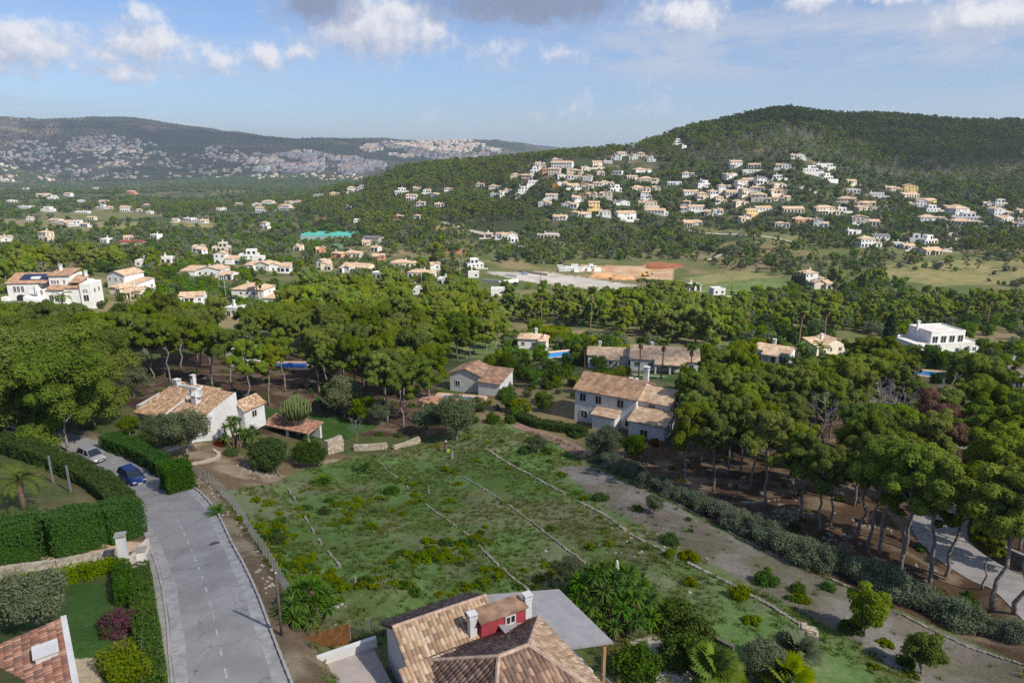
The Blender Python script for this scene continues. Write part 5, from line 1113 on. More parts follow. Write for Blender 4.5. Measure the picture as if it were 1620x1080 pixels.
# ================================================================== the far town: too many buildings to count
def town(name, poly, n, y0, y1, wr, hr, seed, pal, hseed=0):
    rs = np.random.RandomState(seed); P_ = np.array(poly); Vs, Fs, Cs = [], [], []; mb = MB(); k = 0; tries = 0
    while k < n and tries < n * 12:
        tries += 1; px = rs.uniform(P_[:, 0].min(), P_[:, 0].max()); py = rs.uniform(P_[:, 1].min(), P_[:, 1].max())
        if not inpoly(np.array([px]), np.array([py]), poly)[0]: continue
        if float(vnoise(px, py * 2.2, 26, 3, hseed + 20)) < rs.uniform(.30, .56): continue
        q = gp(px, py)
        if not (y0 < q.y < y1): continue
        w_ = rs.uniform(*wr); d_ = rs.uniform(.6, 1.0) * w_; h_ = rs.uniform(*hr); a = rs.uniform(-.5, .5); wc = pal[rs.randint(len(pal))]; wc = tuple(min(.85, v * rs.uniform(.85, 1.1)) for v in wc)
        mb.obox((q.x, q.y, q.z + h_ / 2 - 3), (w_, d_, h_ + 6), a, c=(*wc, 1))
        if rs.rand() < .6:
            rc_ = ((.42, .26, .16), (.48, .32, .20), (.34, .20, .13))[rs.randint(3)]; mt = Matrix.Rotation(a, 3, 'Z'); vv = [Vector((sx * w_ * .54, sy * d_ * .54, h_)) for sx, sy in ((-1, -1), (1, -1), (1, 1), (-1, 1))] + [Vector((-w_ * .28, 0, h_ + d_ * .2)), Vector((w_ * .28, 0, h_ + d_ * .2))]
            mb.add([tuple(Vector((q.x, q.y, q.z + .05)) + mt @ v) for v in vv], [(0, 1, 5, 4), (1, 2, 5), (2, 3, 4, 5), (3, 0, 4)], 0, (*rc_, 1))
        for s in (-.28, .05, .33):        # dark openings
            mt = Matrix.Rotation(a, 3, 'Z'); pc = Vector((q.x, q.y, q.z)) + mt @ Vector((s * w_, -d_ / 2 - .05, h_ * .45)); mb.obox(pc, (w_ * .13, .12, h_ * .35), a, c=(.07, .08, .09, 1))
        k += 1
    o = mb.build(name, M['town']); return tag(o, kind='stuff')
M['town'] = attr_mat('town_render', .85, .06, .3, 0)
WP = [(.58, .57, .54), (.62, .60, .57), (.56, .50, .40), (.52, .44, .33), (.60, .58, .54)]
town('town', [(0,288),(0,226),(60,222),(160,215),(230,222),(270,240),(330,246),(420,258),(560,262),(600,268),(560,288),(430,285),(300,282)], 560, 2000, 4600, (9, 20), (4, 8), 1, WP)
town('town', [(400,272),(420,250),(480,240),(590,256),(620,266),(560,275)], 330, 2200, 4600, (14, 26), (8, 18), 2, [(.48, .48, .50), (.54, .53, .53), (.44, .43, .44)], 3)
town('town', [(560,236),(600,226),(740,221),(790,236),(790,246),(690,256),(640,250)], 430, 3600, 6500, (16, 30), (7, 13), 3, [(.60, .55, .47), (.58, .52, .42), (.62, .60, .56)], 5)
town('town', [(110,232),(120,218),(175,214),(215,222),(240,240),(150,245)], 90, 2600, 4700, (14, 24), (5, 9), 4, WP, 7)
town('town', [(320,252),(330,232),(400,240),(440,250),(420,262)], 70, 2600, 4700, (12, 22), (5, 10), 6, WP, 9)
# ================================================================== vegetation kit
M['pine'] = foliage('pine_needles', (.152, .212, .042), (.250, .302, .070), .45, .22)
M['pine_far'] = foliage('pine_needles_far', (0.095, 0.145, 0.03), (0.17, 0.215, 0.044), .3, .25)
M['olive'] = foliage('grey_green_leaves', (0.105, 0.135, 0.07), (0.175, 0.2, 0.115), .25, .2)
M['oleander'] = foliage('oleander_leaves', (0.13, 0.165, 0.1), (0.2, 0.23, 0.15), .25, .15)
M['broad'] = foliage('broad_leaves', (0.075, 0.15, 0.02), (0.14, 0.21, 0.03), .35, .2)
M['hedge'] = foliage('hedge_leaves', (0.05, 0.11, 0.024), (0.09, 0.155, 0.036), .3, .1)
M['weed'] = foliage('weed_leaves', (0.105, 0.18, 0.012), (0.2, 0.245, 0.018), .35, .2)
M['dark'] = foliage('dark_leaves', (0.042, 0.082, 0.02), (0.08, 0.125, 0.03), .25, .15)
M['palm'] = foliage('palm_leaves', (0.085, 0.14, 0.03), (0.16, 0.21, 0.055), .3, .15)
M['yucca'] = foliage('yucca_leaves', (0.06, 0.13, 0.025), (0.12, 0.2, 0.045), .25, .1)
M['dead'] = foliage('bare_twigs', (0.3, 0.28, 0.295), (0.42, 0.395, 0.41), .1, .1)
M['rust'] = foliage('dead_brown_needles', (0.15, 0.09, 0.065), (0.21, 0.14, 0.1), .25, .1)
M['cypress'] = foliage('cypress_leaves', (0.031, 0.059, 0.022), (0.053, 0.084, 0.031), .2, .1)
M['magenta'] = foliage('bougainvillea', (.06, .085, .03), (.16, .05, .10), .3, .1)
M['straw'] = foliage('dry_grass', (0.216, 0.189, 0.074), (0.135, 0.176, 0.047), .4, .2)
M['grass'] = foliage('grass_blades', (0.095, 0.155, 0.035), (0.175, 0.205, 0.07), .4, .2)
M['yellow_shrub'] = foliage('yellow_green_leaves', (0.14, 0.185, 0.012), (0.2, 0.235, 0.022), .35, .15)
M['orange_shrub'] = foliage('orange_leaves', (.22, .10, .03), (.16, .06, .03), .3, .15)
M['thatch'] = foliage('dead_fronds', (.17, .12, .07), (.26, .19, .12), .2, .1)
def unit(rs, n):
    v = rs.normal(size=(n, 3)); return v / np.linalg.norm(v, axis=1)[:, None]
def leaves(rs, ctr, rad, n, size, el=.45, up=.25, shell=.65, flat_=1.0, coh=.8):
    """leaf triangles spread through puffs; returns verts (3k,3) and colour value per vertex"""
    ctr = np.asarray(ctr, float); rad = np.asarray(rad, float); k = len(ctr); idx = np.repeat(np.arange(k), n); m = len(idx)
    d = unit(rs, m); d[:, 2] = d[:, 2] + up; d /= np.linalg.norm(d, axis=1)[:, None]
    r = rad[idx] * (shell + (1 - shell) * rs.rand(m)) * (.92 + .16 * rs.rand(m)); p = ctr[idx] + d * r[:, None] * np.array([1, 1, flat_])
    nrm = d * coh + unit(rs, m) * .75 + np.array([0, 0, (coh - .8) * .6]); nrm /= np.linalg.norm(nrm, axis=1)[:, None]
    a = np.cross(nrm, unit(rs, m)); a /= np.linalg.norm(a, axis=1)[:, None] + 1e-9; b = np.cross(nrm, a); s = size * (.6 + .8 * rs.rand(m))[:, None]
    V = np.stack([p - a * s * .5 - b * s * el * .5, p + a * s * .5 - b * s * el * .2, p + b * s * el * .8], 1).reshape(-1, 3)
    puff = rs.rand(k)[idx]; cv = np.clip(.55 * puff + .45 * rs.rand(m), 0, 1); return V, np.repeat(cv, 3)
def leaf_mesh(name, parts, mats):
    V = np.concatenate([p[0] for p in parts]); c = np.concatenate([p[1] for p in parts]); F = np.arange(len(V)).reshape(-1, 3)
    return np_mesh(name, V, F, mats, False, np.stack([c, c, c], 1))
def limb(rg, a, b, r0, r1, n=4, wob=.08):
    a, b = Vector(a), Vector(b); L_ = (b - a).length; pts = []; rr = []
    for i in range(n + 1):
        t = i / n; p = a.lerp(b, t)
        if 0 < i < n: p += Vector((rg.uniform(-1, 1), rg.uniform(-1, 1), rg.uniform(-.4, .4))) * wob * L_
        pts.append(p); rr.append(r0 + (r1 - r0) * t)
    return pts, rr
def make_pine(seed, H=11., Wd=7., leafn=330, nl=46, lsize=.34, mat='pine', bare=.42, lean=.06):
    """Aleppo pine: bare leaning trunk, forked limbs, rounded clumps with gaps"""
    rs = np.random.RandomState(seed); rg = random.Random(seed); tr = MB(); top = Vector((rg.uniform(-lean, lean) * H, rg.uniform(-lean, lean) * H, H * .84))
    pts, rr = limb(rg, (0, 0, -.6), top, .17 * H / 11, .05, 7, .025); tr.tube(pts, rr, 7); ctr, rad = [], []
    nbr = rg.randint(8, 11)
    for k in range(nbr):
        t = bare + (1 - bare) * (k + rg.random()) / nbr; i = min(int(t * 7), 6); base = Vector(pts[i]).lerp(Vector(pts[i + 1]), t * 7 - i); a = k * 2.4 + rg.uniform(-.5, .5)
        prof = math.sin(math.pi * min(1, max(0.0, (t - bare) / (1 - bare) * .80 + .16))) ** .7; ln = Wd / 2 * prof * rg.uniform(.7, 1.12); e = base + Vector((math.cos(a) * ln, math.sin(a) * ln, ln * rg.uniform(.35, .85)))
        lp, lr = limb(rg, base, e, .075 * H / 11, .02, 4, .07); tr.tube(lp, lr, 5, cap=False)
        m = max(2, int(nl / nbr))
        for q in range(m):
            f = rg.uniform(.45, 1.08); c = base.lerp(e, f) + Vector((rg.uniform(-1, 1), rg.uniform(-1, 1), rg.uniform(-.55, .85))) * Wd * .13; ctr.append(c); rad.append(Wd * rg.uniform(.055, .135))
    for q in range(int(nl * .2)):
        ctr.append(top + Vector((rg.uniform(-1, 1) * Wd * .17, rg.uniform(-1, 1) * Wd * .17, rg.uniform(-.12, .10) * H))); rad.append(Wd * rg.uniform(.09, .14))
    return tr.mesh('trunk', M['trunk'], True), leaf_mesh('crown', [leaves(rs, ctr, rad, leafn, lsize, .30, .35, .45, .9, 1.5)], M[mat])
def make_round(seed, H, Wd, nl, leafn, lsize, mat, trunk='greytrunk', low=.25, up=.3, flat_=.85):
    """broadleaf / olive: short trunk, rounded crown of clumps"""
    rs = np.random.RandomState(seed); rg = random.Random(seed); tr = MB(); pts, rr = limb(rg, (0, 0, -.5), (rg.uniform(-.3, .3), rg.uniform(-.3, .3), H * .5), H * .035, H * .02, 4, .06); tr.tube(pts, rr, 6); ctr, rad = [], []
    for k in range(5):
        a = k * 1.3 + rg.random(); e = (math.cos(a) * Wd * .3, math.sin(a) * Wd * .3, H * rg.uniform(.55, .8)); lp, lr = limb(rg, pts[2], e, H * .018, H * .006, 3, .08); tr.tube(lp, lr, 5, cap=False)
    for k in range(nl):
        d = Vector(unit(rs, 1)[0]); r = rg.uniform(.35, .8); c = Vector((d.x * Wd / 2 * r, d.y * Wd / 2 * r, H * (low + (1 - low) / 2) + d.z * H * (1 - low) / 2 * r)); ctr.append(c); rad.append(Wd * rg.uniform(.13, .2))
    return tr.mesh('trunk', M[trunk], True), leaf_mesh('crown', [leaves(rs, ctr, rad, leafn, lsize, .5, up, .5, flat_)], M[mat])
def make_shrub(seed, H, Wd, nl, leafn, lsize, mat):
    rs = np.random.RandomState(seed); rg = random.Random(seed); ctr, rad = [], []
    for k in range(nl):
        a = rg.uniform(0, 6.28); r = math.sqrt(rg.random()) * Wd * .38; z = H * (1 - (r / (Wd * .5)) ** 2) * rg.uniform(.25, .72); ctr.append((math.cos(a) * r, math.sin(a) * r, z)); rad.append(min(H * .42, Wd * .2) * rg.uniform(.7, 1.15))
    return leaf_mesh('shrub', [leaves(rs, ctr, rad, leafn, lsize, .45, .3, .4, .9)], M[mat])
def frond(n=9, L_=3.0, w=.55, droop=.9, seed=0, up=.8, split=16):
    """feather palm leaf along +x: curved rib with leaflets"""
    rs = np.random.RandomState(seed); V, cv = [], []
    def rib(t): return np.array([L_ * t * (1 - .18 * t), 0, L_ * (up * t - droop * t * t)])
    for i in range(split):
        t = .12 + .88 * i / split; p = rib(t); q = rib(min(1, t + .05)); lw = w * math.sin(math.pi * min(1, t * .9 + .12)) ** .6
        for sd in (-1, 1):
            tip = p + np.array([L_ * .10, sd * lw, -.12 * lw + rs.uniform(-.05, .05)]); V += [p, q, tip]; cv += [rs.rand()] * 3
    for i in range(7):
        a, b = rib(i / 7), rib((i + 1) / 7); V += [a + (0, .03, 0), a - (0, .03, 0), b]; cv += [.6] * 3
    return np.array(V), np.array(cv)
def fan(seed, L_=1.6, stalk=.9, up=.4, nseg=13, droop=.25):
    """fan palm leaf along +x"""
    rs = np.random.RandomState(seed); V, cv = [], []; c = np.array([stalk, 0, stalk * up]); V += [np.array([0, .03, 0]), np.array([0, -.03, 0]), c]; cv += [.5] * 3
    for k in range(nseg):
        a = -1.9 + 3.8 * k / (nseg - 1); ln = L_ * (.72 + .28 * math.cos(a * .6)); tip = c + np.array([math.cos(a) * ln * .9, math.sin(a) * ln * .8, up * .4 * ln * math.cos(a) - droop * ln]); s = np.array([-math.sin(a), math.cos(a), 0]) * .13 * L_; md = c + (tip - c) * .5 + np.array([0, 0, .08])
        V += [c, md + s * .9, md - s * .9, md + s * .9, tip, md - s * .9]; cv += [rs.rand()] * 6
    return np.array(V), np.array(cv)
def rot_leaf(V, az_, el_):
    c, s = math.cos(el_), math.sin(el_); A = np.array([[c, 0, -s], [0, 1, 0], [s, 0, c]]); c2, s2 = math.cos(az_), math.sin(az_); Bm = np.array([[c2, -s2, 0], [s2, c2, 0], [0, 0, 1]]); return V @ A.T @ Bm.T
def make_fanpalm(seed, H, nf=26):
    """tall fan palm: slim trunk, dead skirt, round head"""
    rg = random.Random(seed); tr = MB(); pts, rr = limb(rg, (0, 0, -.5), (rg.uniform(-.4, .4), rg.uniform(-.4, .4), H), .24, .17, 6, .012); tr.tube(pts, rr, 8); parts, dead = [], []
    for k in range(nf):
        V, c = fan(seed * 50 + k, rg.uniform(1.1, 1.5), rg.uniform(.7, 1.1)); V = rot_leaf(V, k * 2.4, rg.uniform(-.35, 1.05)); parts.append((V + np.array(pts[-1]), c))
    for k in range(14):
        V, c = fan(seed * 70 + k, 1.0, .5); V = rot_leaf(V, k * 2.4, rg.uniform(-1.5, -1.05)); dead.append((V * .9 + np.array(pts[-1]) - (0, 0, rg.uniform(.2, .9)), c))
    return tr.mesh('trunk', M['palmtrunk'], True), leaf_mesh('crown', parts, M['palm']), leaf_mesh('dead_skirt', dead, M['thatch'])
def make_datepalm(seed, H, L_=3.0, nf=28):
    rg = random.Random(seed); tr = MB(); tr.tube([(0, 0, -.5), (.05, 0, H * .5), (0, .05, H)], [.32, .28, .34], 9); parts = []
    for k in range(nf):
        V, c = frond(L_=L_ * rg.uniform(.85, 1.1), seed=seed * 31 + k, w=.5, up=rg.uniform(.5, .9), droop=rg.uniform(.7, 1.1)); parts.append((rot_leaf(V, k * 2.4, rg.uniform(-.45, .85)) + (0, 0, H), c))
    return tr.mesh('trunk', M['palmtrunk'], True), leaf_mesh('crown', parts, M['palm'])
def blade_rosette(seed, n=46, L_=1.0, w=.075):
    rs = np.random.RandomState(seed); V, cv = [], []
    for k in range(n):
        a = k * 2.4 + rs.uniform(-.2, .2); e = rs.uniform(-.45, 1.35); d = np.array([math.cos(a) * math.cos(e), math.sin(a) * math.cos(e), math.sin(e)]); s = np.array([-math.sin(a), math.cos(a), 0]) * w * rs.uniform(.8, 1.1); ln = L_ * rs.uniform(.8, 1.1); mid = d * ln * .5 + (0, 0, .05 * L_); tip = d * ln - np.array([0, 0, .18 * L_ * math.cos(e)]); o = d * .05
        c = rs.rand(); V += [o, mid + s, mid - s, mid + s, tip, mid - s]; cv += [c] * 6
    return np.array(V), np.array(cv)
def make_cypress(seed, H, Wd):
    rs = np.random.RandomState(seed); ctr, rad = [], []; k = 46
    for i in range(k):
        t = i / k; r = Wd / 2 * (math.sin(math.pi * min(1, t * .88 + .10))) ** .65 * .55; a = i * 2.4; ctr.append((math.cos(a) * r, math.sin(a) * r, H * (.04 + .93 * t))); rad.append(Wd * .34 * (1.1 - .75 * t))
    tr = MB(); tr.tube([(0, 0, -.4), (0, 0, H * .3)], [.16, .12], 6)
    return tr.mesh('trunk', M['greytrunk'], True), leaf_mesh('crown', [leaves(rs, ctr, rad, 260, .30, .4, .6, .5, 1.5)], M['cypress'])
def make_dead(seed, H, Wd, twigs=1):
    """bare dead tree: pale forking limbs down to fine twigs"""
    rg = random.Random(seed); tr = MB(); br = MB(); pts, rr = limb(rg, (0, 0, -.5), (rg.uniform(-.5, .5), rg.uniform(-.5, .5), H * .8), .14, .05, 6, .03); tr.tube(pts, rr, 6)
    def rec(p, d, L_, r, lv):
        e = p + d * L_; br.tube([p, p.lerp(e, .5) + Vector((rg.uniform(-1, 1), rg.uniform(-1, 1), rg.uniform(-.5, 1))) * L_ * .06, e], [r, r * .75, r * .5], 3, cap=False)
        if lv == 0: return
        for q in range(3):
            nd = (d + Vector((rg.uniform(-1, 1), rg.uniform(-1, 1), rg.uniform(-.3, .9))) * .75).normalized(); rec(p.lerp(e, rg.uniform(.45, 1)), nd, L_ * rg.uniform(.45, .7), r * .55, lv - 1)
    for k in range(13):
        t = .32 + .68 * k / 13; i = min(5, int(t * 6)); p = Vector(pts[i]).lerp(Vector(pts[i + 1]), t * 6 - i); a = k * 2.4; d = Vector((math.cos(a), math.sin(a), .55)).normalized(); rec(p, d, Wd * .33 * (1.1 - .5 * t),   .036, 4)
    me = br.mesh('branches', M['dead']); at = me.color_attributes.new('col', 'FLOAT_COLOR', 'POINT'); c4 = np.full((len(me.vertices), 4), .6, np.float32); at.data.foreach_set('color', c4.ravel())
    return tr.mesh('trunk', M['greytrunk'], True), me
# ---- prototypes
PINES = [make_pine(100 + i, 11, w_ * .95, 430, 84, .38, 'pine', b_) for i, (w_, b_) in enumerate(((7.0, .40), (6.0, .46), (7.6, .36), (6.6, .48), (5.8, .34), (7.8, .42), (6.8, .38)))]
BELTP = [make_pine(120 + i, 10, w_, 300, 76, .48, 'pine', .10) for i, w_ in enumerate((7.4, 6.6, 8.0, 7.0))]
EDGEP = [make_pine(130 + i, 11.5, w_, 420, 56, .36, 'pine', .56, .10) for i, w_ in enumerate((5.6, 5.0, 6.0, 5.4))]
BIGP = [make_pine(150 + i, 12, 11.5, 560, 140, .40, 'pine', .22, .03) for i in range(2)]
YPINES = [make_round(170 + i, 4.6, 3.7, 34, 420, .20, 'pine', low=.14) for i in range(2)]
FPINES = [make_pine(200 + i, 10, w_, 60, 24, .75, 'pine_far', .30) for i, w_ in enumerate((7.0, 6.2, 8.0, 6.6))]
OLIVES = [make_round(300 + i, 5.5, 6.0, 36, 330, .22, 'olive', low=.22) for i in range(3)]
BROADS = [make_round(320 + i, 6.5, 6.5, 36, 260, .30, 'broad', low=.12) for i in range(3)]
FBROADS = [make_round(340 + i, 5.0, 6.0, 16, 60, .6, m_, low=.0) for i, m_ in enumerate(('broad', 'olive', 'dark', 'olive'))]
def plant(name, parts, loc, label, cat, group=None, rz=0, sc=1.0, names=('trunk', 'crown', 'dead_skirt')):
    t = thing(name, label, cat, loc, rz, group, sc)
    for nm, me in zip(names, parts): link(nm, me, t)
    return t
def clear_of_houses(x, y, z, h, rw, pad=1.0):
    """keeps trees off the houses and out of the line of sight to their facades"""
    zc = y * CP - z * SP; px, pb = proj(x, y, z); _, pt = proj(x, y, z + h); rp = rw * 1080 / zc
    for (a, b, c, d, hy, dep) in HOUSEBOX:
        if y < hy - dep: continue
        if px + rp * .8 > a and px - rp * .8 < b:
            if y < hy + 6 and pt < d - (d - c) * .18 and pb > c: return False
            if abs(y - hy) < min(9, dep * .3) and px > a - rp and px < b + rp: return False
    return True
_road_lines = [(rc, 5.5), (r2, 3.6), (r3, 3.2)]
def off_road(x, y):
    for ln, w_ in _road_lines:
        if seg_dist(np.array([x]), np.array([y]), ln)[0][0] < w_: return False
    return True
def sample_wood(poly, n, y0, y1, dmin, seed, hr, tries=40):
    rs = np.random.RandomState(seed); P_ = np.array(poly, float); pts = []; cs = np.array([_hit(px, py, Gz) for px, py in poly]); xa, ya = cs.min(0); xb, yb = cs.max(0); ya, yb = max(ya - 10, y0), min(yb + 10, y1)
    m = n * tries; x = rs.uniform(xa, xb, m); y = rs.uniform(ya, yb, m); z = Gz(x, y); px, py = proj(x, y, z); ok = inpoly(px, py, poly)
    for i in np.nonzero(ok)[0]:
        if len(pts) >= n: break
        h = rs.uniform(*hr)
        if any((x[i] - p[0]) ** 2 + (y[i] - p[1]) ** 2 < dmin * dmin for p in pts[-400:]): continue
        if not off_road(x[i], y[i]) or not clear_of_houses(x[i], y[i], z[i], h, h * .33): continue
        pts.append((float(x[i]), float(y[i]), float(z[i]), h))
    return pts
# ================================================================== pines: explicit front rows, then the woods
PL = []   # x, y, z, H, prototype set, label, group
def pin(px, py, H, lab, grp=None, set_=PINES, y=None):
    q = gp(px, py) if y is None else gat(px, py, y); PL.append((q.x, q.y, q.z, H * (1.12 if set_ is BIGP else 1), set_, lab, grp))
pin(108, 716, 13, 'huge rounded pine left of the tiled house, its crown reaching down to the parked cars', None, BIGP)
pin(36, 700, 13.5, 'huge dense pine at the left edge behind the parked vehicles', None, BIGP)
pin(150, 672, 12.5, 'broad bright pine whose crown touches the left end of the tiled house', None, BIGP)
pin(-40, 660, 14, 'tall dense pine cut by the left edge, above the dark garden hedge', None, BIGP)
pin(70, 655, 13, 'dense pine behind the two largest ones on the left', None, BIGP)
EDGE = [(1083, 772, 11, 'leftmost pine of the front row along the grey bushes, with a pale leaning trunk'), (1130, 778, 10.5, 'slim pine second from the left in the front row behind the grey bushes'), (1187, 770, 11.5, 'pine with a straight trunk near the fallen branches in the wood'),
        (1206, 802, 12, 'front-row pine with a thick pale trunk, fourth from the left'), (1152, 752, 11, 'thin pine trunk deeper in shade between the front-row pines'), (1172, 748, 10.5, 'thin pine with a short pale trunk in the shade behind the front row'), (1266, 812, 10, 'very slender pine standing alone beside scattered white stones'),
        (1296, 838, 9.5, 'smaller bright pine in front of the wood, over the oleander gap'), (1314, 832, 9, 'low pine directly right of the smaller bright pine'), (1360, 842, 11, 'dark-trunked pine over the bare red ground'), (1373, 870, 11.5, 'pine leaning right over the bare slope, before the lane'),
        (1392, 878, 12.5, 'tall pine with long leaning trunk in front of the curved lane'), (1424, 902, 13, 'tall pine with a slanting grey trunk rising from the dark bushes'), (1430, 868, 11, 'pine standing on the near bank of the curved lane'), (1470, 922, 13, 'open pine with a bent trunk before the pale lane'),
        (1494, 912, 12, 'pine with a thin trunk just right of the bent one by the lane'), (1556, 932, 6.5, 'small dark pine at the lane edge, lower right'), (1572, 965, 13.5, 'big dark pine at the lower right with a thick straight trunk'), (1606, 972, 13, 'leaning dark pine cut by the right edge'), (1455, 800, 12, 'bright dense pine behind the bend of the lane'), (1350, 800, 12, 'large round-topped bright pine at the middle of the wood edge')]
for e in EDGE: pin(*e, None, EDGEP)
BACK = [(168, 606, 11), (216, 596, 12.5), (243, 600, 12), (270, 604, 11.5), (312, 606, 12.5), (338, 612, 12), (366, 620, 12), (396, 650, 12.5), (428, 640, 11), (452, 618, 12), (505, 622, 12.5), (560, 628, 12), (612, 668, 12), (637, 676, 11), (668, 672, 12), (532, 600, 12)]
for k, (a, b, h) in enumerate(BACK): pin(a, b, h, f'pine with a bare trunk in the row behind the tiled house, {ORD[k]} from the left', 'pines with bare trunks behind the tiled house', EDGEP)
DEADP = [(1300, 722, 10.5, 6.5), (1388, 680, 10.5, 6.5), (1420, 700, 10.5, 7), (1490, 670, 9.5, 6.5), (1400, 706, 10, 6), (1440, 640, 8.5, 5.5)]
for (px, py, h, w_) in DEADP: note(px - 22, px + 22, py - 95, py - 40, gp(px, py).y, 11)
note(1435, 1495, 650, 700, gp(1462, 742).y, 11)
WOODS = [([(985,722),(1085,768),(1180,812),(1300,846),(1420,902),(1560,958),(1640,985),(1640,640),(1480,612),(1290,600),(1180,612),(1070,650)], 120, 50, 160, 4.3, 31, (8.5, 12), 'green pine in the right-hand wood', 'pines of the right-hand wood', PINES),
         ([(150,610),(300,600),(430,626),(560,640),(690,655),(700,590),(810,550),(790,515),(560,490),(180,520)], 120, 105, 235, 4.1, 32, (10.5, 13.5), 'green pine behind the tiled house', 'pines of the wood behind the tiled house', PINES),
         ([(-60,690),(160,655),(170,580),(140,530),(-60,530)], 26, 80, 170, 5.0, 33, (10, 13), 'green pine at the left edge', 'pines of the left-edge wood', PINES),
         ([(440,505),(560,470),(700,452),(860,466),(1000,468),(1150,466),(1190,500),(1150,548),(1030,540),(960,528),(900,515),(800,510),(700,518),(560,508)], 190, 185, 340, 4.8, 34, (8, 12), 'sunlit pine behind the villas', 'pines of the belt behind the villas', BELTP),
         ([(-60,480),(-60,425),(60,408),(230,412),(265,432),(225,438),(165,430),(60,438),(20,468)], 60, 195, 420, 6, 35, (8, 11), 'sunlit pine above the white villa', 'pines behind the big white villa', BELTP),
         ([(1180,525),(1640,520),(1640,482),(1300,478),(1190,495)], 75, 190, 340, 5.5, 36, (6.5, 9.5), 'rounded pine at valley right', 'pines of the right valley belt', BELTP),
         ([(500,480),(700,470),(720,440),(620,425),(560,440)], 26, 260, 420, 7, 37, (8, 12), 'sunlit pine among middle gardens', 'pines among the middle gardens', BELTP)]
for poly, n, y0, y1, dm_, sd, hr, lb, gr_, st_ in WOODS:
    for (x, y, z, h) in sample_wood(poly, n, y0, y1, dm_, sd, hr):
        if any((x - p[0]) ** 2 + (y - p[1]) ** 2 < 9 for p in PL[:60]): continue
        PL.append((x, y, z, h, st_, lb, gr_))
# single pines standing out in the valley
for k, (px, py, h, lb) in enumerate(((692, 418, 15, 'tall broad dark pine standing alone left of the car park'), (1322, 470, 15, 'large dark pine right of the tiled house with the cypress row'), (1383, 455, 11, 'dark pine right of the large one beside the cypress pair'), (490, 478, 14, 'dense dark pine right of the villa with two palms'), (182, 360, 12, 'round dark tree alone in the valley meadow'))): pin(px, py, h, lb)
rgp = random.Random(77)
PL.sort(key=lambda p: -p[3] / p[1])
pine_rest = PL[292:]
GS_ = {}
for i, p in enumerate(PL[:292]): GS_.setdefault(p[5], []).append(i)
for lb, ids in GS_.items():
    if len(ids) < 2: continue
    ids.sort(key=lambda i: PL[i][1])
    for r_ in range(0, len(ids), 12):
        for k, i in enumerate(sorted(ids[r_:r_ + 12], key=lambda i: PL[i][0] / PL[i][1])):
            p = list(PL[i]); short = lb.replace('in the dense wood ', 'in the wood ').replace('in the bright belt of trees ', 'in the belt ')
            p[5] = f'{short}, row {ORD[r_ // 12]} from the front, {ORD[k]} from left'; PL[i] = tuple(p)
for (x, y, z, h, st_, lb, gr_) in PL[:292]:
    pr_ = rgp.choice(st_); ref = 12.0 if st_ is BIGP else (10.0 if st_ is BELTP else 11.0); s = h / ref; a = rgp.uniform(0, 6.28)
    plant('pine_tree', pr_, (x, y, z), lb, 'pine', gr_, a, (s * rgp.uniform(.92, 1.12), s * rgp.uniform(.92, 1.12), s))
for k, (px, py, lb, s) in enumerate(((1366, 1006, 'small bright green young pine on the gravel strip, left of two', 1.0), (1456, 1066, 'small bushy young pine on the gravel strip near the bottom edge', .8))):
    plant('pine_tree', YPINES[k], gp(px, py), lb, 'pine', None, k, s)
rust = make_pine(240, 10, 8.5, 330, 50, .34, 'rust', .3); rust2 = make_pine(241, 9, 6.5, 330, 40, .34, 'rust', .3)
plant('dead_pine_tree', rust, gp(1462, 742), 'dead pine with red-brown needles in the middle of the right-hand wood', 'pine', None, 0, 1.0)
plant('dead_pine_tree', rust2, gp(1505, 770), 'paler brown dead pine just right of the red-brown one', 'pine', None, 1, .95)
DEADS = [make_dead(260 + i, 9, 7) for i in range(2)]
DL = ['pale grey bare tree in the wood, leftmost of the leafless ones', 'grey bare tree at the back of the wood below the pool', 'bare lilac-grey tree behind the red-brown dead pine', 'bare grey tree right of the red-brown dead pine', 'bare grey tree touching the left side of the red-brown pine', 'small bare tree near the turquoise pool']
for k, (px, py, h, w_) in enumerate(DEADP): plant('bare_tree', DEADS[k % 2], gp(px, py), DL[k], 'bare tree', 'leafless trees', k * 1.1, h / 9, ('trunk', 'branches'))
for (px, py, h, lb) in ((1184, 522, 8, 'large bare grey tree left of the right-hand valley belt'), (985, 512, 8, 'bare brownish tree in the belt behind the palm villas'), (1010, 515, 6, 'smaller bare tree right of its neighbour in the belt'), (565, 700, 4.5, 'low bare white-branched shrub above the stone wall pieces'), (70, 440, 8, 'bare pale tree among pines above the big white villa'), (345, 395, 9, 'bare grey-brown tree in the valley meadows')):
    plant('bare_tree', DEADS[1], gp(px, py), lb, 'bare tree', None, px * .1, h / 9, ('trunk', 'branches'))
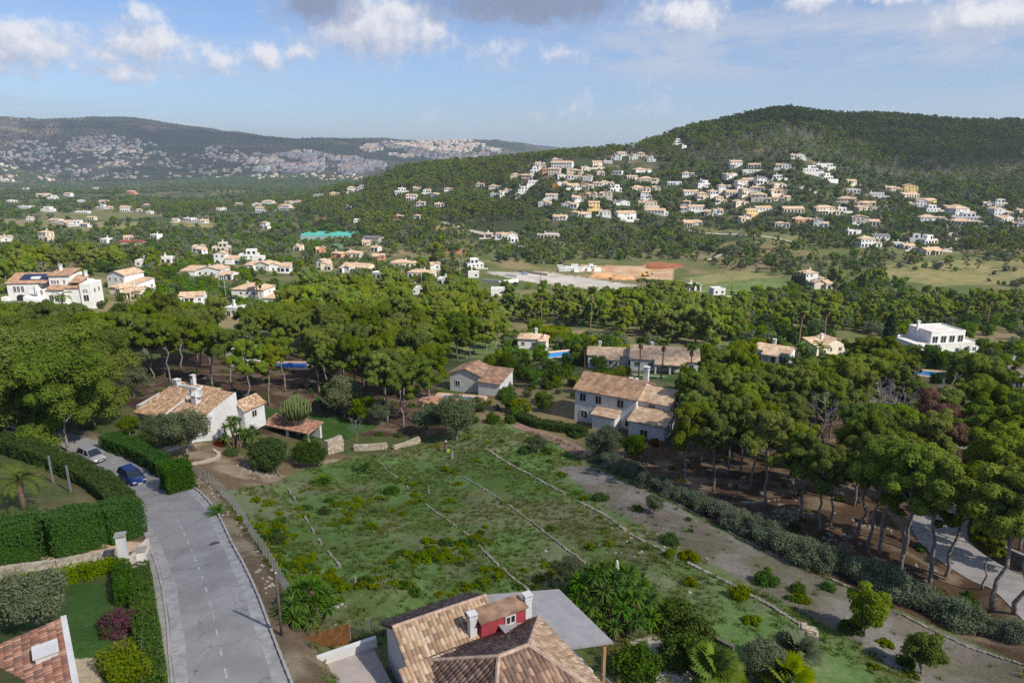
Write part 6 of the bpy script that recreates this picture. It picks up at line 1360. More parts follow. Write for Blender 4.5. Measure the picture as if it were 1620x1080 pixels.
# ================================================================== olives, broadleaf trees, garden trees
for (px, py, s, lb) in ((297, 722, 1.15, 'grey-green olive inside the ring of stones before the tiled house'), (250, 700, .75, 'smaller olive left of the one in the stone ring'), (722, 696, 1.35, 'big grey olive at the top of the field beside the working person'), (676, 690, .95, 'grey olive left of the biggest one at the field top'), (545, 660, 1.35, 'pale grey-green olive in the shade at the wood edge'), (600, 672, .8, 'small grey olive between pine trunks at the wood edge'), (212, 628, 1.0, 'grey rounded tree behind the left end of the tiled house'),
                       (850, 716, .55, 'small grey olive standing in the upper field'), (1034, 812, .42, 'small dark bushy olive alone on the gravel strip'), (60, 1000, .72, 'grey olive in the lower left garden above the tiled roof'), (22, 990, .6, 'grey olive at the left edge of the lower garden'), (955, 728, .95, 'grey tree below the big white villa by the brick path'), (905, 935, .55, 'grey tree behind the corner of the grey lean-to roof'), (1205, 1075, .5, 'grey shrub tree left of the fan palm at the bottom')):
    plant('olive_tree', rgp.choice(OLIVES), gp(px, py), lb, 'olive', None, px, s)
for (px, py, s, m_, lb) in ((425, 745, .85, 0, 'dark rounded carob bush left of two in front of the garden shelter'), (492, 738, .75, 1, 'dark rounded carob bush right of two in front of the garden shelter')):
    me = make_round(400 + m_, 5.5, 6.5, 46, 330, .26, 'dark', low=.0); plant('carob_tree', me, gp(px, py), lb, 'carob', None, 0, s)
for (px, py, s, lb) in ((480, 470, 1.2, 'bright green umbrella tree beside the utility pole in the middle gardens'), (205, 690, .5, 'bright shrub tree at the left end of the tiled house'), (530, 650, .9, 'dark leafy tree under the pines behind the euphorbia'), (575, 668, .8, 'dark leafy tree beside the grey olives at the wood edge'), (800, 650, .7, 'leafy tree between the two blurred villas'), (860, 652, .6, 'leafy garden tree left of the big two-storey villa'), (880, 610, .8, 'orchard tree in the garden below the small pool'), (838, 612, .75, 'second orchard tree in the garden below the small pool'), (930, 622, .7, 'leafy tree above the grey roof of the big villa'),
                       (1085, 620, .9, 'leafy tree right of the long white villa'), (1140, 600, .9, 'leafy tree left of the small gabled house'), (800, 590, .8, 'leafy tree below the small white villa'), (1005, 725, .6, 'orange-leaved shrub tree before the big villa corner'), (1565, 575, .9, 'round tree at the right end of the white modern villa'), (360, 470, .8, 'dark broad tree in front of the low white villas'), (395, 452, .9, 'dark spreading tree before the L-shaped white villa')):
    plant('broadleaf_tree', rgp.choice(BROADS), gp(px, py), lb, 'tree', None, px, s)
# hedges: box of leaves round a dense core
def hedge(pts, h, w_, mat, label, dens=70, lsize=.22, seed=0, wob=.15, taper=0.0):
    rs = np.random.RandomState(seed); th = thing('hedge', label, 'hedge', pts[0]); o = Vector(pts[0]); core = MB(); parts = []
    for a, b in zip(pts[:-1], pts[1:]):
        a, b = Vector(a) - o, Vector(b) - o; d = b - a; L_ = math.hypot(d.x, d.y); n_ = Vector((-d.y, d.x, 0)).normalized(); ww = w_ / 2 - .18
        e_ = d / max(L_, .1) * min(.25, L_ * .2); vs = [a + e_ - n_ * ww, b - e_ - n_ * ww, b - e_ + n_ * ww, a + e_ + n_ * ww]; core.prism([(v.x, v.y) for v in vs], [v.z - .8 for v in vs], [v.z + h - .22 for v in vs])
        m = int(dens * (L_ * h * 2 + L_ * w_)); t = rs.rand(m) * (1 + .4 / max(L_, 1)) - .2 / max(L_, 1); side = rs.rand(m) * (2 * h + w_); zz = np.where(side < h, side, np.where(side < h + w_, h, 2 * h + w_ - side)); oo = np.where(side < h, -w_ / 2, np.where(side < h + w_, side - h - w_ / 2, w_ / 2))
        bump = (vnoise(t * L_ + a.x + 50, zz + oo + a.y + 50, .9, 3, 6) - .5) * wob * 2.6; oo = oo * (1 + bump * .5) ; zz = zz * (1 + bump * .25)
        p = np.array(a)[None] + np.outer(t, np.array(d)) + np.outer(oo, np.array(n_)) + np.outer(zz, (0, 0, 1)); V, c = leaves(rs, p, np.full(m, .12), 1, lsize, .55, .2); parts.append((V, c))
    for e in (pts[0], pts[-1]):
        e = Vector(e) - o; m = int(dens * w_ * h * 1.3); dd = (Vector(pts[1]) - Vector(pts[0])) if e.length < 1e-6 else (Vector(pts[-1]) - Vector(pts[-2])); n_ = Vector((-dd.y, dd.x, 0)).normalized(); f_ = Vector((dd.x, dd.y, 0)).normalized() * (-1 if e.length < 1e-6 else 1)
        p = np.array(e)[None] + np.outer(rs.uniform(-w_ / 2, w_ / 2, m), np.array(n_)) + np.outer(rs.uniform(0, h, m), (0, 0, 1)) + np.outer(rs.uniform(-.1, .15, m), np.array(f_)); parts.append(leaves(rs, p, np.full(m, .12), 1, lsize, .55, .2))
    cm_ = core.mesh('core', M[mat]); at = cm_.color_attributes.new('col', 'FLOAT_COLOR', 'POINT'); at.data.foreach_set('color', np.full(len(cm_.vertices) * 4, .2, np.float32))
    link('core', cm_, th); link('foliage', leaf_mesh('foliage', parts, M[mat]), th); return th
hedge([gp(-40, 896), gp(70, 880), gp(150, 862), gp(205, 842)], 3.4, 3.2, 'hedge', 'large clipped green hedge at the left edge above the garden wall', 130, .16, 1, .25)
hedge([gp(205, 826), gp(180, 796), gp(150, 774), gp(105, 750), gp(50, 728), gp(0, 712)], 2.2, 2.2, 'dark', 'tall dark hedge along the left side of the road beside the blue car', 110, .17, 2, .35)
hedge([gp(288, 778), gp(277, 766)], 2.9, 2.6, 'hedge', 'thick bushy hedge block at the end of the clipped hedge, right of the blue car', 190, .15, 3, .6)
hedge([gp(266, 752), gp(246, 737), gp(215, 722), gp(172, 706)], 1.8, 2.0, 'hedge', 'clipped green hedge between the blue car and the tiled house', 160, .15, 4, .5)
hedge([gp(-30, 950), gp(60, 932), gp(130, 916), gp(192, 902)], 1.1, 1.1, 'weed', 'low yellow-green clipped hedge below the garden wall in the lower left', 90, .16, 5)
hedge([gp(222, 912), gp(226, 950), gp(234, 1010), gp(244, 1100)], 1.2, 1.3, 'hedge', 'clipped hedge strip along the pavement fence in the lower left', 110, .15, 6)
hedge([gp(195, 915), gp(200, 960)], 1.5, 1.0, 'hedge', 'short dark hedge below the tall entrance pillar', 90, .16, 7)
hedge([gp(186, 1060), gp(214, 1100)], 1.6, 1.7, 'weed', 'rounded yellow-green shrub hedge beside the tan terrace at the bottom left', 120, .16, 8, .4)
hedge([gp(1420, 574), gp(1480, 577), gp(1550, 580)], 3.2, 3.0, 'hedge', 'high clipped dark hedge below the white modern villa', 40, .4, 9)
hedge([gp(1475, 606), gp(1530, 606), gp(1580, 600)], 2.0, 2.0, 'dark', 'lower dark hedge right of the turquoise pool', 40, .35, 10)
hedge([gp(820, 664), gp(850, 676), gp(900, 684), gp(925, 690)], 1.4, 1.8, 'dark', 'dark low hedge along the brick path at the field top', 70, .25, 11, .3)
hedge([gp(905, 612), gp(960, 600), gp(990, 592)], 1.8, 2.5, 'weed', 'bright green hedge below the palm villas', 45, .35, 12)
hedge([gp(1075, 618), gp(1130, 612)], 2.0, 2.4, 'hedge', 'green hedge right of the long white villa', 45, .35, 14)
hedge([gp(400, 476), gp(470, 484)], 1.8, 2.2, 'hedge', 'clipped hedge in front of the villa with two palms', 25, .5, 15)
# ring topiary
q = gp(880, 533); th = thing('topiary', 'round drum-shaped clipped hedge with a hollow top behind the small white villa', 'topiary', q); rs = np.random.RandomState(3); parts = []
core = MB(); core.lathe([(4.6, -.5), (4.6, 2.6), (1.7, 2.6), (1.5, 1.2)], 26); cmx = core.mesh('core', M['weed']); at = cmx.color_attributes.new('col', 'FLOAT_COLOR', 'POINT'); at.data.foreach_set('color', np.full(len(cmx.vertices) * 4, .2, np.float32)); link('core', cmx, th)
m = 5200; a = rs.uniform(0, 6.283, m); k = rs.rand(m); r_ = np.where(k < .5, 4.75, np.sqrt(rs.uniform(1.8 ** 2, 4.75 ** 2, m))); z_ = np.where(k < .5, rs.uniform(0, 2.75, m), 2.75); V, c_ = leaves(rs, np.stack([np.cos(a) * r_, np.sin(a) * r_, z_], 1), np.full(m, .1), 1, .4, .55, .2); link('foliage', leaf_mesh('foliage', [(V, c_)], M['weed']), th); note(862, 898, 516, 534, q.y)
# oleander belt along the edge of the right wood
OLE = [make_shrub(500 + i, 2.9, 4.2, 26, 420, .17, 'oleander') for i in range(4)]
belt = [(948,728,.8),(966,736,.95),(985,746,.8),(1002,752,.9),(1022,768,.8),(1042,772,.85),(1060,784,.8),(1080,790,.75),(1100,800,.85),(1122,812,.85),(1146,822,.95),(1170,836,1.0),(1196,846,1.05),(1222,860,1.05),(1250,876,1.0),(1278,888,1.05),(1306,898,1.0),(1338,895,.7),(1362,915,1.0),(1386,925,1.05),(1412,940,1.1),(1440,950,1.0),(1468,962,.8),(1508,985,1.0),(1534,992,.9),(1582,1002,.6),(1610,1010,.7)]
for k, (px, py, s) in enumerate(belt):
    o = link('oleander_shrub', OLE[k % 4], None, gp(px, py), k * 1.7, (s, s, s * .95)); tag(o, f'grey-green oleander bush in the row edging the gravel strip, {ORD[k] if k < 20 else ("twenty-" + ORD[k - 20])} from the top', 'shrub', 'oleander bushes edging the gravel strip')
# single bushes in the field and the gravel strip
SHR = {'g': make_shrub(520, 1.0, 2.2, 20, 220, .14, 'hedge'), 'w': make_shrub(521, .7, 2.0, 18, 200, .13, 'weed'), 'y': make_shrub(522, .9, 1.5, 14, 220, .12, 'yellow_shrub'), 'd': make_shrub(523, 1.6, 2.4, 20, 260, .15, 'dark'), 'o': make_shrub(524, 1.8, 2.6, 18, 260, .16, 'orange_shrub'), 'b': make_shrub(525, 1.6, 2.2, 18, 260, .15, 'magenta')}
BU = [(1060,858,'g',.95,'green bush on the gravel strip below the single dark olive'),(1213,922,'g',1.1,'wide green bush in the middle of the gravel strip'),(1262,935,'g',.7,'small green bush right of the wide one on the gravel strip'),(1310,932,'g',.7,'small bush left of the oleander row at mid strip'),(1268,950,'w',.9,'yellow-green bush below the small one on the gravel strip'),(1008,806,'w',.8,'bush at the long terrace wall left of the dark olive'),(950,790,'g',.9,'green bush beside the long terrace wall, upper part'),(1090,890,'y',1.6,'long yellow-green bush on the long terrace wall'),(1060,880,'y',.9,'small yellow bush left of the long yellow one'),(1092,925,'y',.9,'bright yellow bush in the grass strip above the fan palm'),(1170,945,'y',1.3,'yellow-green bush above the stone pier'),(1190,985,'w',.8,'low bush in the grass right of the paved path'),(705,745,'y',.8,'yellow bush below the working person'),(563,806,'y',.9,'bright yellow bush left in the middle field'),(620,780,'g',1.0,'green bush on the second terrace edge'),(515,812,'d',.6,'dark green bush near the first terrace edge'),(440,858,'d',.7,'dark bush in the weeds near the road'),(830,716,'g',1.0,'green bush in the upper field, left of the small olive'),(865,716,'g',.9,'green bush right of the small olive in the upper field'),(815,738,'g',.8,'green bush below the small olive in the upper field'),(840,700,'g',.9,'green bush above the small olive in the upper field'),(925,790,'w',.7,'pale bush between two terrace edges'),(890,752,'w',.7,'little bush in the grass above the long wall'),(980,705,'d',1.1,'dark bush at the top end of the oleander row'),(1000,706,'o',1.0,'orange flowering bush before the big villa'),(1035,704,'o',.8,'reddish bush right of the orange one'),(185,1000,'b',1.1,'magenta bougainvillea bush beside the lower left lawn'),(910,690,'g',1.2,'round green bush on the brick path'),(940,700,'w',1.0,'yellow-green bush at the end of the brick path'),(745,668,'d',1.3,'dark bush at the field top under the cream villa terrace'),(780,668,'d',1.2,'dark bush at the field top left of the path'),(806,668,'d',1.0,'dark bush at the start of the brick path'),(365,720,'g',1.1,'green bush at the foot of the yucca tree near the yard'),(350,705,'o',.8,'reddish bush near the gable of the tiled house'),(630,690,'g',.7,'small round bush above the stone wall pieces, leftmost'),(600,688,'g',.6,'small bush under the big pale olive'),(655,696,'d',.6,'small dark bush left of the working person'),
      (1085,1050,'d',1.5,'dark bush left of the palms at the bottom edge'),(1100,1020,'d',1.4,'dark bush in front of the retaining wall at the bottom'),(1010,1062,'g',1.6,'large round green bush under the yucca clump at the bottom'),(1060,990,'d',1.6,'dark leafy bush right of the yucca clump'),(1140,1060,'y',1.3,'yellow-green shrub at the bottom edge'),(1345,1000,'d',.8,'dark bush at the foot of the young pine'),(1432,1050,'g',.7,'bush left of the bushy young pine'),(1400,1020,'w',.7,'little bush between the two young pines'),(1525,972,'d',1.3,'dark bush under the small dark pine'),(270,700,'d',1.2,'dark garden bush behind the clipped hedge'),(232,706,'d',1.4,'dark garden bush at the corner of the tiled house')]
for k, (px, py, ty, s, lb) in enumerate(BU): o = link('bush', SHR[ty], None, gp(px, py), k * 1.3, (s, s * random.Random(k).uniform(.85, 1.2), s)); tag(o, lb, 'bush')
# low date palms / cycads in the field
cyc = [frond(L_=1.6, seed=k, w=.3, up=.9, droop=.8, split=12) for k in range(3)]
cycm = leaf_mesh('low_palm', [(rot_leaf(cyc[k % 3][0], k * 2.4, random.Random(k).uniform(-.2, .9)), cyc[k % 3][1]) for k in range(36)], M['yucca'])
for k, (px, py, s, lb) in enumerate(((512, 766, 1.25, 'low dark palm clump in the upper left of the field'), (577, 744, 1.2, 'low palm clump right of its neighbour below the stone wall'), (345, 812, .9, 'small palm at the roadside fence'), (1022, 868, .5, 'tiny palm on the long terrace wall'))):
    tag(link('low_palm', cycm, None, gp(px, py), k, s), lb, 'palm')
# ================================================================== palms
FP = [make_fanpalm(600 + i, 10) for i in range(3)]
for k, (px, py, h, lb) in enumerate(((933, 534, 14, 'very tall fan palm behind the round topiary'), (857, 522, 13, 'tall slim fan palm left of the round topiary'), (1262, 556, 12, 'fan palm left of two before the tall cypress'), (1303, 552, 12, 'fan palm right of two before the tall cypress'), (1524, 520, 10, 'tall palm left of two behind the white modern villa'), (1560, 520, 11, 'tall palm right of two behind the white modern villa'), (408, 482, 10, 'palm with a long dead skirt before the villa with two palms, left'), (415, 484, 9.5, 'palm with a green head before the villa with two palms, right'), (277, 424, 12, 'tall palm left of two beside the far white villas'), (283, 426, 12, 'tall palm right of two beside the far white villas'), (1046, 600, 8, 'palm rising before the roof of the long white villa'), (1092, 606, 7.5, 'palm at the right end of the long white villa'), (1010, 596, 8, 'palm between the two palm garden villas'), (925, 590, 7, 'palm at the left end of the palm garden villas'))):
    plant('fan_palm', FP[k % 3], gp(px, py), lb, 'palm', None, k, h / 10 if k not in (0, 1) else (.95, .95, h / 10))
DP = [make_datepalm(620 + i, 3.2) for i in range(2)]
for k, (px, py, s, lb) in enumerate(((38, 806, .95, 'short feather palm on the lawn behind the big left hedge'), (1296, 568, 1.0, 'bushy feather palm beside the cream house, right'), (1270, 566, 1.0, 'bushy feather palm beside the cream house, left'), (305, 418, 1.1, 'feather palm right of the two tall palms'), (100, 488, 1.1, 'feather palm before the big white villa'), (455, 498, 1.1, 'blue-grey feather palm in the middle gardens'), (1100, 545, 1.0, 'feather palm behind the hedge right of the villas'), (900, 545, .9, 'feather palm right of the round topiary'), (225, 480, .8, 'feather palm right of the second white villa'))):
    plant('feather_palm', DP[k % 2], gp(px, py), lb, 'palm', None, k, s)
# fan palms at the bottom edge, each leaf a part
def leafy_palm(px, py, label, H, n, L_, seed, mat):
    rg = random.Random(seed); q = gp(px, py); t = thing('fan_palm', label, 'palm', q); tr = MB(); tr.tube([(0, 0, -.5), (.05, .05, H)], [.25, .2], 8); tr.build('trunk', M['palmtrunk'], t, True); ms = []
    for k in range(4): V, c = fan(seed * 9 + k, L_, L_ * .8, .45, 17, .22); ms.append(leaf_mesh('frond', [(V, c)], M[mat]))
    for k in range(n): o = link('frond', ms[k % 4], t, (0, 0, H)); o.rotation_euler = (0, -rg.uniform(-.3, 1.15), k * 2.4)
leafy_palm(1255, 1066, 'pale grey-green fan palm in front of the stone pier', 1.3, 26, 1.15, 1, 'olive')
leafy_palm(1128, 1085, 'glossy green fan palm at the bottom edge', .8, 24, 1.2, 2, 'palm')
leafy_palm(1240, 1090, 'bright green fan palm cut by the bottom edge', .5, 18, 1.2, 3, 'weed')
# yuccas: branching trunks with dead skirts, every leaf head a part
ROS = [leaf_mesh('leaf_rosette', [blade_rosette(700 + k, 60, .95, .07)], M['yucca']) for k in range(3)]; ROSY = leaf_mesh('leaf_rosette', [blade_rosette(710, 44, .95, .07)], M['weed'])
SK = leaf_mesh('dead_skirt', [(lambda v: (v[0] * np.array([.55, .55, 1]) * np.array([1, 1, -1]) , v[1]))(blade_rosette(720, 46, .9, .07))], M['thatch'])
def yucca(loc, label, n, Wd, H, seed, flower=False, tops=(.3, 1.0)):
    rg = random.Random(seed); t = thing('yucca', label, 'yucca', loc); tr = MB(); heads = []
    for k in range(n):
        a = k * 2.4; r = Wd / 2 * math.sqrt((k + .5) / n); zt = H * (1 - .55 * (r / (Wd / 2)) ** 2) * rg.uniform(.85, 1.05); e = Vector((math.cos(a) * r, math.sin(a) * r, max(.7, zt))); b0 = Vector((math.cos(a) * r * .25, math.sin(a) * r * .25, -.5)); lp, lr = limb(rg, b0, e, .16, .09, 4, .05); tr.tube(lp, lr, 6); heads.append(e)
    tr.build('trunk', M['palmtrunk'], t, True)
    for k, e in enumerate(heads):
        s = rg.uniform(.85, 1.15); o = link('leaf_rosette', ROS[k % 3], t, e, rg.uniform(0, 6), s); o.rotation_euler = (rg.uniform(-.25, .25), rg.uniform(-.25, .25), rg.uniform(0, 6))
        if k % 2 == 0: link('dead_skirt', SK, t, e - Vector((0, 0, .15)), k, 1.0)
    if flower:
        fm_ = MB(); rg2 = random.Random(1)
        for k in range(26): z = .3 + k * .035; r = .16 * (1 - k / 30); a = k * 2.4; fm_.obox((math.cos(a) * r, math.sin(a) * r, z), (.09, .09, .09), a)
        fm_.tube([(0, 0, 0), (0, 0, 1.2)], .025, 5); fm_.build('flower_spike', flat('cream_flowers', (.7, .68, .55), .8, .1, 5), t, loc=heads[3])
    return t
yq = gp(962, 996); yucca(yq, 'huge many-headed yucca clump with a white flower spike right of the grey roof', 44, 6.6, 4.6, 1, True)
yq = gp(487, 985); yucca(yq, 'many-headed yucca with pale dead skirts behind the board fence', 15, 3.4, 2.6, 2)
t = thing('yucca', 'bright yellow-green young yucca at the foot of the larger one by the fence', 'yucca', gp(492, 992)); link('leaf_rosette', ROSY, t, (0, 0, .45), 0, 1.05)
t = thing('yucca', 'dark low yucca left of the bright one beside the utility pole', 'yucca', gp(466, 990)); link('leaf_rosette', ROS[0], t, (0, 0, .5), 0, 1.1)
yucca(gp(372, 708), 'pale-trunked yucca tree at the right end of the tiled house', 9, 3.2, 4.2, 5)
yucca(gp(400, 712), 'dry sparse yucca right of its neighbour by the tiled house', 5, 2.2, 3.2, 6)
# candelabra euphorbia
q = gp(472, 688); t = thing('candelabra_cactus', 'candelabra-shaped green euphorbia with many upright arms by the garden shelter', 'cactus', q); rg = random.Random(9); tr = MB(); am_ = MB(); tr.tube([(0, 0, -.5), (0, 0, 1.4)], [.35, .3], 8)
for k in range(95):
    a = k * 2.4; r = 2.5 * math.sqrt((k + .5) / 95); b0 = Vector((math.cos(a) * r * .12, math.sin(a) * r * .12, 1.3)); e1 = Vector((math.cos(a) * r * .8, math.sin(a) * r * .8, 1.5 + r * .75)); top = Vector((math.cos(a) * r, math.sin(a) * r, 6.6 - .30 * r * r + rg.uniform(-.3, .3)))
    tr.tube([b0, b0.lerp(e1, .5) + Vector((0, 0, -.15)), e1], [.12, .08, .065], 5, cap=False); am_.tube([e1, e1.lerp(top, .5) + Vector((math.cos(a), math.sin(a), 0)) * .1, top], [.075, .085, .05], 5)
tr.build('trunk', flat('grey_cactus_wood', (.26, .24, .20), .9, .2, 4), t, True); am_.build('arms', flat('cactus_green', (.11, .15, .045), .7, .2, 3), t, True)
# cypresses
CY = [make_cypress(740 + i, 11, 2.4) for i in range(2)]
for k, (px, py, h, lb) in enumerate(((1400, 578, 14, 'tall single dark cypress left of the clipped hedge at the right'), (1252, 457, 9, 'cypress in the dark row left of the tiled country house, first'), (1256, 457, 9.5, 'cypress in the dark row left of the tiled country house, second'), (1261, 457, 10, 'cypress in the dark row left of the tiled country house, third'), (1266, 457, 10, 'cypress in the dark row left of the tiled country house, fourth'), (1271, 457, 9, 'cypress in the dark row left of the tiled country house, fifth'), (1359, 464, 11, 'thin cypress left of a pair right of the large dark pine'), (1364, 464, 11, 'thin cypress right of a pair right of the large dark pine'))):
    plant('cypress_tree', CY[k % 2], gp(px, py), lb, 'cypress', None, k, (h / 11 * (1.25 if k == 0 else .9),) * 2 + (h / 11,))
# row of transplanted palms beside the building site
rgq = random.Random(8)
for k in range(30):
    px = 1008 + k * 3.35 + rgq.uniform(-1, 1); py = 458 + k * .35 + rgq.uniform(-1.5, 2.5)
    plant('fan_palm', FP[k % 3], gp(px, py), f'short thick-headed nursery palm beside the building site, {ORD[k]} from the left', 'palm', 'nursery palms beside the building site', k, (.8, .8, .55))
for k in range(24):
    px = 1188 + k * 5 + rgq.uniform(-2, 2); py = 474 + rgq.uniform(-3, 4) + k * .1
    plant('feather_palm', DP[k % 2], gp(px, py), f'dark bushy palm in the grove below the sports field, {ORD[k]} from the left', 'palm', 'palm grove below the sports field', k, .85)
# ================================================================== stuff: woods on the hills, valley scrub, grass (instanced on point meshes)
def scatter(name, pts, sources):
    """pts: array x y z scale rotation variant; sources: list of meshes (or lists of meshes joined as one kind)"""
    pts = np.asarray(pts, float)
    if len(pts) == 0: return
    me = bpy.data.meshes.new(name); me.vertices.add(len(pts)); me.vertices.foreach_set('co', pts[:, :3].astype(np.float32).ravel())
    for nm, k, ty in (('sc', 3, 'FLOAT'), ('rot', 4, 'FLOAT'), ('vi', 5, 'INT')):
        a = me.attributes.new(nm, ty, 'POINT'); a.data.foreach_set('value', pts[:, k].astype(np.float32 if ty == 'FLOAT' else np.int32))
    o = link(name, me); cl = bpy.data.collections.new(name + '_kit')
    for i, s in enumerate(sources): so = bpy.data.objects.new(f'{name}_piece_{i:02d}', s); cl.objects.link(so)
    ng = bpy.data.node_groups.new(name, 'GeometryNodeTree'); ng.interface.new_socket(name='Geometry', in_out='INPUT', socket_type='NodeSocketGeometry'); ng.interface.new_socket(name='Geometry', in_out='OUTPUT', socket_type='NodeSocketGeometry')
    n_ = ng.nodes; l_ = ng.links; gi_ = n_.new('NodeGroupInput'); go_ = n_.new('NodeGroupOutput'); ip = n_.new('GeometryNodeInstanceOnPoints'); ci = n_.new('GeometryNodeCollectionInfo'); ci.inputs['Collection'].default_value = cl; ci.inputs['Separate Children'].default_value = True; ci.inputs['Reset Children'].default_value = True
    def attr(nm, ty): a = n_.new('GeometryNodeInputNamedAttribute'); a.data_type = ty; a.inputs['Name'].default_value = nm; return a.outputs[0]
    cx = n_.new('ShaderNodeCombineXYZ'); l_.new(attr('rot', 'FLOAT'), cx.inputs[2]); l_.new(gi_.outputs[0], ip.inputs['Points']); l_.new(ci.outputs[0], ip.inputs['Instance']); ip.inputs['Pick Instance'].default_value = True
    l_.new(attr('vi', 'INT'), ip.inputs['Instance Index']); e2r = n_.new('FunctionNodeEulerToRotation'); l_.new(cx.outputs[0], e2r.inputs[0]); l_.new(e2r.outputs[0], ip.inputs['Rotation']); cs_ = n_.new('ShaderNodeCombineXYZ'); sc_ = attr('sc', 'FLOAT')
    for i in range(3): l_.new(sc_, cs_.inputs[i])
    l_.new(cs_.outputs[0], ip.inputs['Scale']); l_.new(ip.outputs[0], go_.inputs[0]); md = o.modifiers.new('scatter', 'NODES'); md.node_group = ng; return tag(o, kind='stuff')
def joined(pair, nm):
    """trunk + crown meshes as one instancing mesh"""
    bm = bmesh.new(); out = bpy.data.meshes.new(nm); vs, fs, ms, cs, off = [], [], [], [], 0
    for mi, me in enumerate(pair):
        v = np.empty(len(me.vertices) * 3, np.float32); me.vertices.foreach_get('co', v); vs.append(v.reshape(-1, 3)); ca = me.color_attributes.get('col')
        if ca is not None: c = np.empty(len(me.vertices) * 4, np.float32); ca.data.foreach_get('color', c); cs.append(c.reshape(-1, 4))
        else: cs.append(np.full((len(me.vertices), 4), .5, np.float32))
        for p in me.polygons: fs.append([i + off for i in p.vertices]); ms.append(mi)
        off += len(me.vertices)
    bm.free(); out.from_pydata([tuple(p) for p in np.concatenate(vs)], [], fs); out.polygons.foreach_set('material_index', ms)
    for me in pair: out.materials.append(me.materials[0])
    at = out.color_attributes.new('col', 'FLOAT_COLOR', 'POINT'); at.data.foreach_set('color', np.concatenate(cs).ravel()); return out
FPJ = [joined(p, 'far_pine') for p in FPINES]; FBJ = [joined(p, 'far_tree') for p in FBROADS]; FDJ = [joined(DEADS[0], 'far_bare_tree')]
rsS = np.random.RandomState(123)
def world_samples(y0, y1, smax, spacing, seed):
    """jittered world grid of candidate points between two distances"""
    rs = np.random.RandomState(seed); xs = np.arange(-smax * y1, smax * y1, spacing); ys = np.arange(y0, y1, spacing); X_, Y_ = np.meshgrid(xs, ys); X_ = X_ + rs.uniform(-.5, .5, X_.shape) * spacing; Y_ = Y_ + rs.uniform(-.5, .5, Y_.shape) * spacing
    X_, Y_ = X_.ravel(), Y_.ravel(); k = np.abs(X_ / Y_) < smax; X_, Y_ = X_[k], Y_[k]; Z_ = Gz(X_, Y_); px, py = proj(X_, Y_, Z_); return X_, Y_, Z_, px, py
def clear_mask(x, y, z, px, py, h, rw, fr_=.45):
    zc = y * CP - z * SP; _, pt = proj(x, y, z + h); rp = rw * 1080 / zc; ok = np.ones(len(x), bool)
    for (a, b, c, d, hy, dep) in HOUSEBOX:
        if dep < 1e6: continue
        ok &= ~((px + rp * .7 > a) & (px - rp * .7 < b) & (y < hy + 5) & (y > hy * .6) & (pt < d - (d - c) * fr_) & (py > c)); ok &= ~((np.abs(y - hy) < 8) & (px > a) & (px < b))
    return ok
# 1 dense pine woods of the right hill and the spur
x, y, z, px, py = world_samples(430, 1330, .95, 5.6, 1)
n_a = vnoise(x, y, 40, 4, 31); n_b = vnoise(x, y, 110, 4, 32)
HILLW = [(520,330),(560,300),(640,268),(800,250),(920,236),(1000,240),(1100,205),(1250,165),(1450,170),(1800,180),(1800,330),(1640,338),(1500,322),(1440,300),(1400,290),(1345,262),(1270,252),(1120,262),(1040,262),(1000,250),(960,256),(860,258),(820,300),(850,345),(700,350),(600,385),(540,352)]
VILL = [(820,262),(1000,240),(1090,260),(1260,240),(1350,262),(1440,285),(1640,345),(1640,380),(1500,400),(1350,398),(1240,370),(1100,360),(870,350),(820,300)]
SPUR = [(330,322),(520,296),(560,300),(700,290),(860,300),(860,350),(700,352),(640,372),(560,368),(520,340),(400,338),(300,328)]
LEFTW = [(130,330),(200,318),(420,302),(520,300),(520,328),(400,334),(250,338),(160,336)]
RIGHTW = [(1520,395),(1640,360),(1700,380),(1700,410),(1560,415)]
dens = np.zeros(len(x)); dens = np.where(inpoly(px, py, HILLW), .99 * sst(n_a, .16, .32), dens); dens = np.where(inpoly(px, py, SPUR), .92 * sst(n_a, .22, .34), dens); dens = np.where(inpoly(px, py, VILL), .30 * sst(n_a, .30, .50), dens)
dens = np.where(inpoly(px, py, LEFTW), .9, dens); dens = np.where(inpoly(px, py, RIGHTW), .85, dens)
PATCHW = [(850,395),(880,375),(960,372),(1030,360),(1080,352),(1100,375),(1090,410),(1010,415),(900,405)]
dens = np.where(inpoly(px, py, PATCHW), .75 * sst(n_a, .36, .5), dens)
SPARSE = [(560,395),(700,352),(860,352),(1090,362),(1380,392),(1640,412),(1640,470),(1240,440),(1080,412),(880,418),(700,430),(540,412)]
dens = np.where(inpoly(px, py, SPARSE), np.maximum(dens, .30 * sst(n_a, .42, .58)), dens)
keep = rsS.rand(len(x)) < dens; keep &= (y < 1150) | (z > 20)
for pl in ([(765,430),(860,428),(1010,452),(960,462),(830,447)], [(890,412),(1080,412),(1075,450),(940,440)], [(1090,450),(1240,437),(1250,458),(1110,472)], [(1490,395),(1480,330),(1500,330),(1520,370),(1512,400)]): keep &= ~inpoly(px, py, pl)
x, y, z, px, py = [v[keep] for v in (x, y, z, px, py)]
h = 5 + 9 * rsS.rand(len(x)) ** 1.8; h = np.where((y > 860) & (py < 225), 5 + 12 * rsS.rand(len(x)) ** 1.6, h); keep = clear_mask(x, y, z, px, py, h, h * .3); x, y, z, px, py, h = [v[keep] for v in (x, y, z, px, py, h)]
inv = inpoly(px, py, VILL) | inpoly(px, py, SPARSE); kind_ = rsS.rand(len(x))
deadz = (vnoise(x, y, 55, 3, 33) > .53) & (inpoly(px, py, [(1060,225),(1300,200),(1640,230),(1640,300),(1300,290),(1080,262)]))
isd = deadz & (kind_ < .55); isb = inv & (kind_ < .5) & ~isd; isp = ~isd & ~isb
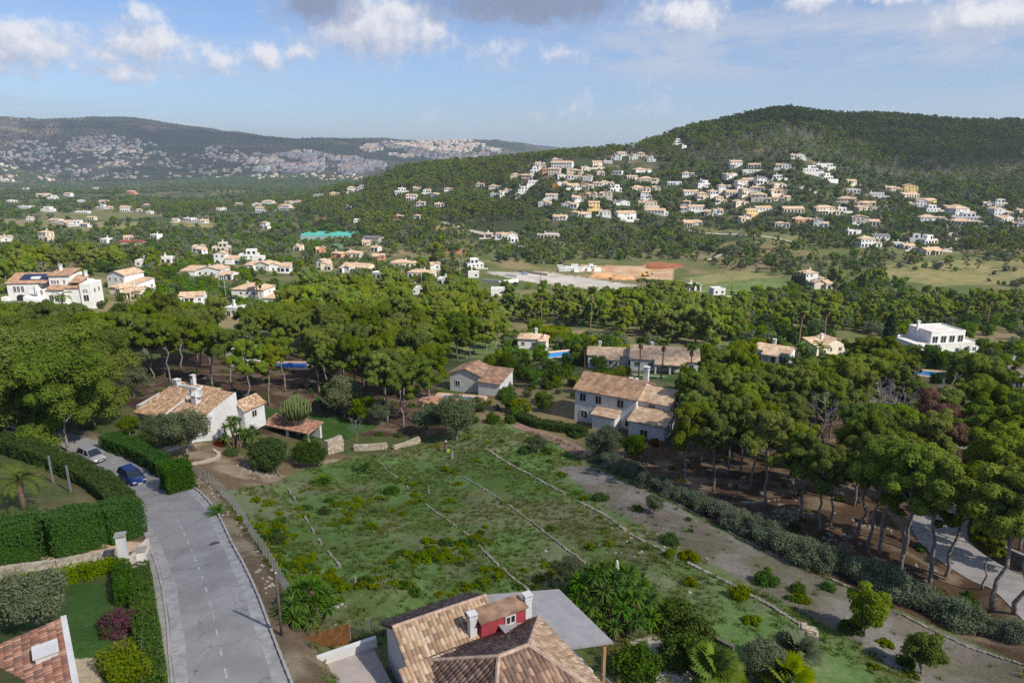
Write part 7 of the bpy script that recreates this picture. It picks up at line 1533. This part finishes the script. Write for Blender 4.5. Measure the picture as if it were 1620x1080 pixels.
rest = np.array([(p[0], p[1], p[2], p[3]) for p in pine_rest]).reshape(-1, 4)
def pack(m, div, nv): return np.c_[x[m], y[m], z[m] - .3, h[m] / div, rsS.uniform(0, 6.28, m.sum()), rsS.randint(0, nv, m.sum())]
scatter('pine_forest', pack(isp, 10., 4), FPJ); scatter('hillside_trees', pack(isb, 8., 4), FBJ); scatter('bare_trees', pack(isd, 11., 1), FDJ)
PJ = [joined(p, 'belt_pine') for p in BELTP]
if len(rest): scatter('pine_belt', np.c_[rest[:, :3], rest[:, 3] / 10, rsS.uniform(0, 6.28, len(rest)), rsS.randint(0, len(PJ), len(rest))], PJ)
# 2 garden and orchard trees of the middle ground, scrub
x, y, z, px, py = world_samples(150, 760, .95, 5.2, 2); n_a = vnoise(x, y, 30, 4, 34)
MIDG = [(-80,440),(-80,378),(200,372),(420,375),(620,375),(720,405),(760,440),(720,470),(560,475),(440,500),(200,520),(150,490),(60,445)]
MIDR = [(760,455),(1000,462),(1180,480),(1300,475),(1640,478),(1640,455),(1240,448),(1100,470),(960,462),(850,452)]
GARD = [(760,600),(840,575),(960,600),(1100,625),(1290,590),(1400,590),(1640,620),(1640,545),(1400,560),(1180,540),(1100,560),(900,530),(800,530)]
dens = np.where(inpoly(px, py, MIDG), .8 * sst(n_a, .30, .48), 0); dens = np.where(inpoly(px, py, SPARSE), .62 * sst(n_a, .32, .54), dens); dens = np.where(inpoly(px, py, MIDR), .55 * sst(n_a, .40, .54), dens); dens = np.where(inpoly(px, py, GARD) & (y > 120), .55, dens); dens = np.where(inpoly(px, py, VILL), .85, dens)
LOWR = [(1080,560),(1300,555),(1640,535),(1640,475),(1180,475)]; dens = np.where(inpoly(px, py, LOWR), .75 * sst(n_a, .28, .46), dens)
for pl in ([(765,428),(862,428),(1010,450),(1000,464),(830,449)], [(886,410),(1080,410),(1075,450),(940,440)], [(1080,448),(1240,435),(1250,460),(1110,474)], [(1400,405),(1640,398),(1640,445),(1500,452),(1400,440)], [(1278,488),(1352,484),(1352,507),(1288,512)]): dens = np.where(inpoly(px, py, pl), dens * .04, dens)
keep = rsS.rand(len(x)) < dens; x, y, z, px, py = [v[keep] for v in (x, y, z, px, py)]; h = rsS.uniform(2.2, 6.0, len(x)) * np.where(inpoly(px, py, SPARSE), .75, 1); keep = clear_mask(x, y, z, px, py, h, h * .6, .68); x, y, z, px, py, h = [v[keep] for v in (x, y, z, px, py, h)]
FB2 = [joined(p, 'garden_tree') for p in [make_round(360 + i, 5.0, 6.0, 20, 150, .38, m_, low=.0) for i, m_ in enumerate(('broad', 'olive', 'dark', 'weed', 'broad'))]]
nearm = y < 420; scatter('garden_trees', np.c_[x, y, z - .2, h / 5, rsS.uniform(0, 6.28, len(x)), rsS.randint(0, 5, len(x))][nearm], FB2); scatter('valley_scrub', np.c_[x, y, z - .2, h / 5, rsS.uniform(0, 6.28, len(x)), rsS.randint(0, 4, len(x))][~nearm], FBJ)
x, y, z, px, py = world_samples(105, 270, .95, 3.3, 12); n_a = vnoise(x, y, 14, 4, 38); GARD2 = [(690,655),(760,600),(840,575),(960,600),(1000,662),(900,668),(800,662)] ; keep = ((inpoly(px, py, GARD) | inpoly(px, py, GARD2)) & (rsS.rand(len(x)) < .75 * sst(n_a, .32, .52))); x, y, z, px, py = [v[keep] for v in (x, y, z, px, py)]
h = rsS.uniform(1.1, 3.6, len(x)); keep = clear_mask(x, y, z, px, py, h, h * .6, .80); x, y, z, h = [v[keep] for v in (x, y, z, h)]; scatter('garden_shrubs', np.c_[x, y, z - .2, h / 5, rsS.uniform(0, 6.28, len(x)), rsS.randint(0, 5, len(x))], FB2)
# 3 trees and hedgerows of the far valley and dark woods on the distant ridges
x, y, z, px, py = world_samples(560, 3400, .85, 13, 3); n_a = vnoise(x, y, 130, 5, 35); dens = .9 * sst(n_a, .38, .54); dens = np.where((px > 430 + (py - 300) * 2.2) & (y < 1400), 0, dens); dens = np.where(px > 760, 0, dens)
keep = (rsS.rand(len(x)) < dens); x, y, z, px, py = [v[keep] for v in (x, y, z, px, py)]; h = rsS.uniform(4, 9, len(x)); keep = clear_mask(x, y, z, px, py, h, h * .5); x, y, z, px, py, h = [v[keep] for v in (x, y, z, px, py, h)]
scatter('valley_trees', np.c_[x, y, z - .3, h / 5, rsS.uniform(0, 6.28, len(x)), rsS.randint(0, 3, len(x))], FBJ)
x, y, z, px, py = world_samples(2700, 5200, .85, 20, 4); n_a = vnoise(x, y, 300, 5, 36); dens = .9 * sst(n_a, .36, .54); dens = np.where(px > 830, 0, dens); keep = rsS.rand(len(x)) < dens; x, y, z = x[keep], y[keep], z[keep]; h = rsS.uniform(5, 10, len(x))
scatter('ridge_woods', np.c_[x, y, z - .5, h / 5, rsS.uniform(0, 6.28, len(x)), rsS.choice([0, 2], len(x))], FBJ)
# 4 understorey of the right wood and the wood edge
x, y, z, px, py = world_samples(45, 175, 1.0, 2.6, 5); UND = [(1000,740),(1200,855),(1420,935),(1640,1020),(1640,640),(1300,640),(1100,690)]; UND2 = [(380,640),(700,650),(690,580),(300,580),(150,590),(190,630)]
keep = (inpoly(px, py, UND) & (rsS.rand(len(x)) < .28)) | (inpoly(px, py, UND2) & (rsS.rand(len(x)) < .55)); d1 = seg_dist(x, y, r2)[0]; d3 = seg_dist(x, y, r3)[0]; keep &= (d1 > 3.4) & (d3 > 3.2); x, y, z = x[keep], y[keep], z[keep]
LOW = [make_shrub(540 + i, .9, 1.8, 10, 90, .2, m_) for i, m_ in enumerate(('olive', 'dark', 'hedge', 'straw'))]; scatter('undergrowth', np.c_[x, y, z - .05, rsS.uniform(.35, 1.1, len(x)), rsS.uniform(0, 6.28, len(x)), rsS.randint(0, 4, len(x))], LOW)
# 5 grass tufts and weeds of the field
def tuft(seed, n, h, w_, mat, lean=.5):
    rs = np.random.RandomState(seed); V, cv = [], []
    for k in range(n):
        a = rs.uniform(0, 6.28); r = math.sqrt(rs.rand()) * w_ * .5; p = np.array([math.cos(a) * r, math.sin(a) * r, -.03]); b = rs.uniform(0, 6.28); t_ = p + np.array([math.cos(b) * lean * h, math.sin(b) * lean * h, h * rs.uniform(.6, 1.1)]); s = np.array([-math.sin(b), math.cos(b), 0]) * .035; V += [p - s, p + s, t_]; cv += [rs.rand()] * 3
    return leaf_mesh('tuft', [(np.array(V), np.array(cv))], M[mat])
TUF = [tuft(1, 26, .28, .6, 'grass'), tuft(2, 22, .38, .5, 'grass', .7), tuft(3, 18, .42, .45, 'straw', .8), tuft(4, 30, .2, .7, 'grass')]
x, y, z, px, py = world_samples(30, 122, 1.0, .52, 6); n_a = vnoise(x, y, 5, 4, 8); n_c = vnoise(x, y, 9, 4, 4); inF = inpoly(px, py, FIELD) & ~inpoly(px, py, YARD); inG = inpoly(px, py, GRAV)
keep = inF & (rsS.rand(len(x)) < np.where(inG, .05, .78) * sst(vnoise(x, y, 3.5, 3, 9), .25, .6)); dh = ((x + 2) ** 2 + (y - 33) ** 2) > 60; keep &= dh; keep &= seg_dist(x, y, rc)[0] > 4.2
x, y, z, n_a, n_c = [v[keep] for v in (x, y, z, n_a, n_c)]; vi = np.where(rsS.rand(len(x)) < sst(n_c, .42, .66) * .6, 2, rsS.choice([0, 1, 3], len(x)))
scatter('grass', np.c_[x, y, z, rsS.uniform(.6, 1.25, len(x)), rsS.uniform(0, 6.28, len(x)), vi], TUF)
WEED = [make_shrub(550 + i, .5, 1.2, 9, 120, .11, m_) for i, m_ in enumerate(('weed', 'weed', 'hedge', 'yellow_shrub'))]
x, y, z, px, py = world_samples(30, 115, 1.0, .78, 7)
WP_ = [[(335,795),(420,785),(470,850),(520,900),(560,950),(470,965),(400,880)], [(560,930),(640,860),(760,850),(860,900),(830,935),(700,945)], [(620,760),(690,770),(680,800),(640,800)], [(500,790),(640,790),(660,840),(540,850)], [(760,880),(880,890),(900,930),(800,935)]]
dn = np.zeros(len(x))
for k, pl in enumerate(WP_): dn = np.where(inpoly(px, py, pl), (.8, .75, .4, .25, .4)[k], dn)
dn = np.maximum(dn, .03 * (inpoly(px, py, FIELD) & ~inpoly(px, py, YARD))); keep = (rsS.rand(len(x)) < dn * sst(vnoise(x, y, 4, 4, 41), .36, .56)) & (seg_dist(x, y, rc)[0] > 4.4) & (((x + 2) ** 2 + (y - 33) ** 2) > 60)
x, y, z = x[keep], y[keep], z[keep]; scatter('weeds', np.c_[x, y, z - .05, rsS.uniform(.55, 1.3, len(x)), rsS.uniform(0, 6.28, len(x)), rsS.choice(4, len(x), p=[.4, .25, .25, .1])], WEED)
# ================================================================== vehicles
def car_mesh_parts(kind='suv'):
    """car about 4.4 m long, x forward; returns list of (name, mesh or builder)"""
    L2 = 2.2
    st = [(-2.2, .42, .62, .86, .70), (-2.05, .30, .80, .98, .84), (-1.3, .26, .88, 1.0, .90), (0, .25, .90, .98, .91), (1.0, .25, .90, .95, .90), (1.75, .28, .86, .84, .82), (2.1, .34, .74, .70, .70), (2.2, .42, .62, .62, .60)]
    mb = MB(); prof = []
    for (x, z0, w, z1, wt) in st: prof.append([(x, -w * .9, z0), (x, -w, (z0 + z1) / 2 - .05), (x, -w * .97, z1 - .12), (x, -wt * .86, z1), (x, 0, z1 + .03), (x, wt * .86, z1), (x, w * .97, z1 - .12), (x, w, (z0 + z1) / 2 - .05), (x, w * .9, z0), (x, 0, z0 - .02)])
    for p in prof: mb.v += p
    n = 10
    for i in range(len(prof) - 1):
        for j in range(n): mb.f.append((i * n + j, i * n + (j + 1) % n, (i + 1) * n + (j + 1) % n, (i + 1) * n + j)); mb.mi.append(0); mb.c.append(None)
    for r in (0, len(prof) - 1): mb.f.append(tuple(r * n + j for j in (range(n) if r else range(n - 1, -1, -1)))); mb.mi.append(0); mb.c.append(None)
    back = -1.95 if kind == 'suv' else -1.6
    def ring(x, z, w): return [(x, -w, z), (x, w, z)]
    rf = MB(); rf.add([(back + .25, -.62, 1.50), (back + .25, .62, 1.50), (.35, .64, 1.52), (.35, -.64, 1.52), (back + .25, -.60, 1.54), (back + .25, .60, 1.54), (.3, .62, 1.56), (.3, -.62, 1.56)], [(0, 1, 2, 3), (4, 7, 6, 5), (0, 4, 5, 1), (1, 5, 6, 2), (2, 6, 7, 3), (3, 7, 4, 0)])
    for sy in (-1, 1):
        for (xa, za, xb, zb) in ((back, .98, back + .28, 1.52), (-.35, .97, -.25, 1.53), (1.2, .93, .35, 1.53)): rf.tube([(xa, sy * .80, za), (xb, sy * .63, zb)], .045, 5)
    gl = MB(); gl.add([(back, -.79, .97), (back, .79, .97), (1.2, .79, .93), (1.2, -.79, .93), (back + .27, -.61, 1.5), (back + .27, .61, 1.5), (.34, .62, 1.52), (.34, -.62, 1.52)], [(0, 1, 5, 4), (1, 2, 6, 5), (2, 3, 7, 6), (3, 0, 4, 7)])
    return mb, rf, gl
tyre_m = MB(); tyre_m.tube([(0, -.11, 0), (0, -.09, 0), (0, .09, 0), (0, .11, 0)], [.28, .335, .335, .28], 18); TYRE = tyre_m.mesh('tyre', flat('tyre_rubber', (.015, .015, .016), .85, .1), True)
rim_m = MB(); rim_m.tube([(0, -.125, 0), (0, .125, 0)], .2, 10); RIM = rim_m.mesh('rim', flat('alloy', (.35, .35, .36), .35, .05, metal=.7), False)
plate_m = MB(); plate_m.box(-.012, .012, -.26, .26, -.055, .055); PLATE = plate_m.mesh('number_plate', M['white'])
lamp_m = MB(); lamp_m.prism([(-.10, -.2), (.04, -.2), (.0, .2), (-.14, .2)], -.06, .07); LAMP = lamp_m.mesh('headlight', flat('lamp_glass', (.55, .57, .6), .15, .05, spec=.6))
tail_m = MB(); tail_m.box(-.05, .05, -.16, .16, -.1, .12); TAIL = tail_m.mesh('tail_light', flat('red_lamp', (.30, .01, .01), .2, .05, spec=.6))
def car(loc, rz, paint, label, kind='suv', slope=0.0):
    t = thing('car', label, 'car', loc, rz); t.rotation_euler = (0, slope, rz); b, r, g = car_mesh_parts(kind); bo = b.build('body', paint, t, True); md = bo.modifiers.new('bevel', 'SUBSURF'); md.levels = 1; md.render_levels = 1
    r.build('cabin_roof', paint, t); g.build('windows', M['glass'], t)
    for x in (-1.32, 1.36):
        for sy in (-1, 1): w_ = link('wheel', TYRE, t, (x, sy * .80, .335)); link('rim', RIM, w_)
    for sy in (-1, 1): link('headlight', LAMP, t, (2.06, sy * .52, .66)); link('tail_light', TAIL, t, (-2.13, sy * .62, .78))
    mm = MB()
    for sy in (-1, 1): mm.obox((.95, sy * .98, 1.02), (.12, .22, .14))
    mm.build('wing_mirror', paint, t); link('number_plate', PLATE, t, (2.205, 0, .46)); link('number_plate', PLATE, t, (-2.205, 0, .60))
    gr_ = MB(); gr_.box(2.15, 2.2, -.42, .42, .52, .64); gr_.build('grille', M['glass'], t); return t
def road_dir(x, y):
    d, s_, p = seg_dist(np.array([x]), np.array([y]), rc); i = int(min(p[0], len(rc) - 2)); v = rc[i] - rc[i + 1]; return math.atan2(v[1], v[0]), v / np.linalg.norm(v), i
blue = flat('blue_metallic', (.006, .035, .16), .25, .1, 2, spec=.6, metal=.3); silver = flat('silver_metallic', (.40, .41, .42), .3, .05, 2, spec=.6, metal=.3); whitep = flat('white_paint', (.6, .6, .6), .3, .05, 2, spec=.5)
q = _hit(206, 762, Gz); a_, v_, i_ = road_dir(*q); car((q[0] + .3, q[1], road_z(*q) + .005), a_ + .1, blue, 'dark blue hatchback parked facing the viewer at the hedge end')
q = _hit(146, 728, Gz); a_, v_, i_ = road_dir(*q); car((q[0], q[1], road_z(*q) + .005), a_, silver, 'silver estate car parked behind the blue one under the big pine', 'suv')
q = _hit(34, 692, Gz); car((q[0], q[1], float(Gz(*q)) + .05), R(-30), whitep, 'white car half hidden in the pine shade at the left edge')
q = gp(831, 434); car((q.x, q.y, q.z + .05), R(10), flat('pale_blue_paint', (.25, .38, .55), .3, .05), 'pale blue car parked at the back edge of the white car park')
# ================================================================== person working at the top of the field
def person(loc, rz, label):
    t = thing('person', label, 'person', loc, rz)
    J = {'pel': (0, 0, .92), 'sp': (.05, 0, 1.12), 'ch': (.14, 0, 1.34), 'nk': (.20, 0, 1.48), 'hd': (.25, 0, 1.60), 'hd2': (.26, 0, 1.70),
         'sl': (.14, .19, 1.38), 'el': (.26, .26, 1.14), 'hl': (.46, .16, 1.00), 'sr': (.14, -.19, 1.38), 'er': (.22, -.27, 1.12), 'hr': (.42, -.20, .96),
         'tl': (.0, .10, .90), 'kl': (.08, .13, .50), 'al': (.0, .15, .09), 'fl': (.16, .17, .05), 'tr': (.0, -.10, .90), 'kr': (.02, -.13, .50), 'ar': (-.10, -.15, .09), 'fr': (.06, -.17, .05)}
    Rr = dict(pel=.15, sp=.145, ch=.16, nk=.06, hd=.10, hd2=.085, sl=.075, el=.052, hl=.04, sr=.075, er=.052, hr=.04, tl=.095, kl=.065, al=.045, fl=.04, tr=.095, kr=.065, ar=.045, fr=.04)
    E = [('pel', 'sp'), ('sp', 'ch'), ('ch', 'nk'), ('nk', 'hd'), ('hd', 'hd2'), ('ch', 'sl'), ('sl', 'el'), ('el', 'hl'), ('ch', 'sr'), ('sr', 'er'), ('er', 'hr'), ('pel', 'tl'), ('tl', 'kl'), ('kl', 'al'), ('al', 'fl'), ('pel', 'tr'), ('tr', 'kr'), ('kr', 'ar'), ('ar', 'fr')]
    ks = list(J); me = bpy.data.meshes.new('body'); me.from_pydata([J[k] for k in ks], [(ks.index(a), ks.index(b)) for a, b in E], []); o = link('body', me, t); sk = o.modifiers.new('skin', 'SKIN'); 
    for i, k in enumerate(ks): d = me.skin_vertices[0].data[i]; d.radius = (Rr[k], Rr[k]); d.use_root = (k == 'pel')
    ss_ = o.modifiers.new('sub', 'SUBSURF'); ss_.levels = 1; ss_.render_levels = 2
    pmx, pb, po = new_mat('clothes_and_skin'); pr_ = pb.n('ShaderNodeBsdfPrincipled'); pr_.inputs['Roughness'].default_value = .85; tcx = pb.n('ShaderNodeTexCoord'); sx = pb.n('ShaderNodeSeparateXYZ'); pb.put(sx.inputs[0], tcx.outputs['Object'])
    z_ = sx.outputs[2]; c1 = pb.mix(pb.m('GREATER_THAN', z_, .93), (.03, .04, .09), (.012, .013, .018)); c2 = pb.mix(pb.m('GREATER_THAN', z_, 1.47), c1, (.38, .23, .16)); c3 = pb.mix(pb.m('GREATER_THAN', z_, .14), (.06, .04, .03), c2); c4 = pb.mix(pb.m('GREATER_THAN', sx.outputs[0], .385), c3, (.42, .30, .05)); pb.put(pr_.inputs['Base Color'], c4); pb.put(po.inputs[0], pr_.outputs[0]); me.materials.append(pmx)
    hat = MB(); hat.lathe([(.19, 1.70), (.19, 1.715), (.115, 1.725), (.105, 1.80), (.05, 1.83)], 14, (.26, 0, 0)); hat.build('hat', M['white'], t, True)
    fc = MB(); fc.obox((.355, 0, 1.60), (.03, .025, .05)).obox((.345, .035, 1.635), (.012, .02, .012), m=1).obox((.345, -.035, 1.635), (.012, .02, .012), m=1).obox((.345, 0, 1.555), (.012, .05, .01), m=1); fc.build('face', [flat('skin', (.38, .23, .16), .7, .05), M['glass']], t)
    return t
q = gp(703, 714); person(q, R(-20), 'person in white hat and dark clothes working with a brush cutter')
t = thing('brush_cutter', 'orange brush cutter with a long shaft held by the working person', 'brush cutter', q, R(-20)); mb = MB(); mb.tube([(.05, -.22, 1.02), (1.35, .1, .16)], .022, 6); mb.build('shaft', M['metal'], t); mb = MB(); mb.obox((-.02, -.24, 1.05), (.34, .24, .24)); mb.build('engine', flat('orange_plastic', (.62, .13, .02), .5, .05), t); mb = MB(); mb.lathe([(.16, .12), (.17, .16), (.03, .19)], 12, (1.38, .11, 0)); mb.build('guard', flat('yellow_plastic', (.60, .55, .02), .5, .05), t)
q2 = gp(709, 715); mb = MB(); mb.box(-.2, .2, -.14, .14, 0, .42).box(-.08, .08, -.05, .05, .42, .5); tag(mb.build('fuel_can', flat('fluorescent_yellow', (.55, .62, .02), .5, .05), None, loc=q2), 'bright yellow fuel can on the ground by the working person', 'can')
# ================================================================== poles, wires, fences
def utility_pole(px, py, H, label, arms=1, mat='pole', y=None):
    q = gp(px, py) if y is None else gat(px, py, y); t = thing('utility_pole', label, 'utility pole', q); mb = MB(); mb.tube([(0, 0, -.8), (0, 0, H)], [.16, .11], 8); mb.build('shaft', M[mat], t, True)
    for k in range(arms): mb = MB(); mb.box(-1.1, 1.1, -.06, .06, -.06, .06); [mb.lathe([(.05, .06), (.06, .2), (.03, .24)], 6, (x, 0, 0)) for x in (-1, 0, 1)]; mb.build('crossarm', M['metal'], t, loc=(0, 0, H - .35 - k * 1.5))
    return q + Vector((0, 0, H))
q = gp(446, 1004); t = thing('utility_pole', 'slim dark wooden pole at the roadside by the yucca and gate pillar', 'utility pole', q); mb = MB(); mb.tube([(0, 0, -.6), (0, 0, 4.3)], [.10, .085], 8); mb.build('shaft', M['pole'], t, True); mb = MB(); mb.lathe([(.10, 4.3), (.02, 4.38)], 8); mb.build('cap', M['metal'], t)
UP = [utility_pole(459, 490, 15, 'tall wooden utility pole with crossarms left of the bright umbrella tree', 2), utility_pole(358, 476, 11, 'pale utility pole with four crossarms before the villa with two palms', 4, 'concrete'), utility_pole(667, 452, 11, 'plain pole in the gardens left of the car park', 0, 'concrete'), utility_pole(728, 446, 12, 'grey pole just left of the white walls by the car park', 0, 'concrete'), utility_pole(694, 444, 9, 'shorter grey pole left of the one by the white walls', 0, 'concrete'), utility_pole(855, 452, 9, 'thin pole at the front edge of the pale car park', 0), utility_pole(731, 420, 10, 'pale pole beside the tall lone pine', 0, 'concrete'), utility_pole(1157, 462, 9, 'thin pole at the left end of the sports field', 0), utility_pole(1228, 512, 8, 'thin pole beside the large bare tree', 0)]
for a, b in ((0, 1),):
    mb = MB()
    for dx in (-1, 0, 1):
        A, Bp = UP[a] + Vector((dx, 0, -.2)), UP[b] + Vector((dx, 0, -.2)); mb.tube([A.lerp(Bp, k / 8) - Vector((0, 0, 4 * (k / 8) * (1 - k / 8) * 1.2)) for k in range(9)], .025, 3, cap=False)
    tag(mb.build('overhead_wires', M['pole']), 'thin overhead wires sagging between the two utility poles of the middle gardens', 'wires')
q = gp(52, 486); t = thing('street_lamp', 'white street lamp in front of the big white villa', 'street lamp', q); mb = MB(); mb.tube([(0, 0, -.5), (0, 0, 5.0), (.2, 0, 5.4), (.8, 0, 5.5)], .07, 6); mb.build('post', M['white'], t); mb = MB(); mb.obox((.95, 0, 5.48), (.5, .22, .1)); mb.build('lamp_head', M['metal'], t)
# railing along the near pavement
t = thing('railing', 'grey metal railing along the pavement beside the clipped hedge strip', 'railing', (rc[0][0], rc[0][1], 0)); o = t.location
ln = rc - _nr * (_wd / 2 + 1.42)[:, None]; pmb = MB(); pmb.tube([(0, 0, -.3), (0, 0, 1.15)], .025, 6); pmm2 = pmb.mesh('post', flat('dark_grey_metal', (.10, .10, .11), .5, .1)); idx = [i for i in range(len(rc)) if rc[i][1] < 52]
for i in idx[::2]: link('post', pmm2, t, (ln[i][0] - o.x, ln[i][1] - o.y, _rz[i]))
for h in (.45, 1.1): mb = MB(); mb.tube([(ln[i][0] - o.x, ln[i][1] - o.y, _rz[i] + h) for i in idx], .022, 5); mb.build('rail', M['metal'], t)
# wire fence with posts and stones along the field side of the road
t = thing('wire_fence', 'old wire fence with grey posts between the road verge and the weedy field', 'fence', (rc[0][0], rc[0][1], 0)); o = t.location
ln = rc + _nr * (_wd / 2 + 1.9)[:, None]; pmb = MB(); pmb.tube([(0, 0, -.4), (.03, 0, 1.45)], .045, 6); pmm2 = pmb.mesh('post', M['metal']); idx = [i for i in range(len(rc)) if 38 < rc[i][1] < 70]; net = MB(); acc = 0
for a, b in zip(idx[:-1], idx[1:]):
    A = Vector((ln[a][0] - o.x, ln[a][1] - o.y, float(Gz(*ln[a])))); Bv = Vector((ln[b][0] - o.x, ln[b][1] - o.y, float(Gz(*ln[b])))); link('post', pmm2, t, A)
    for k in range(6): h = .15 + k * .22; net.tube([A + Vector((0, 0, h)), Bv + Vector((0, 0, h))], .008, 3, cap=False)
    n_ = max(1, int((Bv - A).length / .3))
    for k in range(n_): p = A.lerp(Bv, k / n_); net.tube([p + Vector((0, 0, .1)), p + Vector((0, 0, 1.3))], .007, 3, cap=False)
tag(net.build('wire_mesh', M['metal'], t), kind='stuff')
STN = []
for k in range(4):
    bm = bmesh.new(); bmesh.ops.create_icosphere(bm, subdivisions=2, radius=.5)
    for v in bm.verts: n_ = float(vnoise(v.co.x * 3 + 9 + k * 5, v.co.y * 3 + v.co.z * 2 + 9, 1, 3, k)); v.co *= .6 + .9 * n_; v.co.z *= .65
    me = bpy.data.meshes.new('stone'); bm.to_mesh(me); bm.free(); me.materials.append(flat('pale_limestone', (.26, .24, .20), .95, .3, 3, .5, 12, col2=(.36, .33, .28))); STN.append(me)
rgs = np.random.RandomState(9); P5 = []
for i in idx:
    for _ in range(3): w_ = rc[i] + _nr[i] * (_wd[i] / 2 + rgs.uniform(1.2, 1.7)) + rgs.uniform(-.8, .8, 2); P5.append((w_[0], w_[1], float(Gz(w_[0], w_[1])), rgs.uniform(.12, .36), rgs.uniform(0, 6), rgs.randint(4)))
scatter('verge_stones', P5, STN)
P5 = []
for (cx_, cy_, sx_, sy_, n_) in ((398, 742, 26, 8, 90), (420, 752, 14, 5, 30), (1255, 815, 60, 18, 60), (1320, 850, 40, 14, 40), (1215, 790, 40, 12, 30), (1440, 905, 50, 16, 40), (1380, 830, 50, 18, 40), (500, 640, 110, 8, 50), (640, 655, 60, 8, 40), (520, 950, 60, 30, 14), (1000, 860, 140, 60, 40)):
    for _ in range(n_):
        g = gp(cx_ + rgs.normal() * sx_ * .5, cy_ + rgs.normal() * sy_ * .5); P5.append((g.x, g.y, g.z, rgs.uniform(.10, .42), rgs.uniform(0, 6), rgs.randint(4)))
scatter('loose_stones', P5, STN)
for k, (px, py, h, lb) in enumerate(((715, 725, .9, 'short white marker post in the field below the working person'), (678, 780, .8, 'pale marker stake on the second terrace edge'), (562, 922, .5, 'pale stump lying in the weeds above the board fence'))):
    q = gp(px, py); mb = MB(); mb.tube([(0, 0, -.3), (.02, .02, h)], [.2, .17] if k == 0 else [.09, .07], 8); tag(mb.build('marker_post', M['concrete'], None, loc=q), lb, 'post')
for k, (px, py, h, lb) in enumerate(((84, 762, 3.0, 'grey post left of two behind the palm in the left garden'), (112, 778, 3.0, 'grey post right of two behind the palm in the left garden'))):
    q = gp(px, py); mb = MB(); mb.tube([(0, 0, -.3), (0, 0, h)], [.13, .12], 8); tag(mb.build('garden_post', flat('grey_wood', (.17, .17, .175), .85, .2, 4), None, loc=q), lb, 'post')
wall_line('retaining_wall', [gp(1560, 800), gp(1545, 822), gp(1540, 842), gp(1556, 862), gp(1590, 882), gp(1640, 905)], 1.1, .35, flat('grey_rubble', (.16, .14, .125), .95, .4, 2.5, .7, 5), 'curved grey stone wall on the outer side of the lane bend', 'wall', cap=flat('grey_coping', (.28, .26, .24), .9, .2, 2))
wall_line('retaining_wall', [gp(1098, 1000), gp(1130, 1020), gp(1160, 1036)], .7, .3, flat('dark_old_wall', (.12, .10, .08), .95, .3, 2), 'low dark wall between the gravel path and the grass at the bottom', 'wall')
# brushwood pile in the wood
q = gp(1155, 790); rg = random.Random(3); t = thing('brushwood_pile', 'heap of dark fallen branches with a pale cut log at the wood edge', 'brushwood', q); mb = MB()
for k in range(46): a = rg.uniform(0, 6.28); p = Vector((rg.uniform(-1.6, 1.6), rg.uniform(-.8, .8), rg.uniform(0, .5))); d = Vector((math.cos(a), math.sin(a), rg.uniform(-.05, .3))) * rg.uniform(.6, 1.4); mb.tube([p - d, p, p + d], [.03, .045, .02], 4)
mb.build('branch', M['pole'], t); mb = MB(); mb.tube([(1.0, -1.0, .2), (2.6, -1.3, .25)], .16, 9); mb.build('log', flat('cut_pale_wood', (.42, .34, .26), .8, .2, 4), t)
# play tower in the middle gardens
q = gp(381, 484); t = thing('play_tower', 'yellow play tower with a blue slide in the garden before the villa with two palms', 'play tower', q); mb = MB()
for sx in (-1, 1):
    for sy in (-1, 1): mb.box(sx * .8 - .08, sx * .8 + .08, sy * .8 - .08, sy * .8 + .08, -.5, 3.2)
mb.box(-.85, .85, -.85, .85, 1.5, 1.6); mb.build('frame', flat('yellow_wood', (.60, .38, .04), .7, .1), t); mb = MB(); mb.prism([(.9, -.4), (3.4, -.4), (3.4, .4), (.9, .4)], [1.4, .2, .2, 1.4], [1.55, .35, .35, 1.55]); mb.build('slide', flat('blue_plastic', (.02, .10, .5), .4, .05), t); mb = MB(); gable_roof(mb, -.8, .8, -.8, .8, 3.2, .7); mb.build('roof', M['cream'], t)
# ================================================================== clouds overhead
for nm, g, alt, rad, sd in (('cloud', (-30, 55, -36), 340, (260, 125, 50), 1), ('cloud', (640, 1030, 40), 520, (520, 260, 70), 2), ('cloud', (-1500, 3900, 60), 2000, (2100, 900, 160), 3)):
    cloud(nm, shade(*g, alt), rad, sd, sd > 1)
# ================================================================== haze
hm, hb_, ho = new_mat('haze'); pv_ = hb_.n('ShaderNodeVolumePrincipled'); pv_.inputs['Color'].default_value = (.74, .85, 1, 1); pv_.inputs['Density'].default_value = HAZE; pv_.inputs['Anisotropy'].default_value = .2
hb_.put(ho.inputs['Volume'], pv_.outputs[0])
mb = MB(); mb.box(-15000, 15000, -300, 17000, float(ZZ.min()) - 2, float(ZZ.max()) + 30); tag(mb.build('haze', hm), kind='stuff')
